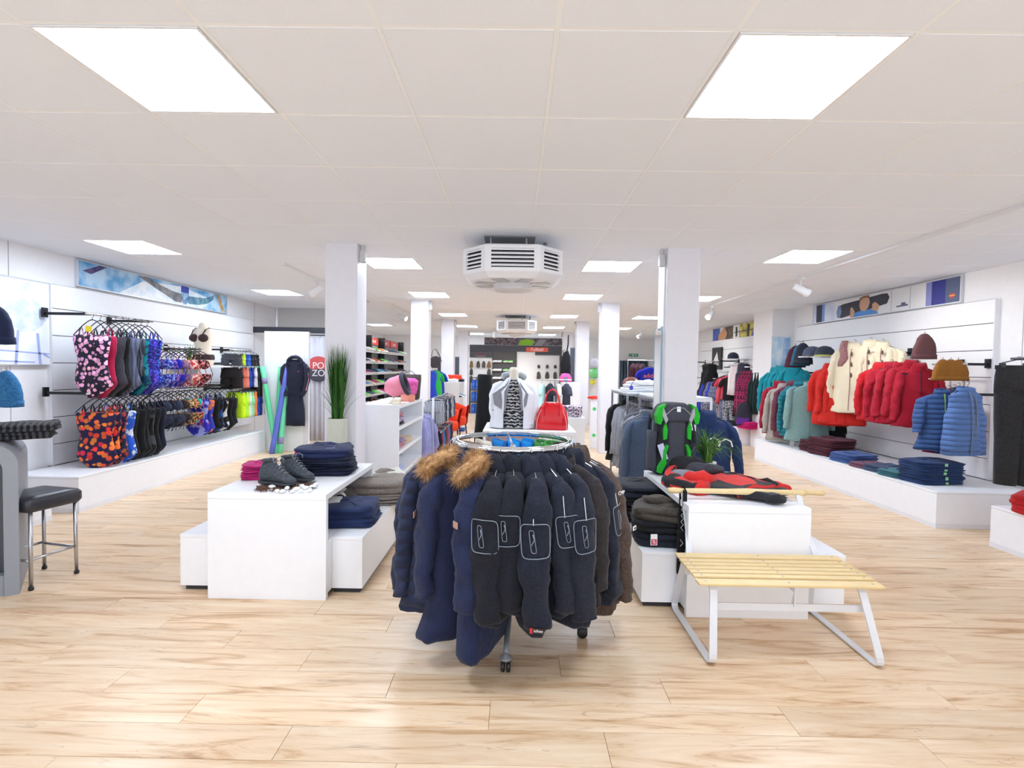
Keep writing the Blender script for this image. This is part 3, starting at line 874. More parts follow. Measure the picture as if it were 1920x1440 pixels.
for i, (ph, v, m, w) in enumerate(sl):
    def ex(t, i=i):
        if i == 2:
            b = MB().box(-.03, -.0012, -.012, .03, .0012, .012).build('hem_label', BLACKP, t, loc=(.275, -.02, -.755), rot=(0, 0, 1.3))
            MB().box(-.03, -.0022, -.012, -.018, .0022, .012).build('red_end', plain('label red', (200, 40, 40)), b)
            text('label_text', 'killtec', .017, PAPER, b, (.008, -.0015, 0), (PI / 2, 0, 0), .0004)
        if i in (2, 3, 4, 5):
            MB().tube([(.235, -.035, -.20), (.255, -.038, -.30)], .0018, 5).build('shoulder_piping', PAPER, t)
        if i == 5:
            text('sleeve_lettering', 'CMP', .028, PAPER, t, (.272, -.02, -.235), (PI / 2, 0, PI / 2 - .5), .0006)
    rk(i, ph + (-1.5, -2, 3, 0, 2, 0)[i], SJ(v), [m, m, OUTL], 'softshell_jacket', 'jacket', 'dark softshell jacket with outlined sleeve pocket, ' + w, (1.0, .93, 1.04, .97, 1.05, 1.03)[i], tw=(0, 4, -6, 6, -3, 8)[i], extra=ex)
rk(0, -38, jacket_parts(17, L=.70, hood=False, collar=True, zipm=False), [cloth('dark brown softshell', (44, 38, 40), (30, 26, 28), 'melange')], 'brown_jacket', 'jacket', 'very dark brown jacket squeezed between two softshell jackets', 1.0, tw=0)
BR = lambda v: jacket_parts(v, L=.74, W=.22, SL=.64, hood=True, collar=True, zipm=False, splay=.08)
def cmpl(t):
    b = MB().box(-.016, -.002, -.010, .016, .002, .010, bev=.0008).build('sleeve_badge', PAPER, t, loc=(.305, -.04, -.40), rot=(0, 0, 1.1))
    MB().box(-.009, -.003, -.005, .009, -.0015, .005).build('badge_mark', BROWN, b)
rk(0, -10, BR(18), [BROWN], 'fleece_jacket', 'jacket', 'brown fleece jacket, right-hand one of the front brown pair', 1.12, tw=0, extra=cmpl)
rk(0, 2, BR(19), [BROWN], 'fleece_jacket', 'jacket', 'brown fleece jacket at the right edge of the round rack, hem low', 1.14)
rk(0, 14, BR(20), [cloth('grey brown fleece', (96, 84, 76), (70, 60, 54), 'melange')], 'fleece_jacket', 'jacket', 'grey-brown fleece jacket behind the brown ones on the round rack', .98)
bk = [(30, (70, 64, 50), 'olive brown jacket at the back right of the round rack'), (44, (60, 140, 60), 'bright green jacket at the back of the round rack, right one'), (58, (62, 130, 66), 'bright green jacket at the back of the round rack, left one'),
      (74, (20, 130, 205), 'bright blue jacket at the back of the round rack, right one'), (90, (24, 140, 215), 'bright blue jacket at the back of the round rack, middle one'), (106, (30, 120, 190), 'bright blue jacket at the back of the round rack, left one'),
      (124, (214, 204, 190), 'cream jacket at the back of the round rack'), (142, (120, 104, 92), 'taupe jacket at the back left of the round rack')]
for i, (ph, c, lab) in enumerate(bk):
    rk(i, ph, jacket_parts(30 + i % 3, L=.66, lo=True), [cloth('rack back %d' % i, c)], 'hooded_jacket', 'jacket', lab, .95)

# --- white display tables with step plinths
def display_table(x0, x1, y0, y1, h, sx0, sx1, sy0, sy1, sh, lab, lab2):
    t = empty('display_table', ((x0 + x1) / 2, y0, 0), 0, lab, 'table'); cx = (x0 + x1) / 2
    MB().box(x0 - cx, 0, h - .038, x1 - cx, y1 - y0, h, bev=.0015).build('tabletop', WHITE, t)
    MB().box(x0 - cx, 0, 0, x1 - cx, .036, h - .0385).build('end_panel', WHITE, t)
    MB().box(x0 - cx, y1 - y0 - .036, 0, x1 - cx, y1 - y0, h - .0385).build('end_panel', WHITE, t)
    s = empty('step_plinth', ((sx0 + sx1) / 2, sy0, 0), 0, lab2, 'plinth'); c2 = (sx0 + sx1) / 2
    b = MB()
    b.box(sx0 - c2, 0, .035, x0 - .002 - c2, sy1 - sy0, sh - .02)
    b.box(x1 + .002 - c2, 0, .035, sx1 - c2, sy1 - sy0, sh - .02)
    b.box(x0 - .001 - c2, y0 + .04 - sy0, .035, x1 + .001 - c2, y1 - .04 - sy0, sh - .02)
    b.build('body', WHITE, s)
    b = MB()
    b.box(sx0 - c2 - .002, -.002, sh - .0195, x0 - .002 - c2, sy1 - sy0, sh, bev=.001)
    b.box(x1 + .002 - c2, -.002, sh - .0195, sx1 - c2 + .002, sy1 - sy0, sh, bev=.001)
    b.box(x0 - .001 - c2, y0 + .04 - sy0, sh - .0195, x1 + .001 - c2, y1 - .04 - sy0, sh)
    b.build('top_board', WHITE, s)
    b = MB(); b.box(sx0 - c2 + .02, .025, 0, x0 - .004 - c2, sy1 - sy0 - .02, .034).box(x1 + .004 - c2, .025, 0, sx1 - c2 - .02, sy1 - sy0 - .02, .034)
    b.build('kick_strip', DARK, s)
    return t, s
display_table(-1.945, -1.19, 3.18, 4.24, .68, -2.19, -.99, 3.285, 4.78, .375, 'white display table left of the round rack, boots on top', 'low white step plinth under the left display table')
display_table(1.06, 1.80, 3.055, 4.14, .68, .815, 2.09, 3.17, 4.55, .355, 'white display table behind the slatted bench, red jacket on top', 'low white step plinth under the right display table')

# --- slatted bench
bench = empty('slatted_bench', (1.43, 2.80, 0), 0, 'bench with pale wooden slats, white metal frame and wooden handlebar', 'bench')
bo = Vector((1.43, 2.80, 0))
FRW = plain('white powder-coated steel', (226, 228, 234), .35, .1)
for X in (1.02, 1.855):
    k = 1 if X < 1.4 else -1
    loop = [(X - bo.x - .0 * k, 2.53 - bo.y, .010), (X - bo.x, 3.17 - bo.y, .010), (X - bo.x + .02 * k, 3.02 - bo.y, .40), (X - bo.x + .02 * k, 2.60 - bo.y, .40)]
    if X > 1.4: loop = [(p[0] + (.02 if p[2] < .1 else -.035), p[1], p[2]) for p in loop]
    pts = uframe(loop, 0, 0)
    mb = MB(); rings = []
    nn = len(pts)
    for i, p in enumerate(pts + [pts[0]]):
        p = Vector(p); t = (Vector(pts[(i + 1) % nn]) - Vector(pts[(i - 1) % nn])).normalized()
        sd = Vector((1, 0, 0)); u2 = t.cross(sd).normalized()
        rings.append([p + sd * a * .019 + u2 * b * .0045 for a, b in ((-1, -1), (1, -1), (1, 1), (-1, 1))])
    mb.loft(rings, cap=False).build('leg_loop', FRW, bench)
MB().box(-.385, -.195, .262, .385, -.187, .300).build('stretcher', FRW, bench)
MB().box(-.385, .255, .262, .385, .263, .300).build('stretcher', FRW, bench)
MB().bar([(.03, -.19, .29), (.03, -.20, .375), (.03, .22, .398)], .03, .006, up=(1, 0, 0)).build('middle_brace', FRW, bench)
ys = [(-.232, -.165, .400), (-.152, -.115, .407), (-.100, -.063, .408), (-.048, -.011, .408), (.004, .041, .408), (.056, .093, .408), (.110, .175, .412), (.19, .235, .41)]
for i, (a, b, z) in enumerate(ys[:7]):
    s = MB().box(-.475, a, z, .475, b, z + .014, bev=.003).build('seat_slat', LWOOD, bench)
    for x in (-.43, .0, .43): MB().lathe([(.006, 0), (.006, .002), (.003, .003)], 10, (x, (a + b) / 2, z + .0138)).build('screw', STEEL, s)
for X, s in ((1.075, 1), (1.80, -1)):
    x = X - bo.x
    MB().bar([(x + .02 * -s, .17, .30), (x + .02 * -s, .22, .40), (x, .30, .52), (x, .40, .725)], .035, .009, up=(0, 1, 0)).build('backrest_upright', FRW, bench)
MB().box(-.365, .338, .585, .365, .346, .625).build('back_crossbar', FRW, bench)
mb = MB()
prof = [(-.50, .008), (-.495, .016), (-.46, .02), (-.43, .017), (-.41, .015), (-.34, .016), (-.30, .0165), (-.12, .017), (-.04, .02), (.0, .021), (.04, .02), (.14, .017), (.30, .0165), (.33, .016), (.335, .021), (.365, .021), (.37, .015), (.41, .014), (.44, .017), (.475, .018), (.49, .012), (.495, .004)]
mb.tube([(a + .045, .405, .74) for a, r in prof], [r for a, r in prof], 16).build('wooden_handlebar', LWOOD, bench, True)
st = MB()
sp = [Vector(p) for p in ((-.415, .36, .70), (-.41, .375, .79), (-.412, .405, .816), (-.414, .43, .79), (-.425, .405, .62), (-.44, .36, .46))]
st.bar(sp, .026, .005, up=(0, 1, 0))
t = empty('leather_strap', tuple(bo + Vector((.055, 0, -.05))), 0, 'black strap with white zigzag hanging from the left end of the handlebar', 'strap')
st.build('strap', BLK, t)
MB().box(-.46, .335, .28, -.415, .355, .55, bev=.004).build('strap_end', BLK, t, loc=(0, 0, 0), rot=(0, 0, 0))
zz = []
for i in range(19):
    f = i / 18; p = sp[3].lerp(sp[4], min(1, f * 2)) if f < .5 else sp[4].lerp(sp[5], (f - .5) * 2)
    zz.append(p + Vector((.008 * (1 if i % 2 else -1), -.012 if f < 2 else 0, 0)) + Vector((0, -.003, 0)))
MB().tube([p + Vector((0, -.02, 0)) for p in zz], .0016, 4).build('zigzag_stitching', PAPER, t)

# --- stool
st = empty('low_bar_stool', (-3.24, 3.42, 0), 0, 'low bar stool with black padded seat and steel legs by the counter', 'stool')
LEA = plain('black leatherette', (46, 46, 52), .38, grain=.15)
c = [(-3.145, 3.245), (-3.085, 3.52), (-3.375, 3.585), (-3.44, 3.31)]
cc = [(x + 3.24, y - 3.42) for x, y in c]
rings = []
for z, g2 in ((.505, -.01), (.512, .018), (.535, .030), (.585, .030), (.603, .018), (.611, -.03), (.614, -.12)):
    ring = []
    for k in range(4):
        p = Vector(cc[k]); a = Vector(cc[k - 1]); b = Vector(cc[(k + 1) % 4])
        m_ = p.normalized() * g2 * 1.41 + p
        da = (a - p).normalized() * .03; db = (b - p).normalized() * .03
        for q in (m_ + da, m_ + da * .3 + db * .3 - (da + db) * .08, m_ + db): ring.append(Vector((q.x, q.y, z)))
    rings.append(ring)
MB().loft(rings).build('seat_cushion', LEA, st, True)
for k in range(4):
    x, y = cc[k]
    lg = MB().cyl((x, y, .012), (x * .97, y * .97, .51), .0115, 12).build('leg', STEEL, st, True)
    MB().lathe([(.012, 0), (.0155, .002), (.0155, .02), (.012, .022)], 12, (x, y, 0)).build('rubber_foot', BLACKP, lg, True)
    a, b = cc[k], cc[(k + 1) % 4]
    MB().cyl((a[0], a[1], .19 if k % 2 else .2), (b[0], b[1], .19 if k % 2 else .2), .009, 10).build('foot_rail', STEEL, st, True)

# --- counter at the left edge
ct = empty('sales_counter', (-3.165, 3.19, 0), math.radians(40), 'grey sales counter with rounded corner at the left edge', 'counter')
prof = []
r = .14; H = .975
out = [(0, 0)] + [(0, H - r)] + [(-r + r * math.cos(a), H - r + r * math.sin(a)) for a in [PI / 2 * k / 8 for k in range(1, 9)]] + [(-1.5, H)]
th = .07; r2 = r - th * .6
inn = [(-1.5, H - th)] + [(-th - r2 + r2 * math.cos(a), H - th - r2 + r2 * math.sin(a)) for a in [PI / 2 * k / 8 for k in range(8, -1, -1)]] + [(-th, 0)]
poly = out + inn
CG = plain('counter grey laminate', (146, 150, 158), .5)
mb = MB(); D = .62
mb.loft([[(x, 0, z) for x, z in poly], [(x, D, z) for x, z in poly]], cap=False)
nn = len(out)
for y in (0, D):
    fs = []
    vs = [(x, y, z) for x, z in poly]
    m_ = len(poly)
    for i in range(min(len(out), len(inn)) - 1):
        fs.append((i, i + 1, m_ - 2 - i, m_ - 1 - i))
    fs.append((len(inn) - 1, len(out) - 1, len(out)) if len(out) > len(inn) else (len(out) - 1, len(out), len(out)))
    mb.add(vs, [f for f in fs if len(set(f)) > 2])
mb.build('bent_frame', CG, ct)
MB().box(-1.5, .09, .13, -.105, .11, .90, bev=.004).build('front_panel', plain('counter panel pale grey', (214, 218, 226), .4), ct)
MB().box(-1.5, .12, .0, -.072, .14, .96).build('rear_panel', plain('counter dark grey', (112, 116, 124), .5), ct)
MB().box(-1.5, .02, .0, -.072, .10, .13).build('base_rail', CG, ct)

# --- middle table, mannequin bust, red bag
tx0, tx1, ty0, ty1, th_ = -.36, .68, 5.62, 6.5, .80
t = empty('display_table', (.16, ty0, 0), 0, 'white table in the middle aisle carrying the bust and red bag', 'table')
MB().box(tx0 - .16, 0, th_ - .04, tx1 - .16, ty1 - ty0, th_, bev=.002).build('tabletop', WHITE, t)
MB().box(tx0 - .16, .02, 0, tx0 - .13, ty1 - ty0, th_ - .0405).build('end_panel', WHITE, t)
MB().box(tx1 - .19, .02, 0, tx1 - .16, ty1 - ty0, th_ - .0405).build('end_panel', WHITE, t)
MB().box(.12, .02, 0, .488, .04, th_ - .0405).build('front_panel', WHITE, t)
MB().box(-.488, .3, .0, .12, .32, th_ - .0405).build('recessed_panel', plain('dusty rose board', (206, 184, 190), .7), t)
# bust
bx = atY(962, 805, 5.95)
bust = empty('mannequin_bust', (bx.x, 5.95, th_), 0, 'headless white mannequin bust on the middle table', 'mannequin')
SKIN = plain('bust off-white', (226, 218, 200), .5)
mb = tubecloth(MB(), [(0, 0, 0, .12, .08), (.10, 0, 0, .125, .09), (.28, 0, 0, .13, .09), (.40, 0, -.01, .155, .10), (.48, 0, 0, .165, .085), (.53, 0, 0, .13, .07), (.555, 0, 0, .075, .055), (.60, 0, 0, .055, .05), (.66, 0, -.005, .052, .05), (.70, .0, -.01, .05, .05), (.71, 0, -.01, .03, .03)], 20, 0, 3, 0, 0, 1, sub=1, p=2)
mb.build('torso', SKIN, bust, True)
ZEB = cloth('zebra knit', (36, 36, 40), (200, 200, 204), 'zebra', .6)
o = tubecloth(MB(), [(.565, 0, -.004, .068, .062), (.545, 0, 0, .10, .078), (.49, 0, 0, .175, .098), (.40, 0, -.01, .172, .118), (.26, 0, 0, .15, .108), (.14, 0, 0, .155, .11), (.06, 0, 0, .17, .12), (.012, 0, 0, .175, .125)], 22, .004, 5, 2, .006, 9, sub=2, cap0=False, cap1=False).build('striped_cardigan', ZEB, None, True, loc=tuple(bust.location))
tag(o, 'black and white zebra striped cardigan worn by the bust under the white coat', 'cardigan')
WC = cloth('white coat shell', (232, 233, 238), (214, 216, 224), bump=.4); GL = cloth('grey lining', (150, 152, 160), (128, 130, 140), 'melange')
wt = empty('white_coat', tuple(bust.location), 0, 'open white coat with grey lining draped on the bust', 'coat')
for sd in (-1, 1):
    mb = MB(); rings = []
    for j in range(13):
        f = j / 12; z = .575 - .57 * f
        w1 = .085 + .12 * min(1, f * 3.2); rings.append(z)
    rows = []
    for j in range(15):
        f = j / 14; z = .585 - .575 * f; k_ = min(1, f * 3.5)
        ow = .07 + .15 * k_ + .05 * f; od = .07 + .055 * k_ + .02 * f
        row = []
        for q in range(9):
            a = -PI * .5 * (1 - q / 8) * (.55 + .1 * math.sin(f * 3)) if True else 0
            a = -1.15 + 1.15 * 2.1 * q / 8 * .95
            row.append(Vector((sd * ow * math.cos(a) * 1.0, od * math.sin(a) * 1.25 - .01, z)))
        rows.append(row)
    vs = [p for r_ in rows for p in r_]; n9 = 9
    thick = [p + Vector((sd * .006, -.008, 0)) for p in vs]
    fs = [(j * n9 + i, j * n9 + i + 1, (j + 1) * n9 + i + 1, (j + 1) * n9 + i) for j in range(14) for i in range(8)]
    mb = MB().add(thick, fs, 0); mb.add(vs, [f[::-1] for f in fs], 1)
    mb.jitter(.010, 9, sd); mb.build('front_panel', [WC, GL], wt, True)
    # lapel turned out shows the lining
    e_ = .07 if sd < 0 else 0
    lp = [Vector((sd * .05, -.075, .575)), Vector((sd * .10, -.13, .50)), Vector((sd * (.17 + e_), -.15, .40)), Vector((sd * (.15 + e_), -.165, .28)), Vector((sd * .09, -.145, .20)), Vector((sd * .075, -.135, .36)), Vector((sd * .05, -.11, .5))]
    m2 = MB().loft([[p for p in lp], [p + Vector((0, -.012, 0)) for p in lp]])
    m2.build('lapel_lining', GL, wt, False)
    sr = [(.545, sd * .13, 0, .03, .04), (.50, sd * .19, 0, .06, .065), (.38, sd * .225, -.01, .06, .07), (.22, sd * .235, -.03, .055, .065), (.10, sd * .20, -.06, .055, .06), (.05, sd * .185, -.075, .052, .058)]
    tubecloth(MB(), sr, 14, .005, 3, sd, .012, 10, sub=3).build('sleeve', WC, wt, True)
    tubecloth(MB(), [(.055, sd * .19, -.075, .046, .052), (.02, sd * .185, -.08, .044, .05)], 12, .002, 6, 1, .002).build('knit_cuff', cloth('striped cuff', (60, 70, 80), (190, 200, 205), 'hstripes', 3), wt, True)
mb = MB(); rings = []
for j in range(17):
    a = PI * (-.12 + 1.24 * j / 16)
    c_ = Vector((.115 * math.cos(a), .02 + .075 * math.sin(a), .60 + .015 * math.sin(a)))
    o_ = Vector((math.cos(a), math.sin(a), 0))
    rings.append([c_ + o_ * (.035 * math.cos(b)) + Vector((0, 0, .042 * math.sin(b))) for b in [2 * PI * k / 8 for k in range(8)]])
mb.loft(rings); mb.jitter(.014, 14, 4); mb.build('hood', cloth('hood melange', (110, 122, 132), (216, 220, 224), 'hstripes', 2.5), wt, True)
text('sleeve_logo', 'X', .03, BLACKP, wt, (-.235, -.105, .21), (PI / 2, 0, .3), .002)
# red bag
RED = plain('red glossy leatherette', (214, 22, 34), .25, grain=.1)
RP = plain('pale pink piping', (240, 190, 190), .4)
bp_ = atY(1035, 803, 5.80)
bag = empty('red_handbag', (bp_.x, 5.83, th_), -.12, 'glossy red handbag with white piping on the middle table', 'bag')
rings = []
for z, w_, d_ in ((0.0, .175, .075), (.008, .187, .088), (.10, .185, .085), (.18, .172, .075), (.25, .145, .055), (.29, .115, .036), (.308, .09, .018), (.312, .06, .006)):
    rings.append([Vector((*sup(a, w_, d_, 3.2), z)) + noise.noise_vector(Vector((math.cos(a) * 2, math.sin(a) * 2, z * 8))) * .006 for a in [2 * PI * k / 28 for k in range(28)]])
MB().loft(rings).build('bag_body', RED, bag, True)
for sd in (-1, 1):
    pts = []
    for k in range(21):
        a = PI * k / 20; z = .0 + .30 * math.sin(a) ** .55 if 0 else .305 * math.sin(a) ** .6
        pts.append((.175 * math.cos(a) * (1 - .28 * math.sin(a)) , sd * (.088 - .07 * math.sin(a)), .006 + z))
    MB().tube(pts, .0035, 6).build('piping', RP, bag, True)
    pts = [(.085 * math.cos(a), sd * (.055 - .03 * math.sin(a)), .215 + .245 * math.sin(a) ** .7) for a in [PI * k / 16 for k in range(17)]]
    h_ = MB().tube(pts, .0085, 8).build('handle', RED, bag, True)
    for q in (-1, 1): MB().box(q * .085 - .012, sd * .07 - .006, .16, q * .085 + .012, sd * .07 + .006, .225, bev=.003).build('handle_tab', RED, h_)
MB().tube([(-.10, 0, .312), (.10, 0, .312)], .006, 6).build('zip', plain('pale zip', (220, 205, 205)), bag)
# tan tag on the bag side
MB().box(.13, -.09, .05, .145, -.082, .14, bev=.003).build('side_tab', RED, bag)
# black draped stand left of it
bs = atY(908, 705, 6.6)
o = tubecloth(MB(), [(1.41, 0, 0, .085, .085), (1.40, 0, 0, .095, .095), (1.0, 0, 0, .11, .11), (.5, 0, 0, .13, .13), (.02, 0, 0, .15, .15)], 24, .010, 7, 2, .006, 6, sub=4).build('draped_stand', cloth('black drape', (16, 16, 18), (10, 10, 12)), None, True, loc=(bs.x, 6.75, 0))
tag(o, 'tall black draped stand left of the mannequin bust', 'stand')

# --- ceiling air units
def heater(cx, y0, w, lab):
    zt, zb = 2.565, 2.335; c = .21
    t = empty('ceiling_air_heater', (cx, y0 + w / 2, 0), 0, lab, 'air heater', 'octagonal air heaters under the ceiling')
    H_ = w / 2
    def octo(s, z, cc=c): 
        h = H_ * s; q = cc * s
        return [Vector(p) for p in ((-h + q, -h, z), (h - q, -h, z), (h, -h + q, z), (h, h - q, z), (h - q, h, z), (-h + q, h, z), (-h, h - q, z), (-h, -h + q, z))]
    MB().loft([octo(.93, zt + .012), octo(.99, zt), octo(1, zt - .012), octo(1, zt - .03)]).build('top_cover', WHITE, t)
    MB().loft([octo(1, zb + .035), octo(1, zb + .012), octo(.985, zb), octo(.85, zb - .045)]).build('bottom_cover', WHITE, t)
    MB().loft([octo(.93, zb + .03), octo(.93, zt - .02)]).build('core', plain('dark interior', (38, 40, 44), .6), t)
    o8 = octo(1, 0)
    for i in range(8):
        a, b = o8[i], o8[(i + 1) % 8]; d = (b - a).normalized(); nrm = Vector((d.y, -d.x, 0)); ln = (b - a).length
        m_ = min(.055, ln * .16)
        for s0, s1 in ((0, m_), (ln - m_, ln)):
            p, q = a + d * s0, a + d * s1
            MB().loft([[Vector((v.x, v.y, zb + .034)) for v in (p, q, q - nrm * .02, p - nrm * .02)], [Vector((v.x, v.y, zt - .029)) for v in (p, q, q - nrm * .02, p - nrm * .02)]]).build('corner_post', WHITE, t)
        for k in range(5):
            z = zb + .045 + k * .034
            p, q = a + d * (m_ + .001), a + d * (ln - m_ - .001)
            pts = [(p, z), (q, z)]
            MB().loft([[Vector((v.x, v.y, z)), Vector((v.x, v.y, z)) + nrm * .004 + Vector((0, 0, .012)), Vector((v.x, v.y, z)) - nrm * .018 + Vector((0, 0, .024)), Vector((v.x, v.y, z)) - nrm * .022 + Vector((0, 0, .010))] for v in (p, q)]).build('louvre', WHITE, t)
    for x in (-.2, .12):
        for y in (-.25, .25): MB().cyl((x, y, zt), (x, y, ZC - .012), .008, 8).build('threaded_rod', STEEL, t)
    MB().box(-.26, -.28, ZC - .016, .2, .28, ZC - .005).build('mounting_plate', plain('plate grey', (120, 122, 126), .5), t)
    MB().cyl((.30, -.05, zt), (.30, -.05, ZC - .01), .018, 10).build('pipe', STEEL, t, True)
    MB().loft([octo(.42, zb - .046), octo(.36, zb - .10), octo(.2, zb - .11)]).build('air_diffuser', plain('diffuser pale', (216, 216, 218), .35), t)
    for i in range(8):
        a = PI / 4 * i + PI / 8
        MB().bar([Vector((math.cos(a) * H_ * .42, math.sin(a) * H_ * .42, zb - .05)), Vector((math.cos(a) * H_ * .8, math.sin(a) * H_ * .8, zb - .048))], .11, .006).build('vane', STEEL, t)
    return t
heater(-.045, 4.40, .90, 'octagonal white air heater under the ceiling, the near one above the round rack')
heater(.0, 11.2, .90, 'octagonal white air heater under the ceiling, the small far one')
# ================================================================ LEFT WALL: SWIMWEAR
def rail(X, y0, y1, z, wall, lab, sag=0.0, r=.011, grp='garment rails on the walls'):
    t = empty('wall_rail', (X, y0, z), 0, lab, 'rail', grp)
    MB().cyl((0, 0, 0), (0, y1 - y0, 0), r, 10).build('rail_bar', CHROME if r > .01 else BLACK_M, t, True)
    for k, y in enumerate((.06, y1 - y0 - .06)):
        s = 1 if X > wall else -1
        wx = wall - X
        MB().box(min(wx, 0), y - .012, -.014, max(wx, 0), y + .012, .014).build('rail_arm', BLACK_M, t)
        MB().box(min(wx, wx + s * .02), y - .03, -.04, max(wx, wx + s * .02), y + .03, .06).build('wall_bracket', BLACK_M, t)
    return t
WL, WR, WR2 = XL + .052, XR - .052, XR2 - .052
rail(-4.5, 5.28, 6.25, 2.00, WL, 'upper near rail with the one-piece swimsuits, left wall')
rail(-4.5, 6.35, 7.25, 1.70, WL, 'short rail with the bikinis left of the bikini mannequin')
rail(-4.5, 5.28, 8.0, 1.16, WL, 'long lower rail with black and orange swimsuits, left wall')
rail(-4.5, 7.95, 8.62, 1.72, WL, 'upper far rail with small black trunks, left wall')
rail(-4.5, 7.95, 8.75, 1.50, WL, 'middle far rail with checked trunks, left wall')
rail(-4.5, 8.05, 8.95, 1.10, WL, 'lower far rail with the lime shorts, left wall')
YEL = plain('yellow tag', (240, 220, 30), .5)
def clr(n, c, c2=None, k='plain', **kw): return cloth(n, c, c2, k, **kw)
sw = [('floral pink', clr('swim floral', (34, 28, 48), (238, 170, 205), 'floral', scale=1.6), 'pink flowers on dark ground, the nearest'),
      ('crimson', clr('swim crimson', (180, 20, 70), (150, 14, 56)), 'plain crimson'),
      ('anthracite', clr('swim anthra', (42, 40, 48), (60, 58, 66), 'melange'), 'anthracite, right behind the crimson one'),
      ('black with a yellow tag', clr('swim black', (20, 20, 24), (14, 14, 16)), 'black with a yellow tag'),
      ('grey', clr('swim grey', (96, 102, 124), (70, 74, 94), 'stripes', scale=.8), 'grey striped'),
      ('black and grey', clr('swim blackgrey', (40, 42, 52), (84, 88, 104), 'stripes'), 'black and grey striped'),
      ('turquoise', clr('swim teal', (0, 130, 140), (10, 60, 90), 'camo'), 'turquoise patterned'),
      ('violet', clr('swim violet', (40, 34, 120), (70, 60, 190), 'floral', scale=2.6), 'violet dotted'),
      ('royal blue floral', clr('swim royal', (22, 26, 96), (60, 84, 210), 'floral', scale=3), 'royal blue floral, the farthest')]
ys = [5.36, 5.46, 5.56, 5.66, 5.76, 5.86, 5.96, 6.06, 6.16]
for i, ((c, m, d), y) in enumerate(zip(sw, ys)):
    def ex(t, i=i):
        if i in (0, 3): price_tag(t, (.03, -.07, -.12 if i == 0 else -.30), .06, .05, YEL)
    put(swimsuit_parts(i % 4, .60 if i not in (5,) else .48), 'one_piece_swimsuit', 'swimsuit', 'one-piece swimsuit on the upper near rail, ' + d, (-4.5, y, 2.01), R.uniform(-.16, .22), [m], 'swimsuits on the upper near rail', 1.17, extra=ex)
bk_ = [('light blue floral', clr('bik blue', (40, 60, 170), (150, 160, 215), 'floral', scale=3)), ('violet floral', clr('bik violet', (60, 50, 140), (150, 110, 190), 'floral', scale=3)), ('royal blue', clr('bik royal', (40, 40, 190), (30, 30, 150))),
       ('mauve', clr('bik mauve', (110, 80, 120), (160, 120, 140), 'camo')), ('coral and white', clr('bik coral', (200, 70, 70), (240, 205, 195), 'camo', scale=1.6)), ('pale pink patterned', clr('bik pale', (236, 200, 190), (180, 50, 60), 'camo', scale=1.6)), ('black and pink', clr('bik blackpink', (40, 20, 26), (225, 120, 120), 'camo', scale=1.8)), ('rose dotted', clr('bik rose', (220, 150, 150), (70, 30, 40), 'dots', scale=3))]
for i, (d, m) in enumerate(bk_):
    put(bikini_parts(i % 3), 'bikini_set', 'bikini', '%s bikini on the short upper rail, %s from the near end' % (d, ORD[i]), (-4.5, 6.42 + i * .108, 1.712), R.uniform(-.2, .2), [m], 'bikinis on the short rail', 1.22)
# lower rail
lo = [(5.40, 'navy with orange flowers, the nearest on the lower rail', clr('swim orange', (34, 28, 66), (228, 92, 50), 'floral', scale=1.15), 0), (5.50, 'navy with orange flowers, second from the near end of the lower rail', clr('swim orange', (34, 28, 66)), 1),
      (5.60, 'navy and red floral, third on the lower rail', clr('swim navyred', (26, 24, 56), (150, 50, 50), 'floral', scale=1.6), 2), (5.69, 'light blue and white, fourth on the lower rail', clr('swim bluewhite', (40, 90, 200), (215, 225, 240), 'camo', scale=.8), 3),
      (5.78, 'black with a yellow tag, fifth on the lower rail', clr('swim black', (20, 20, 24)), 0), (5.87, 'plain black, sixth on the lower rail', clr('swim black', (20, 20, 24)), 1), (5.96, 'plain black, seventh on the lower rail', clr('swim black', (20, 20, 24)), 2),
      (6.05, 'black and grey, eighth on the lower rail', clr('swim blackgrey2', (18, 18, 22), (60, 62, 70), 'camo', scale=.5), 3), (6.14, 'plain black, ninth on the lower rail', clr('swim black', (20, 20, 24)), 0), (6.23, 'dark navy, last of the long ones, lower rail', clr('swim darknavy', (18, 22, 40)), 1)]
for i, (y, d, m, v) in enumerate(lo):
    def ex(t, i=i):
        if i == 4: price_tag(t, (.02, -.07, -.30), .06, .06, YEL)
        if i in (7, 9): price_tag(t, (.05, -.07, -.36), .04, .06)
    put(swimsuit_parts(v, .58), 'one_piece_swimsuit', 'swimsuit', 'one-piece swimsuit, ' + d, (-4.5, y, 1.172), R.uniform(-.15, .2), [m], 'swimsuits on the lower rail', 1.12, extra=ex)
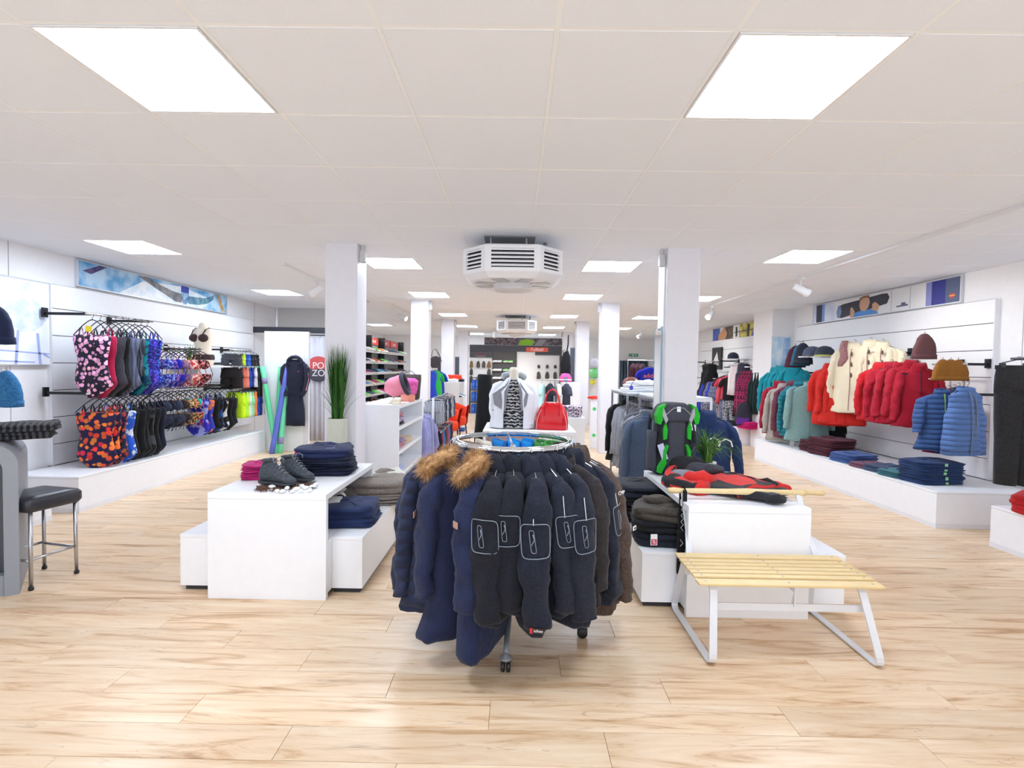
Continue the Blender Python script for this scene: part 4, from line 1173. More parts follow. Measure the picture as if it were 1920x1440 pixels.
l2 = [(6.36, 'bik', 'dark slate', clr('bik slate', (52, 60, 82), (36, 42, 60), 'melange')), (6.48, 'bik', 'dark navy', clr('bik navy', (24, 28, 46))), (6.60, 'bik', 'slate blue', clr('bik slate2', (60, 68, 92), (40, 46, 66))), (6.72, 'bik', 'near-black patterned', clr('bik dk', (34, 28, 34), (60, 44, 44), 'camo')),
      (6.84, 'bik', 'brown animal print', clr('bik leo', (210, 170, 120), (60, 40, 30), 'camo', scale=2)), (6.95, 'bik', 'orange animal print', clr('bik leo2', (224, 160, 100), (70, 40, 30), 'camo', scale=2)), (7.05, 'bik', 'pink and turquoise', clr('bik pt', (210, 60, 130), (40, 180, 180), 'camo')),
      (7.14, 'sw', 'royal blue with white streaks', clr('swim rb', (44, 40, 170), (150, 160, 220), 'camo', scale=.35)), (7.26, 'sw', 'orange and blue', clr('swim ob', (50, 60, 170), (230, 120, 60), 'camo', scale=.4)),
      (7.38, 'sw', 'plain black', clr('swim black', (20, 20, 24))), (7.50, 'sw', 'black with blue straps', clr('swim blackblue', (20, 22, 30), (20, 70, 130), 'camo', scale=.3)), (7.62, 'sw', 'black and white', clr('swim bw', (22, 22, 24), (205, 205, 205), 'camo', scale=.3)), (7.74, 'sw', 'black, the farthest', clr('swim black', (20, 20, 24))), (7.86, 'sw', 'matt black with a low back', clr('swim mblack', (28, 28, 32)))]
for i, (y, k, d, m) in enumerate(l2):
    parts_ = bikini_parts(i % 3) if k == 'bik' else swimsuit_parts(i % 4, .54)
    put(parts_, 'bikini_set' if k == 'bik' else 'one_piece_swimsuit', 'bikini' if k == 'bik' else 'swimsuit', '%s %s, %s on the far half of the lower rail' % (d.split(',')[0], 'bikini' if k == 'bik' else 'swimsuit', ORD[i]), (-4.5, y, 1.172), R.uniform(-.15, .25), [m], 'swimwear on the far half of the lower rail', 1.2 if k == 'bik' else 1.0)
far = [('upper far rail', 1.73, 8.0, .085, [((60, 62, 70), 'grey'), ((170, 200, 30), 'lime'), ((20, 60, 140), 'blue'), ((30, 80, 180), 'bright blue'), ((22, 22, 26), 'black'), ((26, 26, 30), 'black and red'), ((18, 18, 20), 'plain black')], .17),
       ('middle far rail', 1.512, 8.0, .09, [((30, 26, 28), 'black with a checked rim'), ((190, 96, 80), 'brown checked'), ((204, 120, 96), 'orange checked'), ((30, 60, 150), 'blue patterned'), ((26, 44, 120), 'dark blue'), ((210, 212, 222), 'white and grey'), ((20, 20, 24), 'black long'), ((24, 24, 28), 'black white-striped')], .30),
       ('lower far rail', 1.112, 8.1, .085, [((190, 232, 30), 'bright lime'), ((176, 224, 60), 'pale lime'), ((222, 240, 210), 'white and green'), ((120, 206, 150), 'mint'), ((226, 120, 60), 'orange'), ((40, 70, 160), 'blue patterned'), ((30, 50, 130), 'dark blue'), ((226, 228, 236), 'white'), ((24, 24, 30), 'black and white')], .38)]
for nm, z, y0, dy, lst, ln in far:
    for i, (c, d) in enumerate(lst):
        L_ = ln + (.16 if 'long' in d or 'white-striped' in d else 0)
        m = cloth('trunks ' + d, c, (210, 210, 214) if 'white' in d and 'and' in d else None, 'dots' if 'patterned' in d else ('hstripes' if 'striped' in d or 'check' in d else 'plain'), scale=2.5)
        put(shorts_parts(i % 3, L_, .155), 'swim_trunks', 'trunks', '%s swim trunks on the %s, %s from the left' % (d, nm, ORD[i]), (-4.5, y0 + i * dy, z), R.uniform(-.12, .12), [m], 'trunks on the ' + nm, 1.06, hang=HANG_S)
# shelf with the bikini mannequin
t = empty('mannequin_shelf', (-4.72, 7.6, 1.46), 0, 'small white shelf under the bikini mannequin on the left wall', 'shelf')
MB().box(-.27, -.35, -.018, .24, .35, 0).build('board', WHITE, t); MB().box(-.26, -.02, -.05, -.2, .02, -.018).build('shelf_bracket', BLACK_M, t)
bp2 = (-4.66, 7.52, 1.46)
t = empty('bikini_mannequin', bp2, -.15, 'white headless mannequin torso in a dark brown bikini', 'mannequin')
CR = plain('mannequin cream', (236, 226, 208), .5)
tubecloth(MB(), [(0, .0, 0, .13, .10), (.05, 0, 0, .17, .10), (.12, 0, 0, .175, .105), (.22, 0, 0, .13, .085), (.30, 0, 0, .125, .08), (.40, 0, -.01, .155, .10), (.48, 0, 0, .165, .085), (.54, 0, 0, .15, .06), (.565, 0, 0, .07, .045), (.62, 0, 0, .05, .045), (.64, 0, 0, .03, .03)], 20, 0, 3, 0, 0, 1, p=2).build('torso', CR, t, True)
BRB = cloth('bikini brown', (70, 52, 52), (56, 40, 42))
mb = MB()
for s in (-1, 1): mb.ell((s * .075, -.085, .41), .078, .05, .06, 14, 8)
mb.build('bikini_top', BRB, t, True)
for s in (-1, 1): MB().bar([(s * .09, -.12, .45), (s * .10, -.07, .53), (s * .11, -.01, .565), (s * .10, .05, .50)], .02, .004, up=(0, -1, .1)).build('strap', BRB, t)
tubecloth(MB(), [(.17, 0, 0, .163, .106), (.13, 0, 0, .178, .112), (.09, 0, 0, .175, .11)], 20, 0, 3, 0, 0, 1, p=2, cap0=False, cap1=False).build('bikini_bottom', BRB, t, True)
GRN = plain('leaf green', (112, 150, 70), .5, grain=.3)
def grass(t, n, h, spread, r0, mat, seed, w=.006, droop=.3, name='blades', z0=0.0, pw=1.0):
    rg = random.Random(seed); mb = MB()
    for i in range(n):
        a = rg.uniform(0, 2 * PI); q = rg.random() ** .7 * r0; hh = h * rg.uniform(.55, 1); sp_ = spread * rg.uniform(.2, 1) ** pw
        b = Vector((q * math.cos(a), q * math.sin(a), z0)); d = Vector((math.cos(a), math.sin(a), 0))
        sd = Vector((-d.y, d.x, 0)).lerp(Vector((rg.uniform(-1, 1), rg.uniform(-1, 1), 0)), .6).normalized()
        vs = []
        for k in range(6):
            f = k / 5
            p = b + d * sp_ * f ** 1.8 + Vector((0, 0, hh * (f - droop * f ** 3 * sp_ / max(.05, spread))))
            ww = w * (1 - f) ** .6 * .5 + .0004
            vs += [p - sd * ww, p + sd * ww]
        mb.add(vs, [(2 * k, 2 * k + 1, 2 * k + 3, 2 * k + 2) for k in range(5)])
    o = mb.build(name, mat, t); tag(o, kind='stuff'); return o
t = empty('small_grass_plant', (-4.72, 7.30, 1.46), 0, 'small green grass plant on the shelf left of the bikini mannequin', 'plant')
MB().lathe([(.035, 0), (.045, .08), (.04, .08), (.035, .07)], 14).build('pot', plain('pot pale', (230, 232, 228), .5), t, True)
grass(t, 70, .30, .12, .03, GRN, 3, .008, z0=.07)
# changing cabin partition, noodles, bathrobe
t = empty('cabin_partition', (-4.02, 8.75, 0), 0, 'white partition panel at the end of the swimwear wall', 'partition')
MB().box(-.335, 0, .0, .335, .04, 2.07).build('panel', WHITE, t); MB().box(.335, 0, 0, .43, .06, 2.07).build('end_post', WHITE_E, t)
nd = [((-4.19, 8.50), (-4.07, 8.62, 1.46), (104, 214, 160), 'green foam noodle leaning left, the leftmost'), ((-4.05, 8.52), (-4.04, 8.69, 1.46), (92, 206, 150), 'green foam noodle standing upright against the partition'), ((-4.08, 8.44), (-3.90, 8.62, 1.46), (98, 112, 206), 'violet-blue foam noodle leaning to the right'), ((-3.97, 8.50), (-3.93, 8.68, 1.40), (110, 216, 168), 'green foam noodle behind the bathrobe side')]
for i, ((bx_, by_), tp, c, lab) in enumerate(nd):
    if i == 0: bx_, tp = -4.02, (-4.33, 8.62, 1.45)
    t = empty('foam_noodle', (bx_, by_, 0), 0, lab, 'foam noodle', 'foam noodles by the partition')
    v = Vector(tp) - Vector((bx_, by_, 0))
    n_ = plain('noodle %d' % i, c, .8)
    MB().tube([v * k / 8 for k in range(9)], .042, 14).build('foam', n_, t, True)
    if i in (0, 3):
        a, b = (.80, .87) if i == 0 else (.11, .19)
        MB().tube([v * a, v * b], .0435, 14).build('paper_band', plain('noodle band', (140, 130, 170), .7), t, True)
ROBE = cloth('navy terry', (38, 42, 62), (28, 32, 50), 'stripes', scale=3, bump=.5)
rb = atY(556, 672, 8.66)
t = empty('bathrobe', (rb.x, 8.62, rb.z + .04), 0, 'navy hooded bathrobe with red-striped sleeves hanging on the partition', 'bathrobe')
tubecloth(MB(), [(-.06, 0, 0, .10, .03), (-.10, 0, 0, .15, .05), (-.16, 0, 0, .19, .06), (-.35, 0, 0, .175, .065), (-.60, 0, 0, .12, .055), (-.68, 0, 0, .125, .055), (-.9, 0, 0, .15, .06), (-1.19, 0, 0, .165, .06)], 22, .012, 6, 1, .008, 8, sub=2).build('robe_body', ROBE, t, True)
REDS = cloth('red white stripes', (190, 40, 56), (235, 200, 205), 'stripes', scale=3)
for s in (-1, 1):
    tubecloth(MB(), [(-.13, s * .16, 0, .03, .04), (-.2, s * .20, -.01, .045, .05), (-.4, s * .215, -.02, .04, .05), (-.60, s * .175, -.03, .035, .045), (-.68, s * .13, -.045, .035, .04)], 12, .004, 3, 1, .006, 10, sub=2).build('sleeve', [ROBE, REDS], t, True)
    MB().bar([(s * .215, -.045, -.18), (s * .235, -.055, -.4), (s * .20, -.065, -.58)], .03, .004, up=(0, -1, 0)).build('sleeve_stripes', REDS, t)
mb = MB(); rings = []
for j in range(15):
    a = PI * (-.25 + 1.5 * j / 14); c_ = Vector((.11 * math.cos(a), -.03, -.10 + .085 * math.sin(a)))
    rings.append([c_ + Vector((math.cos(a) * .03 * math.cos(b), .045 * math.sin(b), math.sin(a) * .03 * math.cos(b))) for b in [2 * PI * k / 8 for k in range(8)]])
mb.loft(rings); mb.jitter(.008, 12, 3); mb.build('hood', ROBE, t, True)
MB().bar([(-.125, -.05, -.62), (0, -.075, -.63), (.125, -.05, -.62)], .004, .045, up=(0, 0, 1)).build('belt', ROBE, t)
MB().box(.07, -.068, -.27, .09, -.066, -.255).build('chest_logo', plain('pink logo', (220, 90, 120)), t)
MB().tube([(0, 0, -.02), (0, -.01, .03), (0, .03, .04)], .004, 6).build('hook', STEEL, t)
MB().box(-.02, -.034, -.16, .02, -.032, -.08).build('neck_label', PAPER, t)
# changing cabin: curtain with round logo, dark pelmet
CUR = cloth('white curtain', (226, 226, 234), (214, 214, 224), bump=.1)
mb = MB(); n_ = 60; rows = []
for z in (.06, .5, 1.0, 1.5, 2.02):
    rows.append([Vector((-4.3 + .95 * k / n_, 9.55 + .035 * math.sin(k * 1.05) + .01 * math.sin(k * .37 + z), z)) for k in range(n_ + 1)])
vs = [p for r_ in rows for p in r_]
mb.add(vs, [(j * (n_ + 1) + i, j * (n_ + 1) + i + 1, (j + 1) * (n_ + 1) + i + 1, (j + 1) * (n_ + 1) + i) for j in range(4) for i in range(n_)])
t = empty('cabin_curtain', (0, 0, 0), 0, 'white changing cabin curtain printed with a round red logo', 'curtain')
o = mb.build('curtain_cloth', CUR, t, True)
sm = o.modifiers.new('thick', 'SOLIDIFY'); sm.thickness = .004
lc = atY(597, 692, 9.5)
def disc(r, x, y, z, a0, a1, m, nm):
    pts = [(x + r * math.cos(a0 + (a1 - a0) * k / 24), z + r * math.sin(a0 + (a1 - a0) * k / 24)) for k in range(25)]
    MB().loft([[(px_, y, pz_) for px_, pz_ in pts], [(px_, y - .003, pz_) for px_, pz_ in pts]]).build(nm, m, t)
disc(.24, lc.x, 9.505, lc.z, 0.0, PI, plain('logo red', (206, 84, 84), .7), 'logo_top')
disc(.24, lc.x, 9.505, lc.z, -PI, 0, plain('logo dark', (74, 72, 86), .7), 'logo_bottom')
text('logo_lettering', 'PO', .17, PAPER, t, (lc.x + .0, 9.499, lc.z + .06), (PI / 2, 0, 0), .001)
text('logo_lettering', 'ZO', .17, PAPER, t, (lc.x + .0, 9.499, lc.z - .08), (PI / 2, 0, 0), .001)
MB().box(-4.36, 9.5, 0, -4.31, 9.6, 2.09).build('curtain_post', WHITE_E, t)
for k in range(4): MB().cyl((-4.2 + k * .25, 9.55, 2.0), (-4.2 + k * .25, 9.55, 2.06), .006, 6).build('curtain_hook', STEEL, t)
MB().cyl((-4.35, 9.55, 2.06), (-3.3, 9.55, 2.06), .01, 8).build('curtain_rod', BLACK_M, t)
t = MB().box(-5.04, 9.62, 2.10, -3.25, 9.70, 2.21).build('cabin_pelmet', DARK); tag(t, 'dark pelmet board above the changing cabin curtain', 'pelmet')
t = MB().box(-5.0, 10.6, 2.26, -3.4, 10.66, ZC).build('trim_30', plain('bulkhead warm grey', (206, 203, 200), .7)); tag(t, kind='structure')
# --- pictures on the left wall
def picture(name, lab, corners, nrm, frame, base, thick=.03, cat='poster'):
    """corners (world): bottom-left, bottom-right, top-right, top-left seen from the room; returns placer uv -> local"""
    bl, br, tr, tl = [Vector(c) for c in corners]
    t = empty(name, bl, 0, lab, cat)
    u_ = br - bl; v_ = tl - bl; n_ = Vector(nrm)
    def q(u, v, d=0): return u_ * u + v_ * v + n_ * (thick + d)
    fw_ = .014
    fu, fv = fw_ / u_.length, fw_ / v_.length
    for (a, b, c, d_) in (((0 - fu, 0 - fv), (1 + fu, -fv), (1 + fu, 0), (-fu, 0)), ((-fu, 1), (1 + fu, 1), (1 + fu, 1 + fv), (-fu, 1 + fv)), ((-fu, 0), (0, 0), (0, 1), (-fu, 1)), ((1, 0), (1 + fu, 0), (1 + fu, 1), (1, 1))):
        MB().loft([[q(*p, -thick) for p in (a, b, c, d_)], [q(*p, .006) for p in (a, b, c, d_)]]).build('frame', frame, t)
    MB().loft([[q(0, 0, -thick), q(1, 0, -thick), q(1, 1, -thick), q(0, 1, -thick)], [q(0, 0), q(1, 0), q(1, 1), q(0, 1)]]).build('print', base, t)
    def layer(pts, m, d=.001, nm='print_shape'):
        MB().loft([[q(u, v, d) for u, v in pts], [q(u, v, d + .0008) for u, v in pts]]).build(nm, m, t)
    return t, layer, q
def blobm(name, a, b, scale=6, det=5, lo=.4, hi=.6):
    if name in _mc: return _mc[name]
    m, nt, bs = _new(name); tc = N(nt, 'ShaderNodeTexCoord'); nz = N(nt, 'ShaderNodeTexNoise')
    nz.inputs['Scale'].default_value = scale; nz.inputs['Detail'].default_value = det
    cr = N(nt, 'ShaderNodeValToRGB'); cr.color_ramp.elements[0].position = lo; cr.color_ramp.elements[1].position = hi
    cr.color_ramp.elements[0].color = lin(a); cr.color_ramp.elements[1].color = lin(b)
    L(nt, tc.outputs['Object'], nz.inputs['Vector']); L(nt, nz.outputs['Fac'], cr.inputs[0]); L(nt, cr.outputs[0], bs.inputs['Base Color'])
    bs.inputs['Roughness'].default_value = .35; _mc[name] = m; return m
ALU = plain('pale aluminium frame', (214, 216, 222), .35, .5)
t, lay, q = picture('swimmer_poster', 'long blue poster of a butterfly swimmer high on the left wall', [(XL, 5.79, 2.37), (XL, 8.76, 2.37), (XL, 8.76, 2.655), (XL, 5.79, 2.655)], (1, 0, 0), ALU, blobm('water print', (84, 160, 214), (190, 222, 244), 4.5, 8))
foam = blobm('foam print', (214, 234, 248), (244, 250, 255), 9)
lay([(.20, 0), (.34, .75), (.48, .86), (.60, .95), (.72, .8), (.86, .6), (.78, 0)], foam, .0006)
sk = blobm('wet skin print', (66, 70, 84), (126, 120, 122), 9)
lay([(.31, .96), (.37, 1.0), (.45, .78), (.53, .62), (.605, .56), (.605, .10), (.56, .10), (.50, .30), (.42, .56)], sk, .0012)
lay([(.655, .12), (.655, .52), (.72, .56), (.79, .60), (.88, .90), (.87, .62), (.82, .34), (.74, .16)], blobm('wet arm print', (60, 120, 150), (130, 170, 180), 9), .0012)
lay([(.02, .62), (.10, .98), (.14, .98), (.06, .55)], blobm('purple hand print', (60, 50, 110), (110, 90, 140), 12), .0012)
lay([(.90, .98), (.93, .99), (.975, .2), (.99, .05), (.95, .05), (.93, .4)], blobm('hand print', (180, 140, 90), (226, 190, 140), 12), .0012)
lay([(.600, .98), (.605, 1.0), (.655, 1.0), (.66, .98), (.66, .66), (.60, .66)], plain('swim cap blue', (40, 60, 170), .4), .0018, 'cap')
lay([(.60, .66), (.66, .66), (.658, .25), (.64, .05), (.618, .05), (.602, .25)], blobm('face print', (50, 80, 140), (150, 190, 220), 14), .0018, 'face')
t, lay, q = picture('exercise_poster', 'pale blue poster of an athlete on parallel bars, left edge', [(XL, 4.55, 1.46), (XL, 5.49, 1.46), (XL, 5.49, 2.32), (XL, 4.55, 2.32)], (1, 0, 0), ALU, blobm('pale print', (236, 242, 253), (248, 251, 255), 3))
lt = blobm('pale figure', (206, 220, 244), (232, 240, 252), 10)
lay([(.50, .45), (.42, .58), (.46, .72), (.60, .80), (.62, .95), (.68, .98), (.73, .93), (.73, .80), (.86, .70), (.92, .58), (.84, .48), (.74, .40), (.60, .38)], lt, .001, 'figure')
for pts in ([(.52, 0), (.55, 0), (.58, .40), (.55, .40)], [(.80, 0), (.83, 0), (.80, .38), (.77, .38)], [(.0, .17), (1, .12), (1, .135), (.0, .185)], [(.0, .04), (.75, .02), (.75, .035), (0, .055)], [(.85, .12), (1.0, .03), (1.0, .05), (.86, .14)]):
    lay(pts, plain('pale bar print', (170, 186, 236), .5), .0016, 'bar')
lay([(.94, .46), (.97, .58), (.99, .50), (.98, .3), (.95, .3)], lt, .001, 'figure')
# blue knitted hats hanging at the left edge
BLUEK = cloth('blue knit', (60, 130, 180), (40, 96, 150), 'melange', bump=.7)
for i, (px_, py_, Yv, s, m, lab) in enumerate(((12, 688, 4.35, 1.15, BLUEK, 'blue knitted hat hanging below the pale athlete poster, the front one'), (2, 690, 4.45, 1.1, BLUEK, 'blue knitted hat cut by the left edge behind the front one'), (-6, 566, 4.3, 1.2, cloth('navy knit', (30, 40, 70)), 'dark navy hat at the very left edge beside the poster'))):
    put(beanie_parts(i), 'knitted_hat', 'hat', lab, atY(px_, py_, Yv), 0, [m], 'knitted hats at the left edge', s)
for i, (px_, py_, Yv) in enumerate(((12, 832, 3.9), (24, 835, 4.0))):
    p = Vector((-3.36 + .03 * i, 0, .976 + .051 * i)); Yv = 3.42
    folded('folded_shirt', ('black striped shirt folded on the grey counter, %s one' % ('lower' if i == 0 else 'upper')), (p.x, Yv, p.z), .6, cloth('black stripes', (24, 24, 28), (74, 74, 80), 'stripes', scale=.8), .34, .3, .05, i + 3)
# ================================================================ RIGHT WALL: JACKETS
XRl = 4.62
def wr(y): return (XRl, y)
rail(4.62, 5.25, 6.0, 1.30, WR, 'lower near rail carrying the blue vests, right wall')
rail(4.62, 6.0, 7.0, 1.52, WR, 'rail carrying the red jackets, right wall')
rail(4.62, 6.6, 7.4, 1.78, WR, 'rail carrying the cream coats, right wall')
rail(4.62, 7.5, 8.6, 1.30, WR, 'rail carrying the sage and teal jackets, right wall')
rail(4.75, 8.5, 9.35, 1.50, WR, 'far rail carrying the turquoise jackets, right wall')
rail(4.85, 5.5, 5.95, 1.62, WR, 'short rail with the brown fur-trimmed hats, right wall')
def rput(px_, py_, Y, parts_, mats, name, cat, lab, rz=0, s=1.0, grp=None, extra=None, hang=HANG_B, sx=1):
    p = atY(px_, py_, Y); p.z += .10 * s
    return put(parts_, name, cat, lab, p, rz, mats, grp, s, hang, 0, extra, sx)
B1 = cloth('blue quilted vest', (64, 96, 150), (50, 78, 130), 'quilt', .9)
B2 = cloth('steel blue quilted vest', (96, 130, 186), (80, 112, 170), 'quilt', .9)
B3 = cloth('dark blue quilted vest', (30, 52, 90), (24, 42, 74), 'quilt', .9)
CRM = cloth('crimson fleece', (168, 26, 52), (140, 18, 44), 'melange')
gv = 'vests and fleeces on the lower near rail'
LIME = plain('lime zip', (150, 200, 60), .4)
rput(1766, 738, 5.42, jacket_parts(41, L=.62, W=.2, SL=.40, collar=True, puffy=1.0), [B1, CRM, LIME], 'hybrid_jacket', 'jacket', 'blue quilted jacket with crimson collar, lime zip and price tag, nearest of the lower rail', -.25, 1.0, gv, extra=lambda t: price_tag(t, (0, -.12, -.36)))
rput(1779, 740, 5.52, jacket_parts(42, L=.64, W=.2, SL=.55, lo=True), [CRM], 'fleece_jacket', 'jacket', 'crimson fleece right behind the blue jacket with crimson collar', -.15, 1.0, gv)
rput(1789, 738, 5.60, jacket_parts(43, L=.64, W=.2, SL=.55, lo=True), [CRM], 'fleece_jacket', 'jacket', 'crimson fleece next to the dark blue vest', -.1, 1.0, gv)
rput(1797, 736, 5.44, vest_parts(1, .62), [B3, B3, ZIPM], 'quilted_vest', 'vest', 'dark blue quilted vest beside the crimson fleeces', .1, 1.05, gv)
rput(1806, 736, 5.38, vest_parts(2, .62), [B3, B2, ZIPM], 'quilted_vest', 'vest', 'dark blue quilted vest between the steel blue one and another dark one', .15, 1.05, gv)
rput(1814, 734, 5.30, vest_parts(3, .62), [B2, B2, ZIPM], 'quilted_vest', 'vest', 'steel blue quilted vest at the right end of the lower rail', .2, 1.08, gv)
rput(1806, 733, 5.26, vest_parts(4, .64), [B2, B2, ZIPM], 'quilted_vest', 'vest', 'steel blue quilted vest, the second from the right end', .25, 1.04, gv)
RJ = cloth('red ski shell', (176, 24, 48), (152, 16, 38), bump=.5)
RJ2 = cloth('bright red ski shell', (206, 34, 44), (180, 24, 36), bump=.5)
gr = 'red ski jackets on the right wall'
def chestlogo(t): MB().box(.06, -.10, -.215, .115, -.097, -.203).build('chest_logo', PAPER, t, rot=(0, 0, 0))
def jk(v, **kw): return jacket_parts(v, L=kw.get('L', .68), W=.215, SL=.58, hood=kw.get('hood', True), collar=True, puffy=1.1, zipm=True)
rput(1652, 690, 6.30, jk(51), [RJ2, RJ2, BLK], 'ski_jacket', 'jacket', 'open red ski jacket with black lining strip, leftmost of the red group', -.9, .98, gr, extra=lambda t: MB().box(-.05, -.112, -.70, .06, -.094, -.14, bev=.004).build('lining_strip', BLK, t))
for i, (px_, py_, Y, rz, d) in enumerate(((1672, 690, 6.15, -.7, 'second from the left of the red group, with tags at the hem'), (1690, 688, 6.05, -.5, 'middle one of the red group'), (1708, 686, 5.98, -.4, 'second from the right of the red group'), (1722, 692, 5.92, -.3, 'rightmost of the red group, dark shoulders'))):
    def ex(t, i=i):
        chestlogo(t)
        if i == 0: price_tag(t, (.02, -.13, -.50), .05, .08); price_tag(t, (-.02, -.13, -.48), .04, .06)
        if i == 3: MB().box(-.19, -.05, -.165, .19, .05, -.15).build('dark_yoke', B3, t)
    rput(px_, py_, Y, jk(52 + i), [RJ, RJ, B3], 'ski_jacket', 'jacket', 'crimson ski jacket, ' + d, rz, 1.0, gr, extra=ex)
MKN = cloth('rose marl scarf', (130, 80, 84), (180, 140, 140), 'melange')
CRE = cloth('cream wool coat', (238, 230, 204), (226, 214, 184), 'plain', bump=.4)
gc = 'cream coats on the right wall'
def buttons(t):
    for k in range(3): MB().ell((.02, -.11, -.18 - k * .13), .012, .012, .03, 8, 5).build('toggle', plain('horn toggle', (90, 70, 60), .4), t)
MKN = cloth('rose marl scarf', (130, 80, 84), (180, 140, 140), 'melange')
def scarf(t): tubecloth(MB(), [(-.02, -.08, -.05, .04, .04), (-.12, -.10, -.06, .045, .05), (-.22, -.07, -.06, .05, .05), (-.34, -.12, -.04, .045, .04)], 10, .01, 3, 1, .02, 9, sub=2).build('scarf_lining', MKN, t, True)
rput(1602, 652, 6.85, jacket_parts(61, L=.82, W=.23, SL=.62, hood=True, collar=True, puffy=1.15), [CRE, CRE, MKN], 'wool_coat', 'coat', 'cream wool coat with rose scarf, nearest the orange-red jackets', -1.0, 1.08, gc, extra=lambda t: (scarf(t), buttons(t)))
rput(1632, 648, 6.70, jacket_parts(62, L=.82, W=.23, SL=.62, hood=True, collar=True, puffy=1.15), [CRE, CRE, MKN], 'wool_coat', 'coat', 'cream wool coat with dark toggles in the middle of three', -.9, 1.05, gc, extra=buttons)
rput(1655, 650, 6.60, jacket_parts(63, L=.70, W=.23, SL=.60, hood=True, collar=True, puffy=1.1), [CRE, CRE, MKN], 'wool_coat', 'coat', 'cream wool coat on the right of three, half behind red jackets', -.8, .98, gc, extra=buttons)
ORR = cloth('orange red shell', (214, 44, 34), (190, 34, 26), bump=.6)
go = 'orange-red jackets on the right wall'
for i, (px_, py_, Y, rz, d) in enumerate(((1557, 690, 7.2, -.9, 'left one, front fully shown'), (1575, 688, 7.05, -.8, 'middle one with a white tag'), (1590, 690, 6.98, -.7, 'right one, mostly behind the cream coat'))):
    rput(px_, py_, Y, jacket_parts(65 + i, L=.78 if i else .8, W=.215, SL=.6, hood=True, collar=True, puffy=1.1), [ORR, ORR, RJ], 'rain_jacket', 'jacket', 'orange-red rain jacket, ' + d, rz, 1.02, go, extra=(lambda t: price_tag(t, (.05, -.13, -.60), .06, .1)) if i == 1 else None)
gt = 'jackets on the rail left of the orange-red ones'
SAGE = cloth('sage fleece', (134, 170, 168), (116, 152, 150), 'melange')
TEAL = cloth('teal quilted', (30, 130, 146), (22, 106, 122), 'quilt', .9)
MAUV = cloth('mauve softshell', (116, 60, 76), (98, 48, 64), 'melange')
GRB = cloth('grey beige softshell', (172, 164, 156), (150, 142, 136))
rput(1518, 722, 7.55, jacket_parts(71, L=.74, W=.24, SL=.55, collar=True, hood=False), [SAGE], 'fleece_jacket', 'jacket', 'sage green fleece jacket shown face on, right end of its rail', -.35, 1.15, gt)
rput(1502, 722, 7.75, jacket_parts(72, L=.70, W=.22, SL=.62, hood=True, puffy=1.2), [TEAL], 'down_jacket', 'jacket', 'teal quilted down jacket just left of the sage fleece', -.9, 1.15, gt, extra=lambda t: price_tag(t, (.15, -.1, -.75), .06, .1))
rput(1487, 724, 7.95, jacket_parts(73, L=.74, W=.21, SL=.62, hood=True), [MAUV], 'softshell_jacket', 'jacket', 'mauve softshell jacket between the teal and grey ones', -.8, 1.12, gt)
rput(1470, 728, 8.15, jacket_parts(74, L=.76, W=.21, SL=.62, hood=True), [GRB], 'softshell_jacket', 'jacket', 'pale grey softshell jacket with a tag on the rail left of sage', -.7, 1.12, gt, extra=lambda t: price_tag(t, (.15, -.1, -.80), .06, .1))
rput(1462, 724, 8.35, jacket_parts(75, L=.72, W=.21, SL=.62, hood=True, lo=True), [CRM], 'softshell_jacket', 'jacket', 'crimson jacket mostly behind the pale grey one', -.6, 1.1, gt)
TQ = cloth('turquoise shell', (18, 148, 160), (14, 124, 138), bump=.5)
for i in range(5):
    rput(1455 + i * 9, 697 - i * 1.5, 9.0 - i * .13, jacket_parts(81 + i % 2, L=.70, W=.2, SL=.6, hood=True, collar=False, zipm=False), [TQ], 'ski_jacket', 'jacket', 'turquoise ski jacket high on the far rail, %s from the left' % ORD[i], -.9, 1.15, 'turquoise jackets on the far rail')
TR = cloth('black ski trousers', (24, 26, 32), (16, 17, 22))
for i, (px_, Y) in enumerate(((1508, 7.9), (1520, 7.75), (1532, 7.6), (1545, 7.45))):
    p = atY(px_, 790, Y)
    put(shorts_parts(i % 3, .44, .13), 'black_trousers', 'trousers', 'black trousers hanging below the sage fleece, %s from the left' % ORD[i], (p.x + .15, Y, .92), -.7, [TR], 'black trousers under the jackets', 1.1)
# hats
def rhat(px_, py_, Y, m, lab, rz=0, s=1.0, m2=None, name='knitted_hat'):
    p = atY(px_, py_, Y); p.z += .03 * s
    return put(beanie_parts(int(px_) % 5), name, 'hat', lab, p, rz, [m, m2 or m, BLACKP], 'hats hanging on the right wall', s)
rhat(1492, 648, 8.2, cloth('maroon knit', (84, 30, 50), (66, 22, 40), 'melange', bump=.7), 'maroon knitted hat in the upper left hat row', -.6, 1.3)
rhat(1501, 646, 8.1, cloth('teal knit', (30, 110, 136), (22, 90, 116), 'melange', bump=.7), 'teal knitted hat between maroon and dark ones', -.9, 1.25)
rhat(1506, 643, 8.0, cloth('dark slate knit', (40, 48, 62), (30, 36, 50), 'melange', bump=.7), 'dark slate knitted hat beside the two caps', -.9, 1.25)
rhat(1734, 626, 5.75, cloth('checkered wool', (74, 40, 44), (120, 80, 80), 'hstripes', scale=3, bump=.4), 'dark checkered wool hat hanging alone above the red jackets', -.3, 1.05)
BRN = cloth('tan suede', (150, 98, 34), (126, 78, 24)); FURB = cloth('fur brown', (150, 130, 90), (96, 80, 52), 'melange')
for i, px_ in enumerate((1768, 1783, 1797)):
    rhat(px_, 674, 5.62 - i * .02, BRN, 'tan fur-trimmed hat on the short rail above the vests, %s from the left' % ORD[i], -.3, .86, BRN, 'fur_trimmed_hat')
    p = atY(px_ - 6, 676, 5.60)
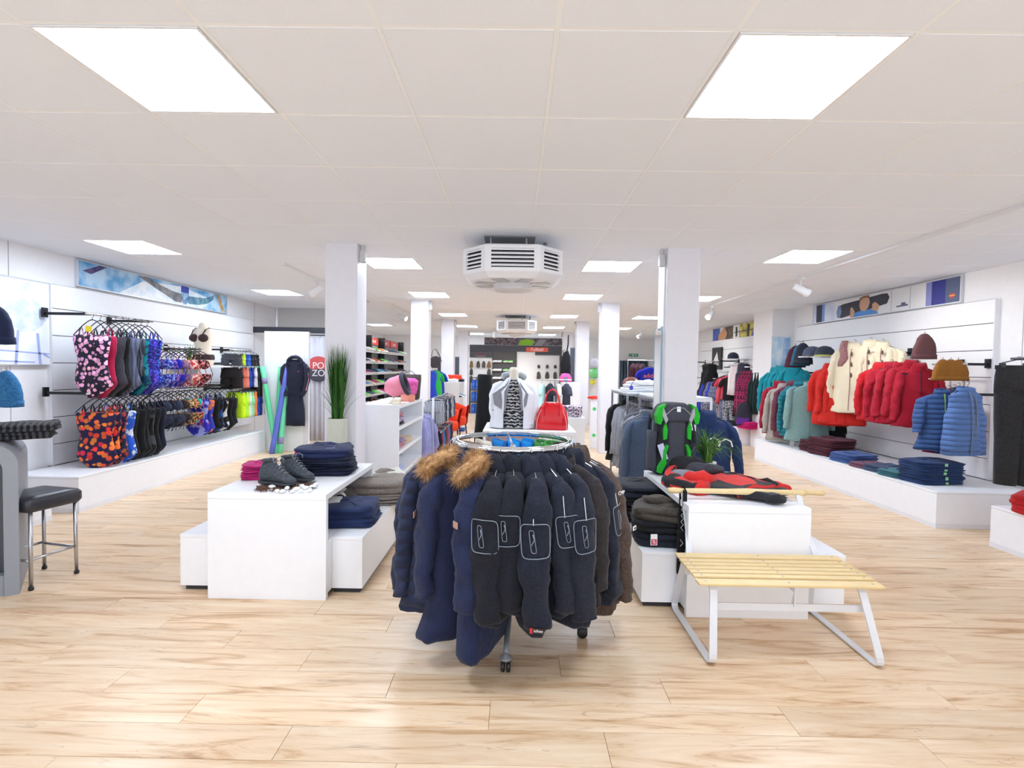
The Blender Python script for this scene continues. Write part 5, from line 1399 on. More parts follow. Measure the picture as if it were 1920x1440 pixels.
def capmesh(m, m2, t):
    MB().lathe([(.095, 0), (.095, .03), (.085, .07), (.055, .10), (.02, .112), (.001, .113)], 18, sx=1, sy=1.1, cap=False).build('crown', m, t, True)
    rings = [[Vector((.092 * math.cos(a), -.1 * math.sin(a) * 1.0 - k * .06 * math.sin(a), .012 - k * .012 + (.004 if b else 0))) for a in [PI * j / 12 for j in range(13)]] for k, b in ((0, 0), (1, 0), (1, 1), (0, 1))]
    MB().loft(rings, cap=False, closed=False).build('visor', m2, t, True)
for i, (px_, m, m2, lab) in enumerate(((1523, cloth('cap slate', (70, 78, 98)), cloth('cap slate', (70, 78, 98)), 'slate grey cap on the small white shelf, left one'), (1546, cloth('cap dark', (52, 58, 72)), plain('cap lime', (196, 214, 110)), 'dark cap with pale lime visor on the small shelf, right one'))):
    p = atY(px_, 668, 7.75 - i * .25)
    t = empty('peaked_cap', (p.x, 7.75 - i * .25, p.z), -.9, lab, 'cap'); t.scale = (1.35, 1.35, 1.35)
    capmesh(m, m2, t)
    s_ = MB().box(p.x - .14, 7.62 - i * .25, p.z - .018, WR, 7.88 - i * .25, p.z - .002).build('cap_shelf', WHITE); tag(s_, 'little white shelf under the %s cap on the right wall' % ('slate grey' if i == 0 else 'lime visored'), 'shelf')
# folded stacks on the plinth
def stack(px_, Yc, X, n, h, m, lab, kind='folded_jacket', w=.34, d=.30, rz=0, z0=.36, grp=None, var=0, collar=True, tagm=None):
    for k in range(n):
        f = 'bottom one' if k == 0 else ('top one' if k == n - 1 else '%s from below' % ORD[k])
        l = lab if n == 1 else lab + ', ' + f
        folded(kind, l, (X + R.uniform(-.008, .008), Yc + R.uniform(-.008, .008), z0 + k * h + .001), rz + R.uniform(-.05, .05), m, w, d, h, (var + k) % 6, group=grp or ('folded clothes: ' + lab), collar=m if (collar and k == n - 1) else None, tag_m=tagm)
def onX(px_, X): return X * F_PX / (px_ - 967.0)
MRN = cloth('maroon quilted', (86, 30, 46), (68, 22, 36), 'quilt', .8)
BLF = cloth('blue fleece', (72, 100, 158), (60, 86, 140), 'melange'); MVF = cloth('mauve fleece', (128, 84, 104), (108, 68, 88), 'melange')
SLT = cloth('slate fleece', (66, 80, 112), (54, 66, 96), 'melange'); TLF = cloth('muted teal fleece', (72, 128, 138), (58, 110, 122), 'melange'); NVF = cloth('navy fleece', (32, 58, 104), (26, 48, 88), 'melange')
stack(0, onX(1560, 4.42), 4.42, 4, .058, MRN, 'maroon quilted jacket in the stack left of the blue fleeces', w=.44, d=.46, rz=.2)
stack(0, onX(1535, 4.42), 4.36, 3, .055, MRN, 'maroon jacket in the low stack below the black trousers', w=.3, d=.3, rz=.1, collar=False)
stack(0, onX(1602, 4.38), 4.38, 3, .036, BLF, 'blue fleece folded on the right plinth between maroon and mauve', 'folded_fleece', w=.42, d=.40, rz=.2)
stack(0, onX(1637, 4.34), 4.34, 2, .026, MVF, 'mauve fleece folded beside the blue ones', 'folded_fleece', w=.38, d=.36, rz=.2)
stack(0, onX(1665, 4.36), 4.36, 2, .034, SLT, 'slate blue fleece folded in the middle of the right plinth', 'folded_fleece', w=.38, d=.34, rz=.15)
stack(0, onX(1692, 4.32), 4.30, 3, .022, TLF, 'muted teal fleece folded left of the navy stack', 'folded_fleece', w=.32, d=.30, rz=.2, collar=False)
stack(0, onX(1750, 4.45), 4.43, 5, .046, NVF, 'navy fleece with lime strip in the tall stack near the plinth end', 'folded_fleece', w=.5, d=.36, rz=.12, tagm=plain('lime strip', (150, 210, 150)))
# right edge: black trousers, red stack
for i, (X, Y) in enumerate(((4.04, 4.02), (4.16, 3.95), (4.26, 3.88))):
    put(shorts_parts(i, .88, .19), 'ski_trousers', 'trousers', 'black ski trousers at the right edge, %s from the left' % ORD[i], (X + .0, Y, 1.66), -.5, [cloth('charcoal trousers', (44, 44, 48), (32, 32, 36), 'melange')], 'black trousers at the right edge', 1.08)
rail(4.16, 3.6, 4.3, 1.645, XR, 'rail at the right edge carrying black trousers')
REDF = cloth('red fleece', (196, 34, 40), (170, 26, 32), 'melange')
stack(0, 4.18, 4.42, 2, .075, REDF, 'red folded fleece on the plinth at the right edge', 'folded_fleece', w=.42, d=.40, rz=.5, collar=False)
# posters
t, lay, q = picture('sports_poster', 'long poster of a man carrying a black tube, high on the right wall', [(XR, 8.9, 2.36), (XR, 5.98, 2.36), (XR, 5.98, 2.655), (XR, 8.9, 2.655)], (-1, 0, 0), ALU, plain('poster white', (236, 238, 240), .4))
def PC(n_, c): return plain('print ' + n_, c, .4)
lay([(0, 0), (.20, 0), (.20, 1), (0, 1)], blobm('pale blue print', (190, 206, 236), (236, 240, 248), 2), .0004)
lay([(.03, 0), (.085, 0), (.085, 1), (.03, 1)], PC('night', (30, 34, 70)), .001)
lay([(.085, 0), (.11, 0), (.11, 1), (.085, 1)], PC('mid blue', (110, 150, 214)), .001)
lay([(.235, .08), (.225, .35), (.235, .70), (.27, .78), (.40, .84), (.56, .92), (.60, .90), (.615, .70), (.60, .42), (.50, .30), (.38, .18), (.27, .06)], PC('tube', (38, 40, 56)), .001, 'tube')
lay([(.225, .10), (.218, .4), (.232, .74), (.252, .74), (.262, .4), (.25, .08)], PC('tube end', (120, 140, 186)), .0016, 'tube_end')
lay([(.345, .0), (.37, .22), (.44, .30), (.52, .26), (.545, .0)], PC('shirt', (70, 140, 214)), .0022, 'shirt')
lay([(.415, .30), (.405, .55), (.41, .86), (.44, .97), (.475, .93), (.482, .60), (.47, .36), (.445, .22)], PC('skin', (206, 160, 130)), .0028, 'face')
lay([(.405, .74), (.405, .92), (.435, 1.0), (.475, .99), (.482, .80), (.46, .90), (.43, .88)], PC('hair', (140, 96, 60)), .0034, 'hair')
lay([(.335, .02), (.335, .50), (.35, .54), (.37, .30), (.365, .02)], PC('skin', (206, 160, 130)), .0028, 'hand')
lay([(.50, .22), (.50, .52), (.52, .60), (.55, .40), (.54, .12)], PC('skin', (206, 160, 130)), .0028, 'hand')
lay([(.625, 0), (.63, 0), (.63, 1), (.625, 1)], PC('line', (200, 202, 208)), .001, 'line'); lay([(.74, 0), (.745, 0), (.745, 1), (.74, 1)], PC('line', (200, 202, 208)), .001, 'line')
lay([(.66, .16), (.73, .16), (.73, .24), (.715, .24), (.715, .34), (.69, .34), (.69, .24), (.66, .22)], PC('line drawing', (90, 96, 130)), .001, 'drawing')
lay([(.83, 0), (.86, 0), (.86, 1), (.83, 1)], PC('lilac', (140, 146, 206)), .001); lay([(.86, 0), (.93, 0), (.93, 1), (.86, 1)], PC('royal', (44, 50, 140)), .001); lay([(.93, 0), (1, 0), (1, 1), (.93, 1)], PC('slate', (86, 98, 130)), .001)
lay([(.963 + .014 * math.cos(a), .28 + .1 * math.sin(a)) for a in [2 * PI * k / 16 for k in range(16)]], PC('logo', (214, 70, 80)), .0016, 'round_logo')
lay([(.950, .26), (.976, .26), (.976, .30), (.950, .30)], PC('logo bar', (230, 200, 70)), .002, 'logo_bar')
t, lay, q = picture('gym_poster', 'long poster of gym scenes, high on the far right wall', [(XR2, 14.1, 2.33), (XR2, 11.15, 2.33), (XR2, 11.15, 2.65), (XR2, 14.1, 2.65)], (-1, 0, 0), ALU, plain('poster white', (236, 238, 240), .4))
lay([(0, 0), (.16, 0), (.16, 1), (0, 1)], blobm('gym blue', (40, 80, 180), (70, 110, 200), 4), .0006)
lay([(.13, 0), (.13, .45), (.20, .75), (.26, 1), (.32, .5), (.28, 0)], PC('gym skin', (206, 150, 104)), .001)
lay([(.28, 0), (.44, 0), (.44, 1), (.24, 1)], blobm('gym dark', (46, 40, 36), (110, 90, 66), 9), .0008)
lay([(.56, 0), (.98, 0), (.98, 1), (.56, 1)], blobm('gym yellow', (150, 140, 50), (226, 214, 110), 6), .0008)
lay([(.46, .42), (.98, .46), (.98, .52), (.46, .48)], PC('bar', (40, 40, 44)), .0014, 'barbell'); lay([(.49, .1), (.52, .1), (.53, .5), (.52, .85), (.49, .85)], PC('bar', (40, 40, 44)), .0014, 'weight')
lay([(.70, .0), (.74, .0), (.75, .9), (.71, .9)], PC('bar', (40, 40, 44)), .0014, 'athlete')
lay([(.78, 0), (.80, .35), (.86, .45), (.94, .35), (.96, 0)], PC('gym violet', (96, 90, 206)), .0016, 'shirt')
lay([(.845, .45), (.84, .95), (.885, .95), (.89, .45)], PC('gym skin', (206, 150, 104)), .0018, 'head')
t, lay, q = picture('winter_poster', 'narrow pale blue poster beside the turquoise jackets', [(4.78 + 0, 9.548, 1.35), (5.12, 9.548, 1.35), (5.12, 9.548, 2.16), (4.78, 9.548, 2.16)], (0, -1, 0), WHITE_E, blobm('ice print', (170, 210, 236), (226, 240, 248), 5), .01)
lay([(.55, .3), (.98, .2), (.98, .98), (.62, .98)], blobm('ice print 2', (140, 180, 226), (190, 216, 240), 6), .001)
t, lay, q = picture('boardwalk_poster', 'pale blue poster of a wooden boardwalk at the right edge', [(XR, 5.05, 1.33), (XR, 4.2, 1.33), (XR, 4.2, 2.26), (XR, 5.05, 2.26)], (-1, 0, 0), ALU, blobm('foliage print', (180, 206, 236), (226, 238, 244), 9, 8, .35, .6))
lay([(.0, .0), (.30, .0), (.62, .55), (.62, .62), (.50, .62)], blobm('deck shade', (160, 180, 230), (200, 214, 244), 12), .0008, 'deck_shade')
for k in range(12):
    v = .02 + k * .05 * (1 - k * .02); a, b = .10 + .042 * k, .92 - .022 * k
    lay([(a, v), (b, v), (b - .01, v + .028 * (1 - k * .05)), (a + .012, v + .028 * (1 - k * .05))], PC('deck plank', (206, 216, 246)), .0014, 'boardwalk_plank')
lay([(.0, .38), (.0, .46), (.62, .74), (.62, .70)], PC('handrail', (150, 172, 226)), .002, 'handrail')
for k in range(6): lay([(.06 + .09 * k, .10 + .10 * k), (.08 + .09 * k, .10 + .10 * k), (.08 + .09 * k, .43 + .045 * k), (.06 + .09 * k, .42 + .045 * k)], PC('handrail', (150, 172, 226)), .002, 'rail_post')
lay([(.14 + .07 * math.cos(a), .92 + .04 * math.sin(a)) for a in [2 * PI * k / 16 for k in range(16)]], PC('pale red logo', (230, 150, 166)), .0016, 'round_logo')
# ================================================================ GOODS ON THE FRONT TABLES
def shoe_parts(kind='low'):
    key = ('shoe', kind)
    if key in _gm: return _gm[key]
    # local: x heel(-.14) -> toe(+.14)
    def sect(x, w, z0, z1, n=12, lean=0):
        return [Vector((x + lean * max(0, math.sin(a)), w * math.cos(a) * (1 if math.sin(a) < .3 else .9), z0 + (z1 - z0) * (.5 + .5 * math.sin(a)))) for a in [2 * PI * k / n - PI / 2 for k in range(n)]]
    out = []
    sx = [(-.142, .020), (-.135, .034), (-.10, .040), (-.04, .036), (.02, .040), (.07, .048), (.11, .044), (.138, .030), (.150, .012)]
    out.append(('sole', MB().loft([[Vector((x, w, .002 + (.008 if abs(x) > .12 else 0))), Vector((x, -w, .002 + (.008 if abs(x) > .12 else 0))), Vector((x, -w * 1.04, .026)), Vector((x, w * 1.04, .026))] for x, w in sx]).mesh('sole', True), 1))
    if kind == 'boot':
        up = [(-.135, .028, .10), (-.12, .036, .17), (-.09, .040, .205), (-.05, .042, .205), (-.015, .042, .175), (.02, .043, .135), (.06, .046, .10), (.10, .043, .078), (.13, .032, .064), (.145, .016, .045)]
    else:
        up = [(-.136, .024, .075), (-.12, .034, .092), (-.08, .038, .088), (-.04, .038, .082), (0, .040, .092), (.04, .044, .082), (.08, .045, .064), (.115, .038, .054), (.138, .026, .046), (.147, .012, .036)]
    mb = MB().loft([sect(x, w, .022, z, 14 if kind == 'boot' else 10) for x, w, z in up])
    mb.jitter(.004, 26, 2, zlock=.03)
    out.append(('upper', mb.mesh('upper', True), 0))
    if kind == 'boot':
        out.append(('cuff', MB().tube([(-.075 + .050 * math.cos(a), .036 * math.sin(a), .194 + .006 * math.cos(a)) for a in [2 * PI * k / 14 for k in range(14)]], .009, 8, closed=True).mesh('cuff', True), 0))
        mb = MB()
        for k in range(6):
            x = .075 - k * .020; z = .098 + k * .0205; w = .022
            mb.tube([(x, -w, z - .004), (x - .004, 0, z + .010), (x + .002, w, z - .004)], .0024, 5)
        mb.tube([(-.02, 0, .20), (-.01, .03, .22), (.01, .045, .20), (.005, .05, .17)], .0022, 5); mb.tube([(-.02, 0, .20), (-.01, -.03, .215), (.02, -.048, .19)], .0022, 5)
        out.append(('laces', mb.mesh('laces', True), 2))
        out.append(('toe_cap', MB().loft([sect(x, w * 1.06, .02, z, 12) for x, w, z in ((.085, .046, .060), (.11, .043, .056), (.135, .031, .050), (.149, .014, .038))]).mesh('toe_cap', True), 1))
    else:
        out.append(('laces', MB().box(.0, -.018, .078, .065, .018, .090, bev=.004).mesh('laces'), 2))
    _gm[key] = out
    return out
BOOTM = cloth('dark grey nubuck', (52, 58, 66), (78, 84, 92), 'melange', .8); BSOLE = plain('boot rubber', (46, 50, 56), .6); LACE = plain('pale lace', (150, 156, 160), .7)
for i, (px_, py_, rz, lab) in enumerate(((520, 909, -.30, 'dark grey hiking boot on the left display table, the left one'), (556, 900, -.32, 'dark grey hiking boot on the left display table, the right one'))):
    p = atZ(px_, py_, .69)
    t = empty('hiking_boot', (p.x, p.y, .692), rz, lab, 'boot', 'pair of hiking boots'); t.scale = (.95, 1.05, .84)
    for pn, me, role in shoe_parts('boot'):
        if not len(me.materials): me.materials.append(None)
        inst(pn, me, t, mats=[(BOOTM, BSOLE, LACE)[role]])
STN = plain('white pebble', (238, 238, 236), .5)
rg = random.Random(3)
k = 0
for (px_, py_) in ((538, 916), (548, 922), (556, 917), (564, 921), (573, 915), (580, 920), (530, 922), (586, 913), (566, 912), (520, 921), (510, 913), (592, 909)):
    p = atZ(px_, py_, .69)
    mb = MB().ell((0, 0, .011), .021 + .007 * rg.random(), .016, .013, 10, 6); mb.jitter(.003, 60, k)
    o = mb.build('pebble', STN, None, True, loc=(p.x, p.y, .681), rot=(0, 0, rg.uniform(0, 3)))
    tag(o, 'white decorative pebble in front of the hiking boots, %s laid from the left' % ORD[sorted((538, 548, 556, 564, 573, 580, 530, 586, 566, 520, 510, 592)).index(px_)], 'pebble', 'white pebbles by the boots'); k += 1
mb = MB()
for i in range(420):
    px_ = rg.uniform(478, 592); py_ = 917 - (px_ - 478) * .06 + rg.gauss(0, 3.2)
    p = atZ(px_, py_, .682); a = rg.uniform(0, PI); l = rg.uniform(.006, .018); d = Vector((math.cos(a), math.sin(a), rg.uniform(-.3, .5))) * l; s_ = Vector((-math.sin(a), math.cos(a), 0)) * .003
    b = Vector((p.x, p.y, .683 + rg.uniform(0, .006)))
    mb.add([b - d - s_, b + d - s_, b + d + s_, b - d + s_, b + Vector((0, 0, .005))], [(0, 1, 2, 3), (0, 4, 1), (1, 4, 2), (2, 4, 3), (3, 4, 0)])
o = mb.build('bark_mulch', plain('bark', (92, 62, 46), .9, grain=.4)); tag(o, 'loose brown bark mulch strewn around the hiking boots', 'mulch', kind='stuff')
MAG = cloth('magenta fleece', (196, 40, 120), (172, 30, 102), 'plain'); JEAN = cloth('dark navy trousers', (28, 36, 66), (20, 26, 48), 'melange', bump=.7)
JEAN2 = cloth('dark denim navy', (34, 46, 88), (26, 34, 66), 'melange', bump=.7)
for i in range(4):
    p = atZ(476, 897, .68)
    folded('folded_fleece', 'magenta fleece folded left of the hiking boots, ' + ('top one' if i == 3 else '%s from below' % ORD[i]), (p.x + .02, p.y + .05, .6805 + i * .026), .2 + i * .03, MAG, .2, .24, .025, i, group='magenta fleeces', collar=MAG if i == 3 else None)
sx_, sy_ = -1.43, 3.86
for i in range(5):
    folded('folded_trousers', 'dark navy trousers folded on the left display table, ' + '%s from below' % ORD[i], (sx_ + .01 * (i % 2), sy_ + .008 * (i % 3), .6805 + i * .026), .15 + .04 * (i % 3), JEAN, .40 - .012 * i, .34, .026, i, group='navy trousers pile')
z_ = .6805 + 5 * .026
t = folded('folded_jacket', 'navy jacket with blue badge lying on top of the trousers pile', (sx_ - .03, sy_ + .02, z_), .25, JEAN2, .40, .36, .065, 4, collar=JEAN2)
MB().box(-.03, -.03, .0, .05, .04, .004, bev=.002).build('badge', plain('blue badge', (66, 78, 120), .6), t, loc=(.03, -.09, .064), rot=(.15, 0, 0))
folded('folded_jacket', 'crumpled navy jacket sleeve bunch between boots and trousers pile', (-1.63, 3.83, .681), .6, JEAN2, .26, .26, .12, 2)
folded('folded_fleece', 'magenta fleece peeking out left of the navy jacket', (-1.63, 3.98, .681), .3, MAG, .18, .16, .155, 1)
# under the left table, on the step
NVS = cloth('navy sweatshirt', (34, 50, 92), (28, 42, 78), 'plain', bump=.6); GRF = cloth('taupe fleece', (146, 136, 128), (124, 114, 106), 'melange', bump=.5); WHF = cloth('off white teddy', (224, 222, 212), (206, 204, 192), 'melange', bump=.8)
folded('folded_sweatshirt', 'navy sweatshirt folded on the left step, lower one', (-1.20, 3.62, .376), .12, NVS, .44, .36, .055, 0)
t = folded('folded_sweatshirt', 'navy sweatshirt with zip collar folded on the left step, top one', (-1.21, 3.63, .432), .12, NVS, .44, .36, .085, 3, collar=NVS)
MB().box(-.18, -.06, .085, -.04, .10, .10, bev=.004).build('teddy_lining', WHF, t)
MB().tube([(.04, -.06, .10), (.10, -.14, .092)], .003, 5).build('zip', plain('dark zip', (60, 50, 60), .4), t)
for i in range(3):
    folded('folded_fleece', 'taupe fleece folded behind the navy sweatshirts, ' + ('bottom one', 'middle one', 'thick top one')[i], (-1.15 + .01 * i, 4.22, .376 + i * .045), .1 + .05 * i, GRF, .46, .40, (.045, .045, .10)[i], i + 1, collar=GRF if i == 2 else None)
t = folded('folded_fleece', 'dark taupe fleece with rolled white teddy sleeve on the left step', (-1.36, 4.0, .376), .2, cloth('dark taupe', (92, 82, 78), (72, 64, 60), 'melange'), .22, .32, .14, 5)
mb = MB().tube([(0, -.20, .10), (0, -.14, .10), (0, -.02, .11)], [.048, .05, .05], 16, cap=False); mb.tube([(0, -.20, .10), (0, -.10, .10)], [.03, .012], 14, cap=True)
mb.build('rolled_sleeve', WHF, t, True)
folded('folded_fleece', 'pale teddy fleece between taupe stack and shelf unit', (-1.18, 4.58, .376), .4, WHF, .36, .28, .16, 2, collar=GRF)
t = folded('folded_shirt', 'lilac patterned cloth heap behind the taupe fleeces', (-1.07, 4.60, .376), .2, cloth('lilac', (150, 150, 206), (190, 190, 226), 'camo'), .12, .2, .15, 3)
# right step stacks
DKN = cloth('dark navy wool', (34, 38, 52), (24, 27, 38), 'plain', bump=.7); BKW = cloth('black wool', (26, 26, 32), (18, 18, 22), 'plain', bump=.7); BRH = cloth('grey brown hoodie', (82, 74, 68), (64, 57, 52), 'melange', bump=.7)
folded('folded_sweatshirt', 'dark navy sweatshirt with percent tag, bottom of the front stack on the right step', (1.00, 3.42, .356), -.15, DKN, .38, .36, .09, 1, group='right step front stack')
t = empty('percent_tag', (.90, 3.222, .452), .1, 'white and red percent sale tag on the bottom navy sweatshirt', 'tag')
MB().box(-.022, -.002, -.072, .022, 0, .0).build('card', TAGW, t); MB().box(-.018, -.003, -.068, .018, -.0018, -.032).build('red_field', plain('sale red', (200, 60, 80), .6), t)
text('percent_sign', '%', .034, PAPER, t, (0, -.0032, -.050), (PI / 2, 0, 0), .0004)
folded('folded_sweatshirt', 'black sweatshirt second from below in the front stack, right step', (1.00, 3.42, .448), -.1, BKW, .38, .35, .06, 2, group='right step front stack')
t = folded('folded_hoodie', 'grey-brown hoodie crumpled on top of the front stack, right step', (1.00, 3.43, .510), -.2, BRH, .37, .33, .08, 5, collar=BRH)
mb = MB().ell((-.03, .03, .10), .10, .07, .035, 14, 8); mb.jitter(.02, 16, 3); mb.build('hood', BRH, t, True)
for i in range(4):
    folded('folded_jacket', 'black jacket folded in the rear stack on the right step, ' + ('bottom one', 'second from below', 'third from below', 'top one with collar up')[i], (.99, 3.95, .356 + i * .062), -.1 + .06 * i, BKW if i < 3 else DKN, .42, .40, (.06, .06, .06, .085)[i], i, collar=BKW if i == 3 else None)
# white rope / hem under the stack
# red and black jacket lying on the right table
REDJ = cloth('red softshell', (228, 56, 50), (206, 42, 40), bump=.6); BLKJ = cloth('black softshell fabric', (44, 44, 48), (30, 30, 34), bump=.6); GRYJ = cloth('grey trim', (150, 152, 162), (128, 130, 140))
t = empty('outdoor_jacket', (1.30, 3.92, .745), 0, 'red and black outdoor jacket spread on the right display table', 'jacket')
def slab(rows, h, m, nm, seed, amp=.02, z0=0.0, n=9, mats=None, band=None):
    """a soft flat piece: rows = (cx, cy, half width, direction angle)"""
    mb = MB(); rings = []
    rows2 = []
    for a, b in zip(rows[:-1], rows[1:]):
        for q in range(4):
            f = q / 4; rows2.append(tuple(a[i] + (b[i] - a[i]) * f for i in range(4)))
    rows2.append(rows[-1])
    for j, (cx, cy, w, an) in enumerate(rows2):
        d = Vector((math.cos(an), math.sin(an), 0)); ring = []
        for k in range(n * 2):
            a = 2 * PI * k / (n * 2)
            x_, z_ = sup(a, w, h / 2, 2.8)
            p = Vector((cx, cy, 0)) + d * x_
            nz = noise.noise(Vector((p.x * 11 + seed, p.y * 11, seed)))
            nz2 = noise.noise(Vector((p.x * 27 + seed, p.y * 27, seed + 5)))
            top = max(0, math.sin(a))
            p.z = z0 + h / 2 + z_ + top * (amp * (nz + .5 * nz2) + amp * .4)
            ring.append(p)
        rings.append(ring)
    mb.loft(rings)
    if band:
        per = n * 2
        for fi in range(len(mb.f) - 2):
            j, k = divmod(fi, per)
            if band(j / len(rows2), k / per): mb.m[fi] = 1
    return mb.build(nm, mats or m, t, True)
t.location = (0, 0, .682)
slab([(1.36, 3.97, .08, .9), (1.42, 3.86, .17, .7), (1.50, 3.72, .21, .6), (1.57, 3.56, .22, .6), (1.60, 3.42, .21, .55)], .055, REDJ, 'body', 1, .025, mats=[REDJ, BLKJ], band=lambda u, v: (.12 < v < .2) or (.30 < v < .36) or (u > .78 and v > .1))
slab([(1.60, 3.80, .05, 2.4), (1.69, 3.68, .055, 2.3), (1.76, 3.55, .05, 2.3), (1.765, 3.46, .045, 2.2)], .05, REDJ, 'sleeve', 2, .02, .008, mats=[REDJ, BLKJ], band=lambda u, v: .0 < v < .2 or u > .85)
slab([(1.26, 3.88, .06, 1.2), (1.17, 3.78, .07, 1.3), (1.14, 3.64, .065, .4), (1.18, 3.52, .06, .2), (1.26, 3.40, .055, .3)], .075, REDJ, 'sleeve', 3, .035, .0, mats=[REDJ, BLKJ], band=lambda u, v: .32 < v < .5 or (.5 < u < .62))
slab([(1.20, 3.70, .045, .3), (1.27, 3.62, .06, .3), (1.36, 3.52, .05, .6)], .09, GRYJ, 'grey_cuff', 4, .03, .01, mats=[REDJ, GRYJ], band=lambda u, v: u < .35)
slab([(1.28, 3.58, .07, .6), (1.40, 3.44, .09, .5), (1.50, 3.34, .07, .5), (1.58, 3.26, .05, .3), (1.60, 3.20, .045, .1)], .045, BLKJ, 'black_lining', 5, .02, .012)
slab([(1.50, 3.36, .06, 1.0), (1.64, 3.36, .055, 1.3), (1.755, 3.42, .04, 1.5)], .04, BLKJ, 'black_sleeve', 6, .02, .01)
t.scale = (1.13, 1.13, 1.0); t.location = (-.185, -.52, .682)
mb = MB().ell((1.36, 3.94, .085), .135, .10, .075, 18, 10); mb.jitter(.035, 10, 5); mb.build('hood', BLKJ, t, True)
mb = MB().ell((1.42, 3.83, .075), .12, .07, .05, 18, 10); mb.jitter(.03, 12, 8); mb.build('hood_lining', cloth('grey fleece lining', (74, 76, 84), (56, 58, 66), 'melange'), t, True)
# plant in the middle of the right table
t = empty('grass_plant', (1.53, 4.02, .682), 0, 'green arching grass plant behind the red jacket on the right table', 'plant')
MB().lathe([(.05, 0), (.06, .01), (.07, .10), (.064, .10), (.055, .09)], 18).build('pot', plain('plant pot white', (232, 232, 230), .4), t, True)
grass(t, 150, .42, .30, .035, cloth('grass green', (108, 150, 66), (52, 96, 34), 'stripes', scale=.3, bump=0), 5, .009, .85, z0=.09, name='blades')
# backpack
GY = cloth('backpack charcoal', (72, 74, 84), (58, 60, 70), 'plain', bump=.5); GN = cloth('backpack green', (40, 190, 50), (28, 160, 40), 'plain'); GL2 = cloth('backpack pale grey', (176, 180, 184), (156, 160, 166)); BPD = cloth('backpack dark', (50, 52, 58), (38, 40, 46))
bpk = empty('hiking_backpack', (1.245, 4.04, .682), .12, 'tall grey and bright green hiking backpack on the right display table', 'backpack')
rings = [(0, .135, .085), (.02, .15, .10), (.15, .145, .10), (.30, .135, .095), (.42, .13, .09), (.47, .135, .095), (.50, .12, .08)]
tubecloth(MB(), [(z, 0, 0, w, d) for z, w, d in rings], 26, .004, 5, 1, .008, 9, sub=2, p=3).build('main_bag', BPD, bpk, True)
tubecloth(MB(), [(z, 0, -.085, w, .03) for z, w in ((.02, .085), (.08, .09), (.18, .07), (.28, .062), (.40, .075), (.44, .07))], 18, .002, 4, 2, .004, 9, sub=2, p=3).build('front_pocket', GY, bpk, True)
tubecloth(MB(), [(z, 0, -.01, w, d) for z, w, d in ((.425, .15, .11), (.45, .165, .12), (.50, .155, .115), (.545, .12, .09), (.565, .08, .06))], 22, .003, 5, 3, .008, 9, sub=2, p=3).build('lid', GY, bpk, True)
def patch(pts, m, nm, y=-.12, dy=.02):
    MB().loft([[Vector((x, y - .0, z)) for x, z in pts], [Vector((x, y + dy, z)) for x, z in pts]]).build(nm, m, bpk)
for s in (-1, 1):
    patch([(s * x, z) for x, z in ((.165, .41), (.175, .47), (.150, .535), (.10, .56), (.13, .50), (.125, .44), (.14, .40))], GN, 'green_lid_panel', -.128, .06)
    patch([(s * x, z) for x, z in ((.085, .44), (.125, .535), (.13, .47), (.10, .41))], GL2, 'grey_lid_panel', -.133, .03)
    patch([(s * x, z) for x, z in ((.155, .03), (.125, .02), (.085, .10), (.09, .17), (.07, .235), (.085, .245), (.11, .20), (.115, .13), (.15, .07))], GN, 'green_side_strip', -.122, .03)
    patch([(s * x, z) for x, z in ((.085, .29), (.11, .28), (.115, .38), (.095, .42), (.08, .36))], GN, 'green_patch', -.118, .02)
    MB().bar([(s * .115, -.125, .42), (s * .135, -.12, .34), (s * .15, -.10, .25)], .014, .004, up=(0, -1, 0)).build('compression_strap', BLKJ, bpk)
    tubecloth(MB(), [(z, s * .165, -.01, .03, .07) for z in (.03, .12, .24, .34)], 12, .002, 3, 4, .005, 9, sub=2).build('side_pocket', GY, bpk, True)
    MB().tube([(s * .14, .08, .46), (s * .13, .14, .36), (s * .12, .13, .18), (s * .14, .08, .05)], .014, 8).build('shoulder_strap', BPD, bpk, True)
MB().tube([(-.12, -.125, .46), (-.04, -.13, .53), (.04, -.13, .53), (.12, -.125, .46)], .003, 5).build('lid_cord', GL2, bpk)
MB().bar([(0, -.128, .54), (0, -.13, .50)], .03, .004, up=(0, -1, 0)).build('logo_patch', PAPER, bpk)
text('backpack_lettering', 'deuter', .03, GL2, bpk, (-.01, -.117, .10), (PI / 2, 0, 0), .0005)
MB().box(-.0, -.004, -.13, .05, -.002, 0).build('price_tag', plain('lilac tag', (196, 200, 226), .6), bpk, loc=(-.16, -.11, .24), rot=(0, -.35, 0))
# tall grass in ribbed pot in front of the left pillar
p = atZ(632, 868, 0)
t = empty('tall_grass_plant', (-1.685, 4.78, 0), 0, 'tall upright green grass in a ribbed pale pot at the left pillar', 'plant')
n_ = 40; prof = [(.080, 0), (.086, .02), (.088, .5), (.090, .98), (.090, 1.0), (.080, 1.0), (.078, .95)]
rings = [[((r_ + (.0025 if k % 2 else 0)) * math.cos(2 * PI * k / n_), (r_ + (.0025 if k % 2 else 0)) * math.sin(2 * PI * k / n_), z) for k in range(n_)] for r_, z in prof]
MB().loft(rings).build('ribbed_pot', plain('pot pale olive', (206, 208, 192), .6), t)
GD = cloth('dark grass', (70, 120, 44), (26, 66, 20), 'stripes', scale=.5, bump=0)
grass(t, 420, .80, .075, .05, GD, 9, .007, .05, z0=.93)
grass(t, 26, .52, .30, .05, GD, 10, .006, .25, name='stray_blades', z0=.93)
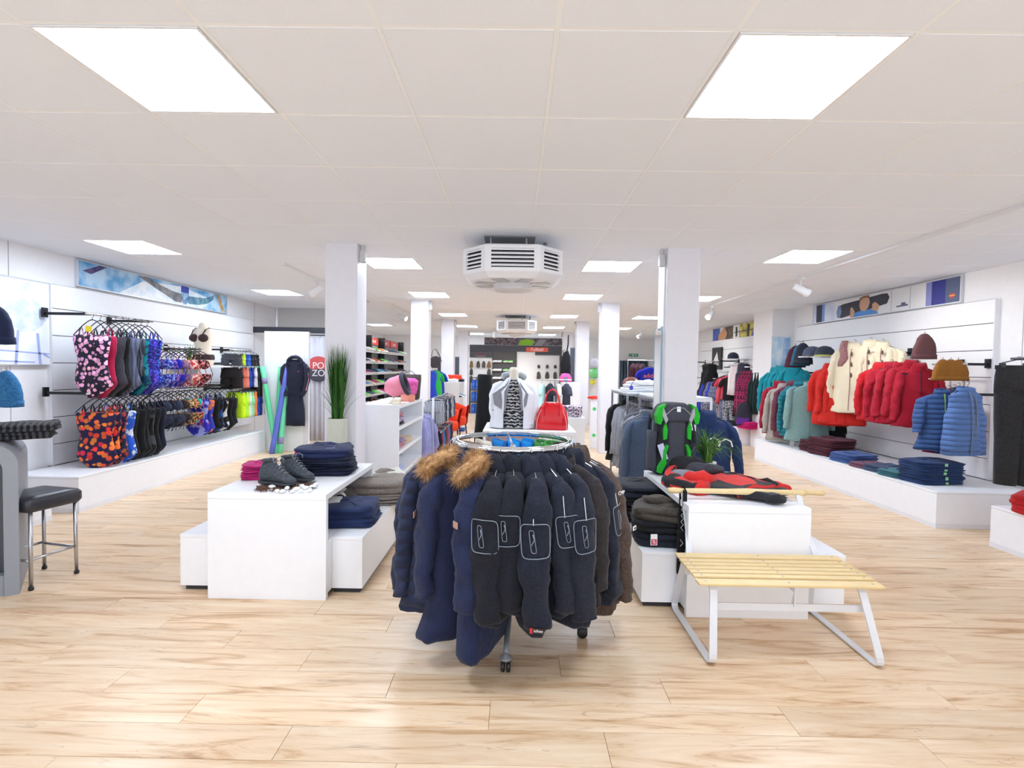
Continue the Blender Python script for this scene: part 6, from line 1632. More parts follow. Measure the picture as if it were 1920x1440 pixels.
# shelf unit behind the left pillar
t = empty('open_shelf_unit', (-1.425, 5.33, 0), 0, 'white open shelf unit between the left pillars', 'shelf unit')
x0, x1, d = -.235, .195, 1.35
MB().box(x0, 0, 0, x1, .03, 1.09).build('end_panel', WHITE, t); MB().box(x0, d - .03, 0, x1, d, 1.09).build('end_panel', WHITE, t)
MB().box(x0, .03, 0, x0 + .02, d - .03, 1.09).build('rear_panel', WHITE, t)
for z in (.02, .30, .56, .82, 1.05):
    MB().box(x0 + .02, .031, z, x1, d - .031, z + .038).build('shelf_board', WHITE, t)
LV = cloth('lavender knit', (196, 176, 200), (120, 100, 140), 'stripes', scale=.6); RZK = cloth('rose knit', (210, 150, 166), (190, 128, 146), 'melange'); BKS = cloth('black knit', (30, 28, 34))
for i, (Y, z, m, h, lab, w) in enumerate(((5.56, .859, BKS, .035, 'black knitted shirt on the upper shelf of the white unit, bottom', .3), (5.57, .895, LV, .06, 'lavender striped scarf stack on the upper shelf of the white unit', .3), (5.60, .956, RZK, .035, 'rose scarf on top of the lavender one in the shelf unit', .26), (5.62, .599, RZK, .06, 'rose folded knit on the middle shelf of the white unit', .3), (5.66, .66, cloth('lilac knit', (150, 130, 160)), .03, 'lilac folded knit above the rose one in the shelf unit', .26), (5.60, .339, cloth('pale blue knit', (170, 180, 216)), .05, 'pale blue folded knit low in the white shelf unit', .3), (6.05, .599, cloth('sand knit', (206, 186, 160)), .06, 'sand coloured folded knit further back in the shelf unit', .3))):
    folded('folded_knit', lab, (-1.40, Y, z), PI / 2, m, w, .30, h, i)
# pink hat, pink display bust on top
PKF = cloth('pink fleece', (240, 150, 170), (228, 132, 154), 'plain'); PKK = cloth('pink ruffle', (232, 110, 180), (210, 84, 158), 'camo')
p = atY(738, 722, 5.62)
t = empty('pink_fleece_hat', (p.x, 5.62, 1.089), 0, 'pink fleece hat on a white stand on the shelf unit', 'hat')
MB().lathe([(.05, 0), (.05, .01), (.015, .015), (.012, .12)], 14).build('stand', WHITE, t, True)
mb = MB(); rings = []
for j in range(11):
    f = j / 10; a = f * PI * .95; r_ = .012 + .095 * math.sin(min(a, PI * .62) if f < .65 else a * .98 * .62 / .62 * .55) ** .7
    rings.append([Vector((-.10 + .21 * f + 0, 0, .145 + .07 * f)) + Vector((-.35 * math.sin(b) * r_, math.cos(b) * r_, math.sin(b) * r_)) for b in [2 * PI * k / 18 for k in range(18)]])
mb.loft(rings); mb.jitter(.006, 12, 1); mb.build('crown', PKF, t, True)
mb = MB(); rings = []
c_ = Vector((.125, 0, .22))
mb.tube([c_ + Vector((-.35 * math.sin(b) * .11, math.cos(b) * .105, math.sin(b) * .108)) for b in [2 * PI * k / 20 for k in range(20)]], .024, 8, closed=True).build('fold_band', cloth('charcoal band', (60, 58, 70)), t, True)
p = atY(765, 735, 5.95)
t = empty('child_bust', (p.x, 5.95, 1.089), 0, 'small salmon display bust with pink ruffled top on the shelf unit', 'mannequin')
tubecloth(MB(), [(0, 0, 0, .08, .06), (.06, 0, 0, .085, .065), (.12, 0, 0, .075, .06), (.2, 0, 0, .09, .07)], 16, 0, 3, 0, .002, 5).build('torso', plain('salmon', (240, 160, 140), .5), t, True)
tubecloth(MB(), [(.09, 0, 0, .095, .075), (.13, 0, 0, .10, .08), (.18, 0, 0, .115, .085), (.24, 0, 0, .12, .08), (.27, 0, 0, .06, .05)], 20, .01, 7, 1, .012, 14, sub=2).build('ruffled_top', PKK, t, True)
MB().tube([(-.08, 0, .25), (-.03, 0, .34), (.04, -.02, .36), (.1, 0, .30)], .004, 5).build('strap', BLACKP, t)
p = atY(776, 735, 6.3)
t = empty('brown_bag', (-1.30, 6.3, 1.089), 0, 'dark brown canvas bag standing behind the pink top', 'bag')
tubecloth(MB(), [(0, 0, 0, .09, .07), (.02, 0, 0, .10, .08), (.2, 0, 0, .11, .075), (.31, .01, 0, .115, .05)], 18, .004, 4, 1, .008, 9, sub=2, p=4).build('bag_body', cloth('brown canvas', (78, 66, 62), (62, 52, 48), 'melange'), t, True)
for k_, (px_, h) in enumerate(((752, .06), (745, .04))):
    b = MB().box(-.04, -.04, 0, .04, .04, h, bev=.004).build('wooden_block', plain('pale block', (236, 224, 200), .6), None, loc=(-1.28 - .05 * k_, 5.45 + .12 * k_, 1.089)); tag(b, 'pale wooden block on the shelf unit top, %s one' % ('front' if k_ == 0 else 'rear lower'), 'block')
# ================================================================ BACK OF THE SHOP
# --- shoe wall, left
SWX, SY0 = -3.46, 10.35
sw_ = empty('shoe_wall', (SWX, SY0, 0), 0, 'tall dark shoe display wall at the back left with many shelves', 'shoe display')
GP = plain('grey back panel', (148, 150, 154), .6); BKPOST = plain('black post', (34, 34, 38), .5)
MB().box(-.05, 0, 0, 0, 4.55, 2.2).build('back_panel', GP, sw_)
for y in (0.0, 1.2, 2.33, 4.47):
    MB().box(.001, y, 0, .16, y + .07, 2.2).build('post', BKPOST, sw_)
MB().box(.001, 0, 0, .30, 4.54, .22).build('base', BKPOST, sw_)
REDH = plain('red header sign', (214, 66, 56), .5); SHW = plain('shelf lip white', (230, 230, 232), .4); SHG = plain('shelf dark grey', (90, 92, 98), .5)
bays = [(0.07, 1.2), (1.27, 2.33), (2.40, 4.47)]
zs_ = [.36, .60, .84, 1.08, 1.33, 1.58, 1.83]
for i, (a, b, n_) in enumerate(((1.42, 2.18, 'Ad'), (2.5, 3.3, ''), (3.42, 4.2, ''))):
    h = MB().box(.001, a, 2.01, .05, b, 2.17).build('header_sign', REDH, sw_)
    for k in range(3): MB().box(.051, a + .25 + k * .10, 2.06, .053, a + .31 + k * .10, 2.12 - .02 * (k % 2)).build('sign_mark', PAPER, h)
shoe_cols = [((236, 236, 238), 'white'), ((40, 42, 48), 'black'), ((70, 80, 120), 'slate blue'), ((120, 220, 90), 'lime green'), ((230, 110, 60), 'orange'), ((150, 150, 156), 'grey'), ((120, 84, 60), 'brown'), ((200, 60, 110), 'pink'), ((90, 160, 200), 'light blue'), ((206, 196, 170), 'sand')]
smats = [(plain('shoe ' + n_, c, .55), n_) for c, n_ in shoe_cols]
SOLW = plain('shoe sole white', (232, 232, 230), .5); LACW = plain('lace light', (220, 220, 222), .7)
def shoe(name, loc, rz, m, label, group, s=1.0):
    t = empty(name, loc, rz, label, 'shoe', group); t.scale = (s, s, s)
    for pn, me, role in shoe_parts():
        if not len(me.materials): me.materials.append(None)
        if pn == 'laces' : continue
        inst(pn, me, t, mats=[(m, SOLW, LACW)[role]])
    return t
rg = random.Random(11)
bn = ('near', 'middle', 'far')
rn = ('lowest', 'second lowest', 'third lowest', 'middle', 'third highest', 'second highest', 'top')
for bi, (a, b) in enumerate(bays):
    n_ = 3 if bi < 2 else 6
    for zi, z in enumerate(zs_):
        MB().box(.001, a + .001, z - .02, .20, b - .001, z).build('shelf', SHG, sw_)
        MB().box(.20, a + .001, z - .03, .215, b - .001, z + .001).build('shelf_lip', SHW, sw_)
        for k in range(n_):
            m, cn = smats[rg.choice([1, 2, 5, 6, 5, 1] if bi == 2 and k < 4 else [0, 2, 3, 4, 7, 8, 0, 1, 9])]
            for q in (0, 1):
                y = a + (b - a) * (k + .32 + .36 * q) / n_
                shoe('sports_shoe', (SWX + .12, SY0 + y, z + .001), rg.uniform(-.15, .15), m, '%s shoe, %s shelf, %s bay of shoe wall, %s from near side' % (cn, rn[zi], bn[bi], ORD[2 * k + q]), 'shoes on the shoe wall', 1.12)
# --- blue tubing / chair at its foot
t = empty('blue_tube', (-3.0, 11.3, 0), 0, 'bent pale blue tube standing at the foot of the shoe wall', 'tube')
MB().tube([(0, 0, 0), (.02, 0, .3), (.12, 0, .55), (.22, 0, .62)], .05, 12).build('tube', plain('pale blue plastic', (110, 150, 196), .4), t, True)
# --- children's clothes rack
t = empty('small_clothes_rack', (-1.14, 7.0, 0), 0, 'low white clothes rack with striped shorts behind the white shelf unit', 'clothes rack')
for y in (0, 1.5):
    MB().box(-.015, y - .015, 0, .015, y + .015, 1.07).build('post', WHITE_E, t)
    MB().box(-.22, y - .02, 0, .22, y + .02, .025).build('foot', WHITE_E, t)
MB().box(-.01, 0, 1.05, .01, 1.5, 1.07).build('upper_rail', CHROME, t); MB().box(-.01, 0, .62, .01, 1.5, .64).build('lower_rail', CHROME, t)
st1 = [cloth('kid stripe a', (40, 52, 80), (226, 230, 236), 'stripes', scale=1.2), cloth('kid stripe b', (26, 28, 36), (220, 220, 224), 'hstripes', scale=1.2), cloth('kid denim', (70, 92, 132), (54, 74, 110), 'melange'), cloth('kid dark', (34, 38, 50))]
sn = ['navy and white striped', 'black and white striped', 'denim blue', 'dark navy']
for i in range(12):
    put(shorts_parts(i % 3, .34, .15), 'child_shorts', 'shorts', '%s child shorts, upper rail of the low rack, %s from front' % (sn[i % 4], ORD[i]), (-1.14, 7.06 + i * .125, 1.075), R.uniform(.3, .8), [st1[i % 4]], 'child shorts on the low rack', .9, hang=HANG_S)
for i in range(10):
    c = [(26, 28, 34), (170, 40, 50), (60, 110, 170), (30, 32, 40)][i % 4]
    put(shorts_parts((i + 1) % 3, .40, .13, ), 'child_trousers', 'trousers', '%s small trousers on the lower rail of the low rack, %s from the near end' % (['black', 'red', 'blue', 'charcoal'][i % 4], ORD[i]), (-1.14, 7.1 + i * .14, .642), R.uniform(.3, .8), [cloth('kid low %d' % (i % 4), c)], 'small trousers on the low rack', .9, hang=HANG_S)
put(jacket_parts(33, L=.78, W=.16, SL=.6, lo=True), 'long_jacket', 'jacket', 'shiny violet long jacket at the near end of the low rack', (-1.20, 6.86, .90), 1.25, [cloth('violet foil', (130, 130, 190), (170, 172, 214), 'shine')], None, .95)
# --- orange tub chairs
ORG = cloth('orange upholstery', (232, 66, 22), (212, 54, 16), 'melange', bump=.15); DW = plain('dark wood leg', (70, 44, 34), .5)
for i, (X, Y, lab) in enumerate(((-1.36, 9.9, 'orange upholstered tub chair, the nearer of the two'), (-1.30, 10.9, 'orange upholstered tub chair, the farther of the two'))):
    t = empty('tub_chair', (X, Y, 0), .5, lab, 'chair', 'orange tub chairs')
    mb = MB(); rings = []
    for z, r_, w_ in ((.24, .24, .0), (.30, .27, 0), (.5, .29, 0), (.66, .31, 0), (.80, .33, 0), (.82, .32, 0), (.80, .27, 0), (.5, .23, 0), (.40, .22, 0)):
        rings.append([Vector((r_ * math.cos(a), r_ * .95 * math.sin(a), z if z < .45 else z - .18 * (1 - abs(math.sin((a - PI * .1) / 1.8))) * (z - .4) / .4)) for a in [PI * (-.1 + 1.2 * k / 20) for k in range(21)]])
    mb.loft(rings, cap=False, closed=False); mb.build('shell', ORG, t, True)
    MB().lathe([(.22, .26), (.245, .29), (.245, .40), (.22, .44), (.001, .45)], 22, cap=False).build('seat', ORG, t, True)
    for x, y in ((-.18, -.16), (.18, -.16), (-.18, .18), (.18, .18)): MB().tube([(x * 1.15, y * 1.15, 0), (x, y, .28)], [.012, .018], 10).build('leg', DW, t, True)
# --- striped container with pole
t = empty('striped_float', (-1.30, 11.9, 0), 0, 'red, yellow, white and blue banded container with a black pole on the floor', 'container')
for z0, z1, c, n_ in ((0, .09, (30, 90, 180), 'blue'), (.09, .17, (240, 240, 240), 'white'), (.17, .25, (250, 200, 40), 'yellow'), (.25, .36, (220, 30, 40), 'red')):
    MB().lathe([(.12, z0), (.125, (z0 + z1) / 2), (.12 if c[0] != 220 else .06, z1)], 20).build('%s_band' % n_, plain('band ' + n_, c, .4), t, True)
MB().cyl((0, 0, .36), (0, 0, .60), .012, 8).build('pole', BLACKP, t)
# --- shelf unit with goods, between third pillars (left)
t = empty('tall_white_shelf', (-1.42, 11.6, 0), 0, 'white shelf block with clothes on top beside the third left pillar', 'shelf unit')
MB().box(-.28, 0, 0, .12, .03, 1.15).build('end_panel', WHITE, t); MB().box(-.28, 1.1, 0, .12, 1.13, 1.15).build('end_panel', WHITE, t)
for z in (.05, .4, .75, 1.10): MB().box(-.28, .031, z, .12, 1.099, z + .03).build('shelf_board', WHITE, t)
for i, (c, lab, X, Y, z, h) in enumerate((((240, 240, 240), 'white shirt folded on the far white shelf block', -1.50, 11.85, 1.15, .07), ((40, 44, 60), 'dark shirt folded under the red cap on the far shelf block', -1.40, 12.25, 1.15, .06), ((226, 60, 40), 'orange-red shirt heap on the far shelf block', -1.45, 12.1, 1.211, .10))):
    folded('folded_shirt', lab, (X, Y, z), 0, cloth('far fold %d' % i, c), .3, .3, h, i)
for i in range(6):
    shoe('sports_shoe', (-1.36, 11.75 + (i % 3) * .3, (.43, .78)[i // 3] + .001), 0, smats[(0, 3, 5, 1, 0, 8)[i]][0], '%s shoe, %s board of the far white shelf block, %s' % (smats[(0, 3, 5, 1, 0, 8)[i]][1], ('lower', 'upper')[i // 3], ORD[i % 3]), 'shoes in the far shelf block', .9)
# hanging shirts by the second left pillar
t = empty('shirt_stand', (-1.72, 11.2, 1.5), 0, 'short stand rail with bright shirts behind the second left pillar', 'clothes rack')
MB().cyl((0, 0, -1.5), (0, 0, .02), .012, 8).build('stand_pole', BLACK_M, t); MB().cyl((0, 0, 0), (0, -.7, 0), .01, 8).build('rail_bar', BLACK_M, t); MB().box(-.2, -.3, -1.5, .2, .1, -1.48).build('foot', BLACK_M, t)
for i, (c, n_) in enumerate((((30, 70, 200), 'royal blue'), ((30, 180, 70), 'bright green'), ((220, 60, 50), 'red'), ((24, 60, 180), 'deep blue'), ((120, 230, 60), 'lime'))):
    put(tee_parts(i % 3, L=.60), 'sports_shirt', 'shirt', '%s sports shirt hanging behind the second left pillar' % n_, (-1.74 + .05 * (i % 2), 10.6 + .11 * i, 1.505), .95 + R.uniform(-.2, .2), [cloth('sport ' + n_, c)], 'bright shirts behind the pillar', 1.0)
t = empty('mesh_bag', (-1.68, 10.5, 1.50), 0, 'dark grey mesh bag with thin straps hanging above the bright shirts', 'bag')
tubecloth(MB(), [(0, 0, 0, .05, .03), (-.05, 0, 0, .10, .05), (-.16, 0, 0, .12, .07), (-.24, 0, 0, .06, .05)], 16, .004, 5, 1, .01, 9, sub=2).build('bag_body', cloth('mesh grey', (84, 82, 88), (60, 58, 64), 'melange'), t, True)
MB().tube([(-.08, 0, -.02), (-.05, 0, .12), (.02, 0, .16), (.08, 0, .05), (.14, 0, -.12)], .006, 6).build('strap', BLACKP, t); 
t.location.z = 1.72; MB().cyl((0, .0, .14), (0, .72, .0), .006, 6).build('hook_arm', BLACK_M, t)
MB().cyl((0, .72, -1.72), (0, .72, 0), .01, 8).build('stand_pole', BLACK_M, t)
# dark door leaves / mirrors between back pillars
for i, (px0, px1, y0, y1, lab) in enumerate(((822, 827, 669, 718, 'narrow dark panel left of the third left pillar'), (852, 860, 669, 718, 'dark blue-grey panel right of the third left pillar'), (1070, 1079, 652, 720, 'dark panel column right of the hanging black backpack'))):
    a = atY(px0, y0, 15.2); b = atY(px1, y1, 15.2)
    o = MB().box(a.x, 15.2, 0, b.x, 15.3, a.z, bev=.004).build('door_%d' % (i + 1), plain('dark slate panel', (66, 74, 86), .5)); tag(o, kind='structure')
# --- centre display wall at the back
YB = 17.0
X_ = lambda px_: atY(px_, 690, YB).x
Z_ = lambda py_: atY(967, py_, YB).z
cw = empty('back_display_wall', (0, YB, 0), 0, 'dark and white display wall with shoes and bags at the far end', 'display wall')
DG = plain('anthracite board', (70, 74, 82), .6); DG2 = plain('dark brown grey', (74, 72, 72), .6); WB = plain('white back board', (240, 240, 240), .5)  # two dark board tones and a plain white one for the back panel
MB().box(X_(880), .06, 0, X_(1078), .12, Z_(647)).build('back_panel', WB, cw)
MB().box(X_(880), 0, Z_(659), X_(1055), .059, Z_(647.5)).build('header_board', DG, cw)
MB().box(X_(880), -.01, Z_(671), X_(923), .059, Z_(659.3)).build('header_board', DG, cw)
MB().box(X_(1003), 0, Z_(665), X_(1055), .059, Z_(659.3)).build('header_board', DG, cw)
MB().box(X_(923.5), .0, 0, X_(968), .059, Z_(659.3)).build('shoe_panel', DG2, cw)
MB().box(X_(1049), .0, 0, X_(1077), .059, Z_(665.3)).build('shoe_panel', DG2, cw)
MB().box(X_(923), -.02, 0, X_(924), .06, Z_(659.3)).build('divider', BKPOST, cw); MB().box(X_(967.5), -.02, 0, X_(968.6), .06, Z_(659.3)).build('divider', BKPOST, cw)
h = MB().box(X_(986), -.03, Z_(659), X_(1027), -.001, Z_(651)).build('red_sign', plain('coral sign', (228, 92, 72), .5), cw)
text('sign_lettering', 'Fußball', .15, PAPER, cw, ((X_(986) + X_(1027)) / 2, -.032, Z_(655)), (PI / 2, 0, 0), .001)
text('sign_lettering', 'F A L K E', .10, plain('red letters', (206, 40, 50), .5), cw, ((X_(888) + X_(914)) / 2, -.012, Z_(665.5)), (PI / 2, 0, 0), .001)
text('sign_lettering', 'ERGONOMIC SPORT', .035, PAPER, cw, ((X_(888) + X_(914)) / 2, -.012, Z_(669)), (PI / 2, 0, 0), .001)
for j, py_ in enumerate((679, 695, 710)):
    for i, px_ in enumerate((928, 936, 948, 957)):
        MB().box(X_(px_) - .07, -.13, Z_(py_) - .012, X_(px_) + .07, -.001, Z_(py_)).build('shoe_ledge', PAPER, cw)
        k_ = 0 if i < 2 else 3
        shoe('football_boot', (X_(px_), YB - .075, Z_(py_) + .001), PI + .2, smats[k_][0], '%s football boot on the far display wall, %s row, %s from the left' % (smats[k_][1], ('top', 'middle', 'lower')[j], ORD[i]), 'football boots at the far wall', .62)
for j, py_ in enumerate((679, 697)):
    MB().box(X_(1073) - .08, -.13, Z_(py_) - .012, X_(1073) + .08, -.001, Z_(py_)).build('shoe_ledge', PAPER, cw)
    shoe('football_boot', (X_(1073), YB - .075, Z_(py_) + .001), PI + .2, smats[3][0], 'lime football boot on the dark panel at the right end, %s one' % ('upper', 'lower')[j], 'football boots at the far wall', .62)
# packs of socks, rackets and gloves hung on the white boards
KB = cloth('dark gear', (60, 56, 54), (100, 96, 88), 'melange'); TN = cloth('tan gear', (150, 120, 84), (110, 84, 60), 'melange')
def gear(px_, py_, w, h, m, lab, grp):
    t = empty('hanging_pack', (X_(px_), YB - .02, Z_(py_)), 0, lab, 'pack', grp)
    tubecloth(MB(), [(0, 0, -.02, w * .2, .02), (-h * .3, 0, -.03, w * .45, .04), (-h * .75, 0, -.03, w * .5, .04), (-h, 0, -.02, w * .4, .03)], 12, .004, 4, px_, .01, 14, sub=2).build('pack', m, t, True)
    MB().cyl((0, .03, .01), (0, -.06, .01), .006, 6).build('peg', STEEL, t)
for j, py_ in enumerate((678, 692, 706)):
    for i, px_ in enumerate((884, 897, 907, 917)):
        if j == 1 and i in (1, 2): continue
        gear(px_, py_, .12, .22, TN if (i + j) % 3 == 0 else KB, 'small %s pack on the left white board, %s row, %s from the left' % ('tan' if (i + j) % 3 == 0 else 'dark', ORD[j], ORD[i]), 'packs on the left white board')
for j, py_ in enumerate((683, 696)):
    for i, px_ in enumerate((1010, 1026, 1041)):
        gear(px_, py_, .10 + .04 * j, .12 + .12 * j, KB, 'dark glove pair on the right white board, %s row, %s from the left' % (('upper', 'lower')[j], ORD[i]), 'gloves on the right white board')
# blue boxes
BLB = plain('blue carton', (36, 84, 176), .5); BLB2 = plain('blue carton light', (70, 120, 200), .5)
for r_ in range(3):
    for c_ in range(3):
        X = X_(890) + c_ * .135
        t = MB().box(-.06, 0, 0, .06, .25, .30, bev=.004).build('blue_box', BLB, None, loc=(X, 16.5, .62 + r_ * .34 if 0 else Z_(777) + .02 + r_ * .40 + .03))
        MB().box(-.03, -.002, .12, .03, -.0005, .2).build('label', BLB2, t)
        tag(t, 'blue carton in the far stack, %s shelf, %s' % (('bottom', 'middle', 'top')[r_], ('left', 'middle', 'right')[c_]), 'box', 'blue cartons at the far end')
t = empty('box_shelf', (X_(897.5), 16.5, 0), 0, 'black rack holding the blue cartons at the far end', 'rack')
for r_ in range(4): MB().box(-.24, 0, Z_(777) + .03 + r_ * .40 - .02, .26, .28, Z_(777) + .03 + r_ * .40 - .001).build('board', BKPOST, t)
for x in (-.25, .26): MB().box(x - .01, .0, 0, x + .01, .28, Z_(777) + 1.25).build('side', BKPOST, t)
# poster above it
t, lay, q = picture('pitch_poster', 'long dark poster with a lime shape above the far display wall', [(X_(908), YB + .13, Z_(650)), (X_(1055), YB + .13, Z_(650)), (X_(1055), YB + .13, Z_(634)), (X_(908), YB + .13, Z_(634))], (0, -1, 0), DARK, blobm('crowd print', (40, 40, 46), (130, 110, 120), 14, 6))
lay([(.42, .1), (.46, .8), (.55, .95), (.64, .7), (.60, .05)], plain('lime print', (140, 200, 40), .5), .001)
lay([(.62, .05), (.70, .9), (.80, .9), (.72, .05)], plain('grey streak', (150, 150, 156), .5), .001)
for i, px_ in enumerate((927, 964)):
    pass
# pink/black backpack hanging high by the third right pillar
p = atY(1063, 640, 12.2)
t = empty('black_backpack', (p.x, 12.2, 1.5), 0, 'black backpack hanging high on the third right pillar', 'backpack')
zz_ = lambda py_: atY(1063, py_, 12.2).z - 1.5
tubecloth(MB(), [(zz_(658), 0, 0, .04, .03), (zz_(668), -.02, 0, .10, .06), (zz_(682), -.03, 0, .13, .09), (zz_(698), -.02, 0, .12, .08), (zz_(704), 0, 0, .08, .06)], 16, .006, 5, 1, .014, 9, sub=3).build('bag_body', BLK, t, True)
MB().tube([(.0, 0, zz_(660)), (.03, 0, zz_(645)), (.035, .02, zz_(628))], .016, 8).build('strap', BLK, t, True)
MB().tube([(-.08, 0, zz_(664)), (-.09, 0, zz_(658)), (-.04, 0, zz_(656))], .01, 6).build('handle', BLK, t, True)
MB().cyl((.035, -.01, zz_(628)), (.035 + .27, .46, zz_(628)), .008, 6).build('hook_arm', STEEL, t)
t = empty('pink_bag', (p.x - .03, 12.1, 1.19), 0, 'pink and black sports bag standing on the block under the black backpack', 'bag')
tubecloth(MB(), [(0, 0, 0, .15, .08), (.02, 0, 0, .155, .09), (.12, 0, 0, .14, .08), (.19, 0, 0, .09, .05), (.20, 0, 0, .04, .03)], 18, .004, 5, 1, .01, 9).build('bag_body', cloth('pink nylon', (232, 100, 170), (214, 80, 150)), t, True)
MB().box(-.05, -.095, .0, .05, -.08, .12, bev=.01).build('front_pocket', cloth('grey nylon', (110, 110, 124)), t)
t = MB().box(1.10, 11.8, 0, 1.50, 12.5, 1.185, bev=.004).build('display_block', WHITE); tag(t, 'white display block left of the third right pillar', 'block')
for i in range(3):
    folded('folded_shirt', 'white and purple patterned shirt pile behind the red bag, %s from below' % ORD[i], (.93, 8.3, .72 + i * .06), 0, cloth('purple pattern', (232, 226, 232), (96, 60, 100), 'camo', scale=1.5), .3, .3, .06, i)
t = MB().box(.74, 8.1, 0, 1.12, 8.7, .72, bev=.004).build('display_block', WHITE); tag(t, 'low white block behind the red bag with patterned shirts', 'block')
t = empty('white_skirt_rack', (.72, 9.3, 0), 0, 'round stand with pale mint and navy shirts behind the red bag', 'clothes rack')
MB().cyl((0, 0, 0), (0, 0, 1.3), .014, 10).build('pole', STEEL, t); MB().lathe([(.22, 0), (.22, .02), (.02, .03)], 20).build('foot', STEEL, t); MB().cyl((-.3, 0, 1.3), (.3, 0, 1.3), .01, 8).build('bar', STEEL, t)
for i, (c, n_) in enumerate((((190, 226, 222), 'pale mint'), ((36, 40, 56), 'dark navy'), ((230, 232, 236), 'white'), ((60, 64, 80), 'slate'))):
    put(tee_parts(i % 3, L=.55), 'hanging_shirt', 'shirt', '%s shirt on the stand behind the red bag' % n_, (.48 + .15 * i, 9.3, 1.31), PI / 2 + R.uniform(-.4, .4), [cloth('stand ' + n_, c)], 'shirts on the stand', .9)
# balls and post right of third right pillar
BALLX = [(1114, 680, 13.5, .11, (220, 224, 240), 'white and blue ball on the upper right ball stand'), (1116, 700, 13.3, .14, (130, 220, 140), 'large mint green ball on the ball stand'), (1112, 716, 13.4, .08, (240, 230, 80), 'small yellow ball on the ball stand')]
t = empty('ball_stand', (atY(1115, 700, 13.7).x, 13.6, 0), 0, 'wire stand holding balls between the right pillars', 'stand')
MB().box(-.20, 0, 0, .20, .02, 1.8).build('board', WHITE_E, t)
for i, (px_, py_, Y, r_, c, lab) in enumerate(BALLX):
    p = atY(px_, py_, Y)
    b = MB().ell((0, 0, 0), r_, r_, r_, 18, 12).build('ball', plain('ball %d' % i, c, .4, grain=.15), None, True, loc=(p.x, 13.44, p.z)); tag(b, lab, 'ball', 'balls on the stand')
    MB().box(p.x - t.location.x - .08, -.30, p.z - r_ - .015, p.x - t.location.x + .08, 0, p.z - r_ - .002).build('ledge', WHITE_E, t)
p = atY(1112, 745, 9.6)
t = empty('white_post_table', (p.x + .03, 9.6, 0), 0, 'narrow white post with green stickers between the right pillars', 'stand')
MB().box(-.07, 0, 0, .07, .12, p.z - .03, bev=.003).build('post', WHITE, t)
for z in (.75, .25): MB().lathe([(.035, 0), (.035, .003)], 12, (0, 0, 0)).build('green_sticker', plain('green sticker', (80, 210, 110), .5), t, loc=(-.0, -.001, z), rot=(PI / 2, 0, 0))
folded('red_cloth', 'red cloth lying on the narrow white post', (p.x + .03, 9.66, p.z - .029), .3, cloth('bright red cloth', (236, 66, 50)), .22, .16, .05, 2, cat='cloth')
# --- exit sign, stage curtain at back right
ex_ = atY(1188, 666, Y_BACK - .01)
t = empty('exit_sign', (ex_.x, Y_BACK - .03, ex_.z), 0, 'green emergency exit sign with white arrow on the back wall', 'sign')
MB().box(-.17, 0, -.055, .17, .028, .055, bev=.003).build('sign_board', plain('exit green', (20, 150, 110), .4), t)
MB().box(-.05, -.002, -.045, .0, -.0003, .045).build('door_symbol', PAPER, t)
MB().loft([[(x, -.002, z) for x, z in ((.03, -.012), (.08, -.012), (.08, -.035), (.13, 0), (.08, .035), (.08, .012), (.03, .012))], [(x, -.0003, z) for x, z in ((.03, -.012), (.08, -.012), (.08, -.035), (.13, 0), (.08, .035), (.08, .012), (.03, .012))]]).build('arrow', PAPER, t)
MB().ell((-.11, -.002, .028), .012, .002, .012).build('runner_symbol', PAPER, t); MB().bar([(-.14, -.002, -.04), (-.11, -.002, -.005), (-.10, -.002, .014)], .003, .014).build('runner_symbol', PAPER, t)
a = atY(1163, 676, 18.6); b = atY(1216, 676, 18.6)
n_ = 70; rows = [[Vector((a.x + (b.x - a.x) * k / n_, 18.6 + .05 * math.sin(k * .9), z)) for k in range(n_ + 1)] for z in (.03, 1.0, a.z)]
vs = [q_ for r_ in rows for q_ in r_]
o = MB().add(vs, [(j * (n_ + 1) + i, j * (n_ + 1) + i + 1, (j + 1) * (n_ + 1) + i + 1, (j + 1) * (n_ + 1) + i) for j in range(2) for i in range(n_)]).build('dark_curtain', cloth('slate curtain', (56, 72, 88), (84, 104, 120), 'stripes', scale=.2), None, True)
sm = o.modifiers.new('thick', 'SOLIDIFY'); sm.thickness = .006
tag(o, 'slate blue floor-length curtain below the exit sign at the back', 'curtain')
# clothes on the back right
RK = empty('garment_stand', (3.05, 11.6, 0), 0, 'steel stand with maroon and blue sportswear in front of the slate curtain', 'clothes rack')
MB().cyl((-.5, 0, 1.72), (.6, 0, 1.72), .012, 10).build('rail_bar', STEEL, RK); 
for x in (-.5, .6): MB().cyl((x, 0, 0), (x, 0, 1.73), .012, 8).build('post', STEEL, RK)
for i in range(3): put(tee_parts(i, L=.62, long=True), 'track_jacket', 'jacket', 'maroon track top hanging left of the blue lettered shirt, %s from the left' % ORD[i], (2.68 + i * .1, 11.6, 1.735), PI / 2 - .5, [cloth('maroon track', (74, 26, 40), (56, 18, 30)), cloth('maroon sleeve', (66, 24, 36))], 'maroon track tops', 1.0)
t = put(tee_parts(1, L=.70, W=.23), 'blue_tshirt', 'shirt', 'royal blue T-shirt with orange lettering facing the aisle', (2.98, 11.35, 1.66), .1, [cloth('royal tee', (36, 46, 186), (30, 38, 160))], None, 1.1)
text('shirt_lettering', 'adidas', .12, plain('orange print', (240, 130, 80), .6), t, (.0, -.075, -.26), (PI / 2, 0, 0), .001)
MB().cyl((0, 0, .0), (0, .27, .08), .006, 6).build('face_out_arm', STEEL, t)
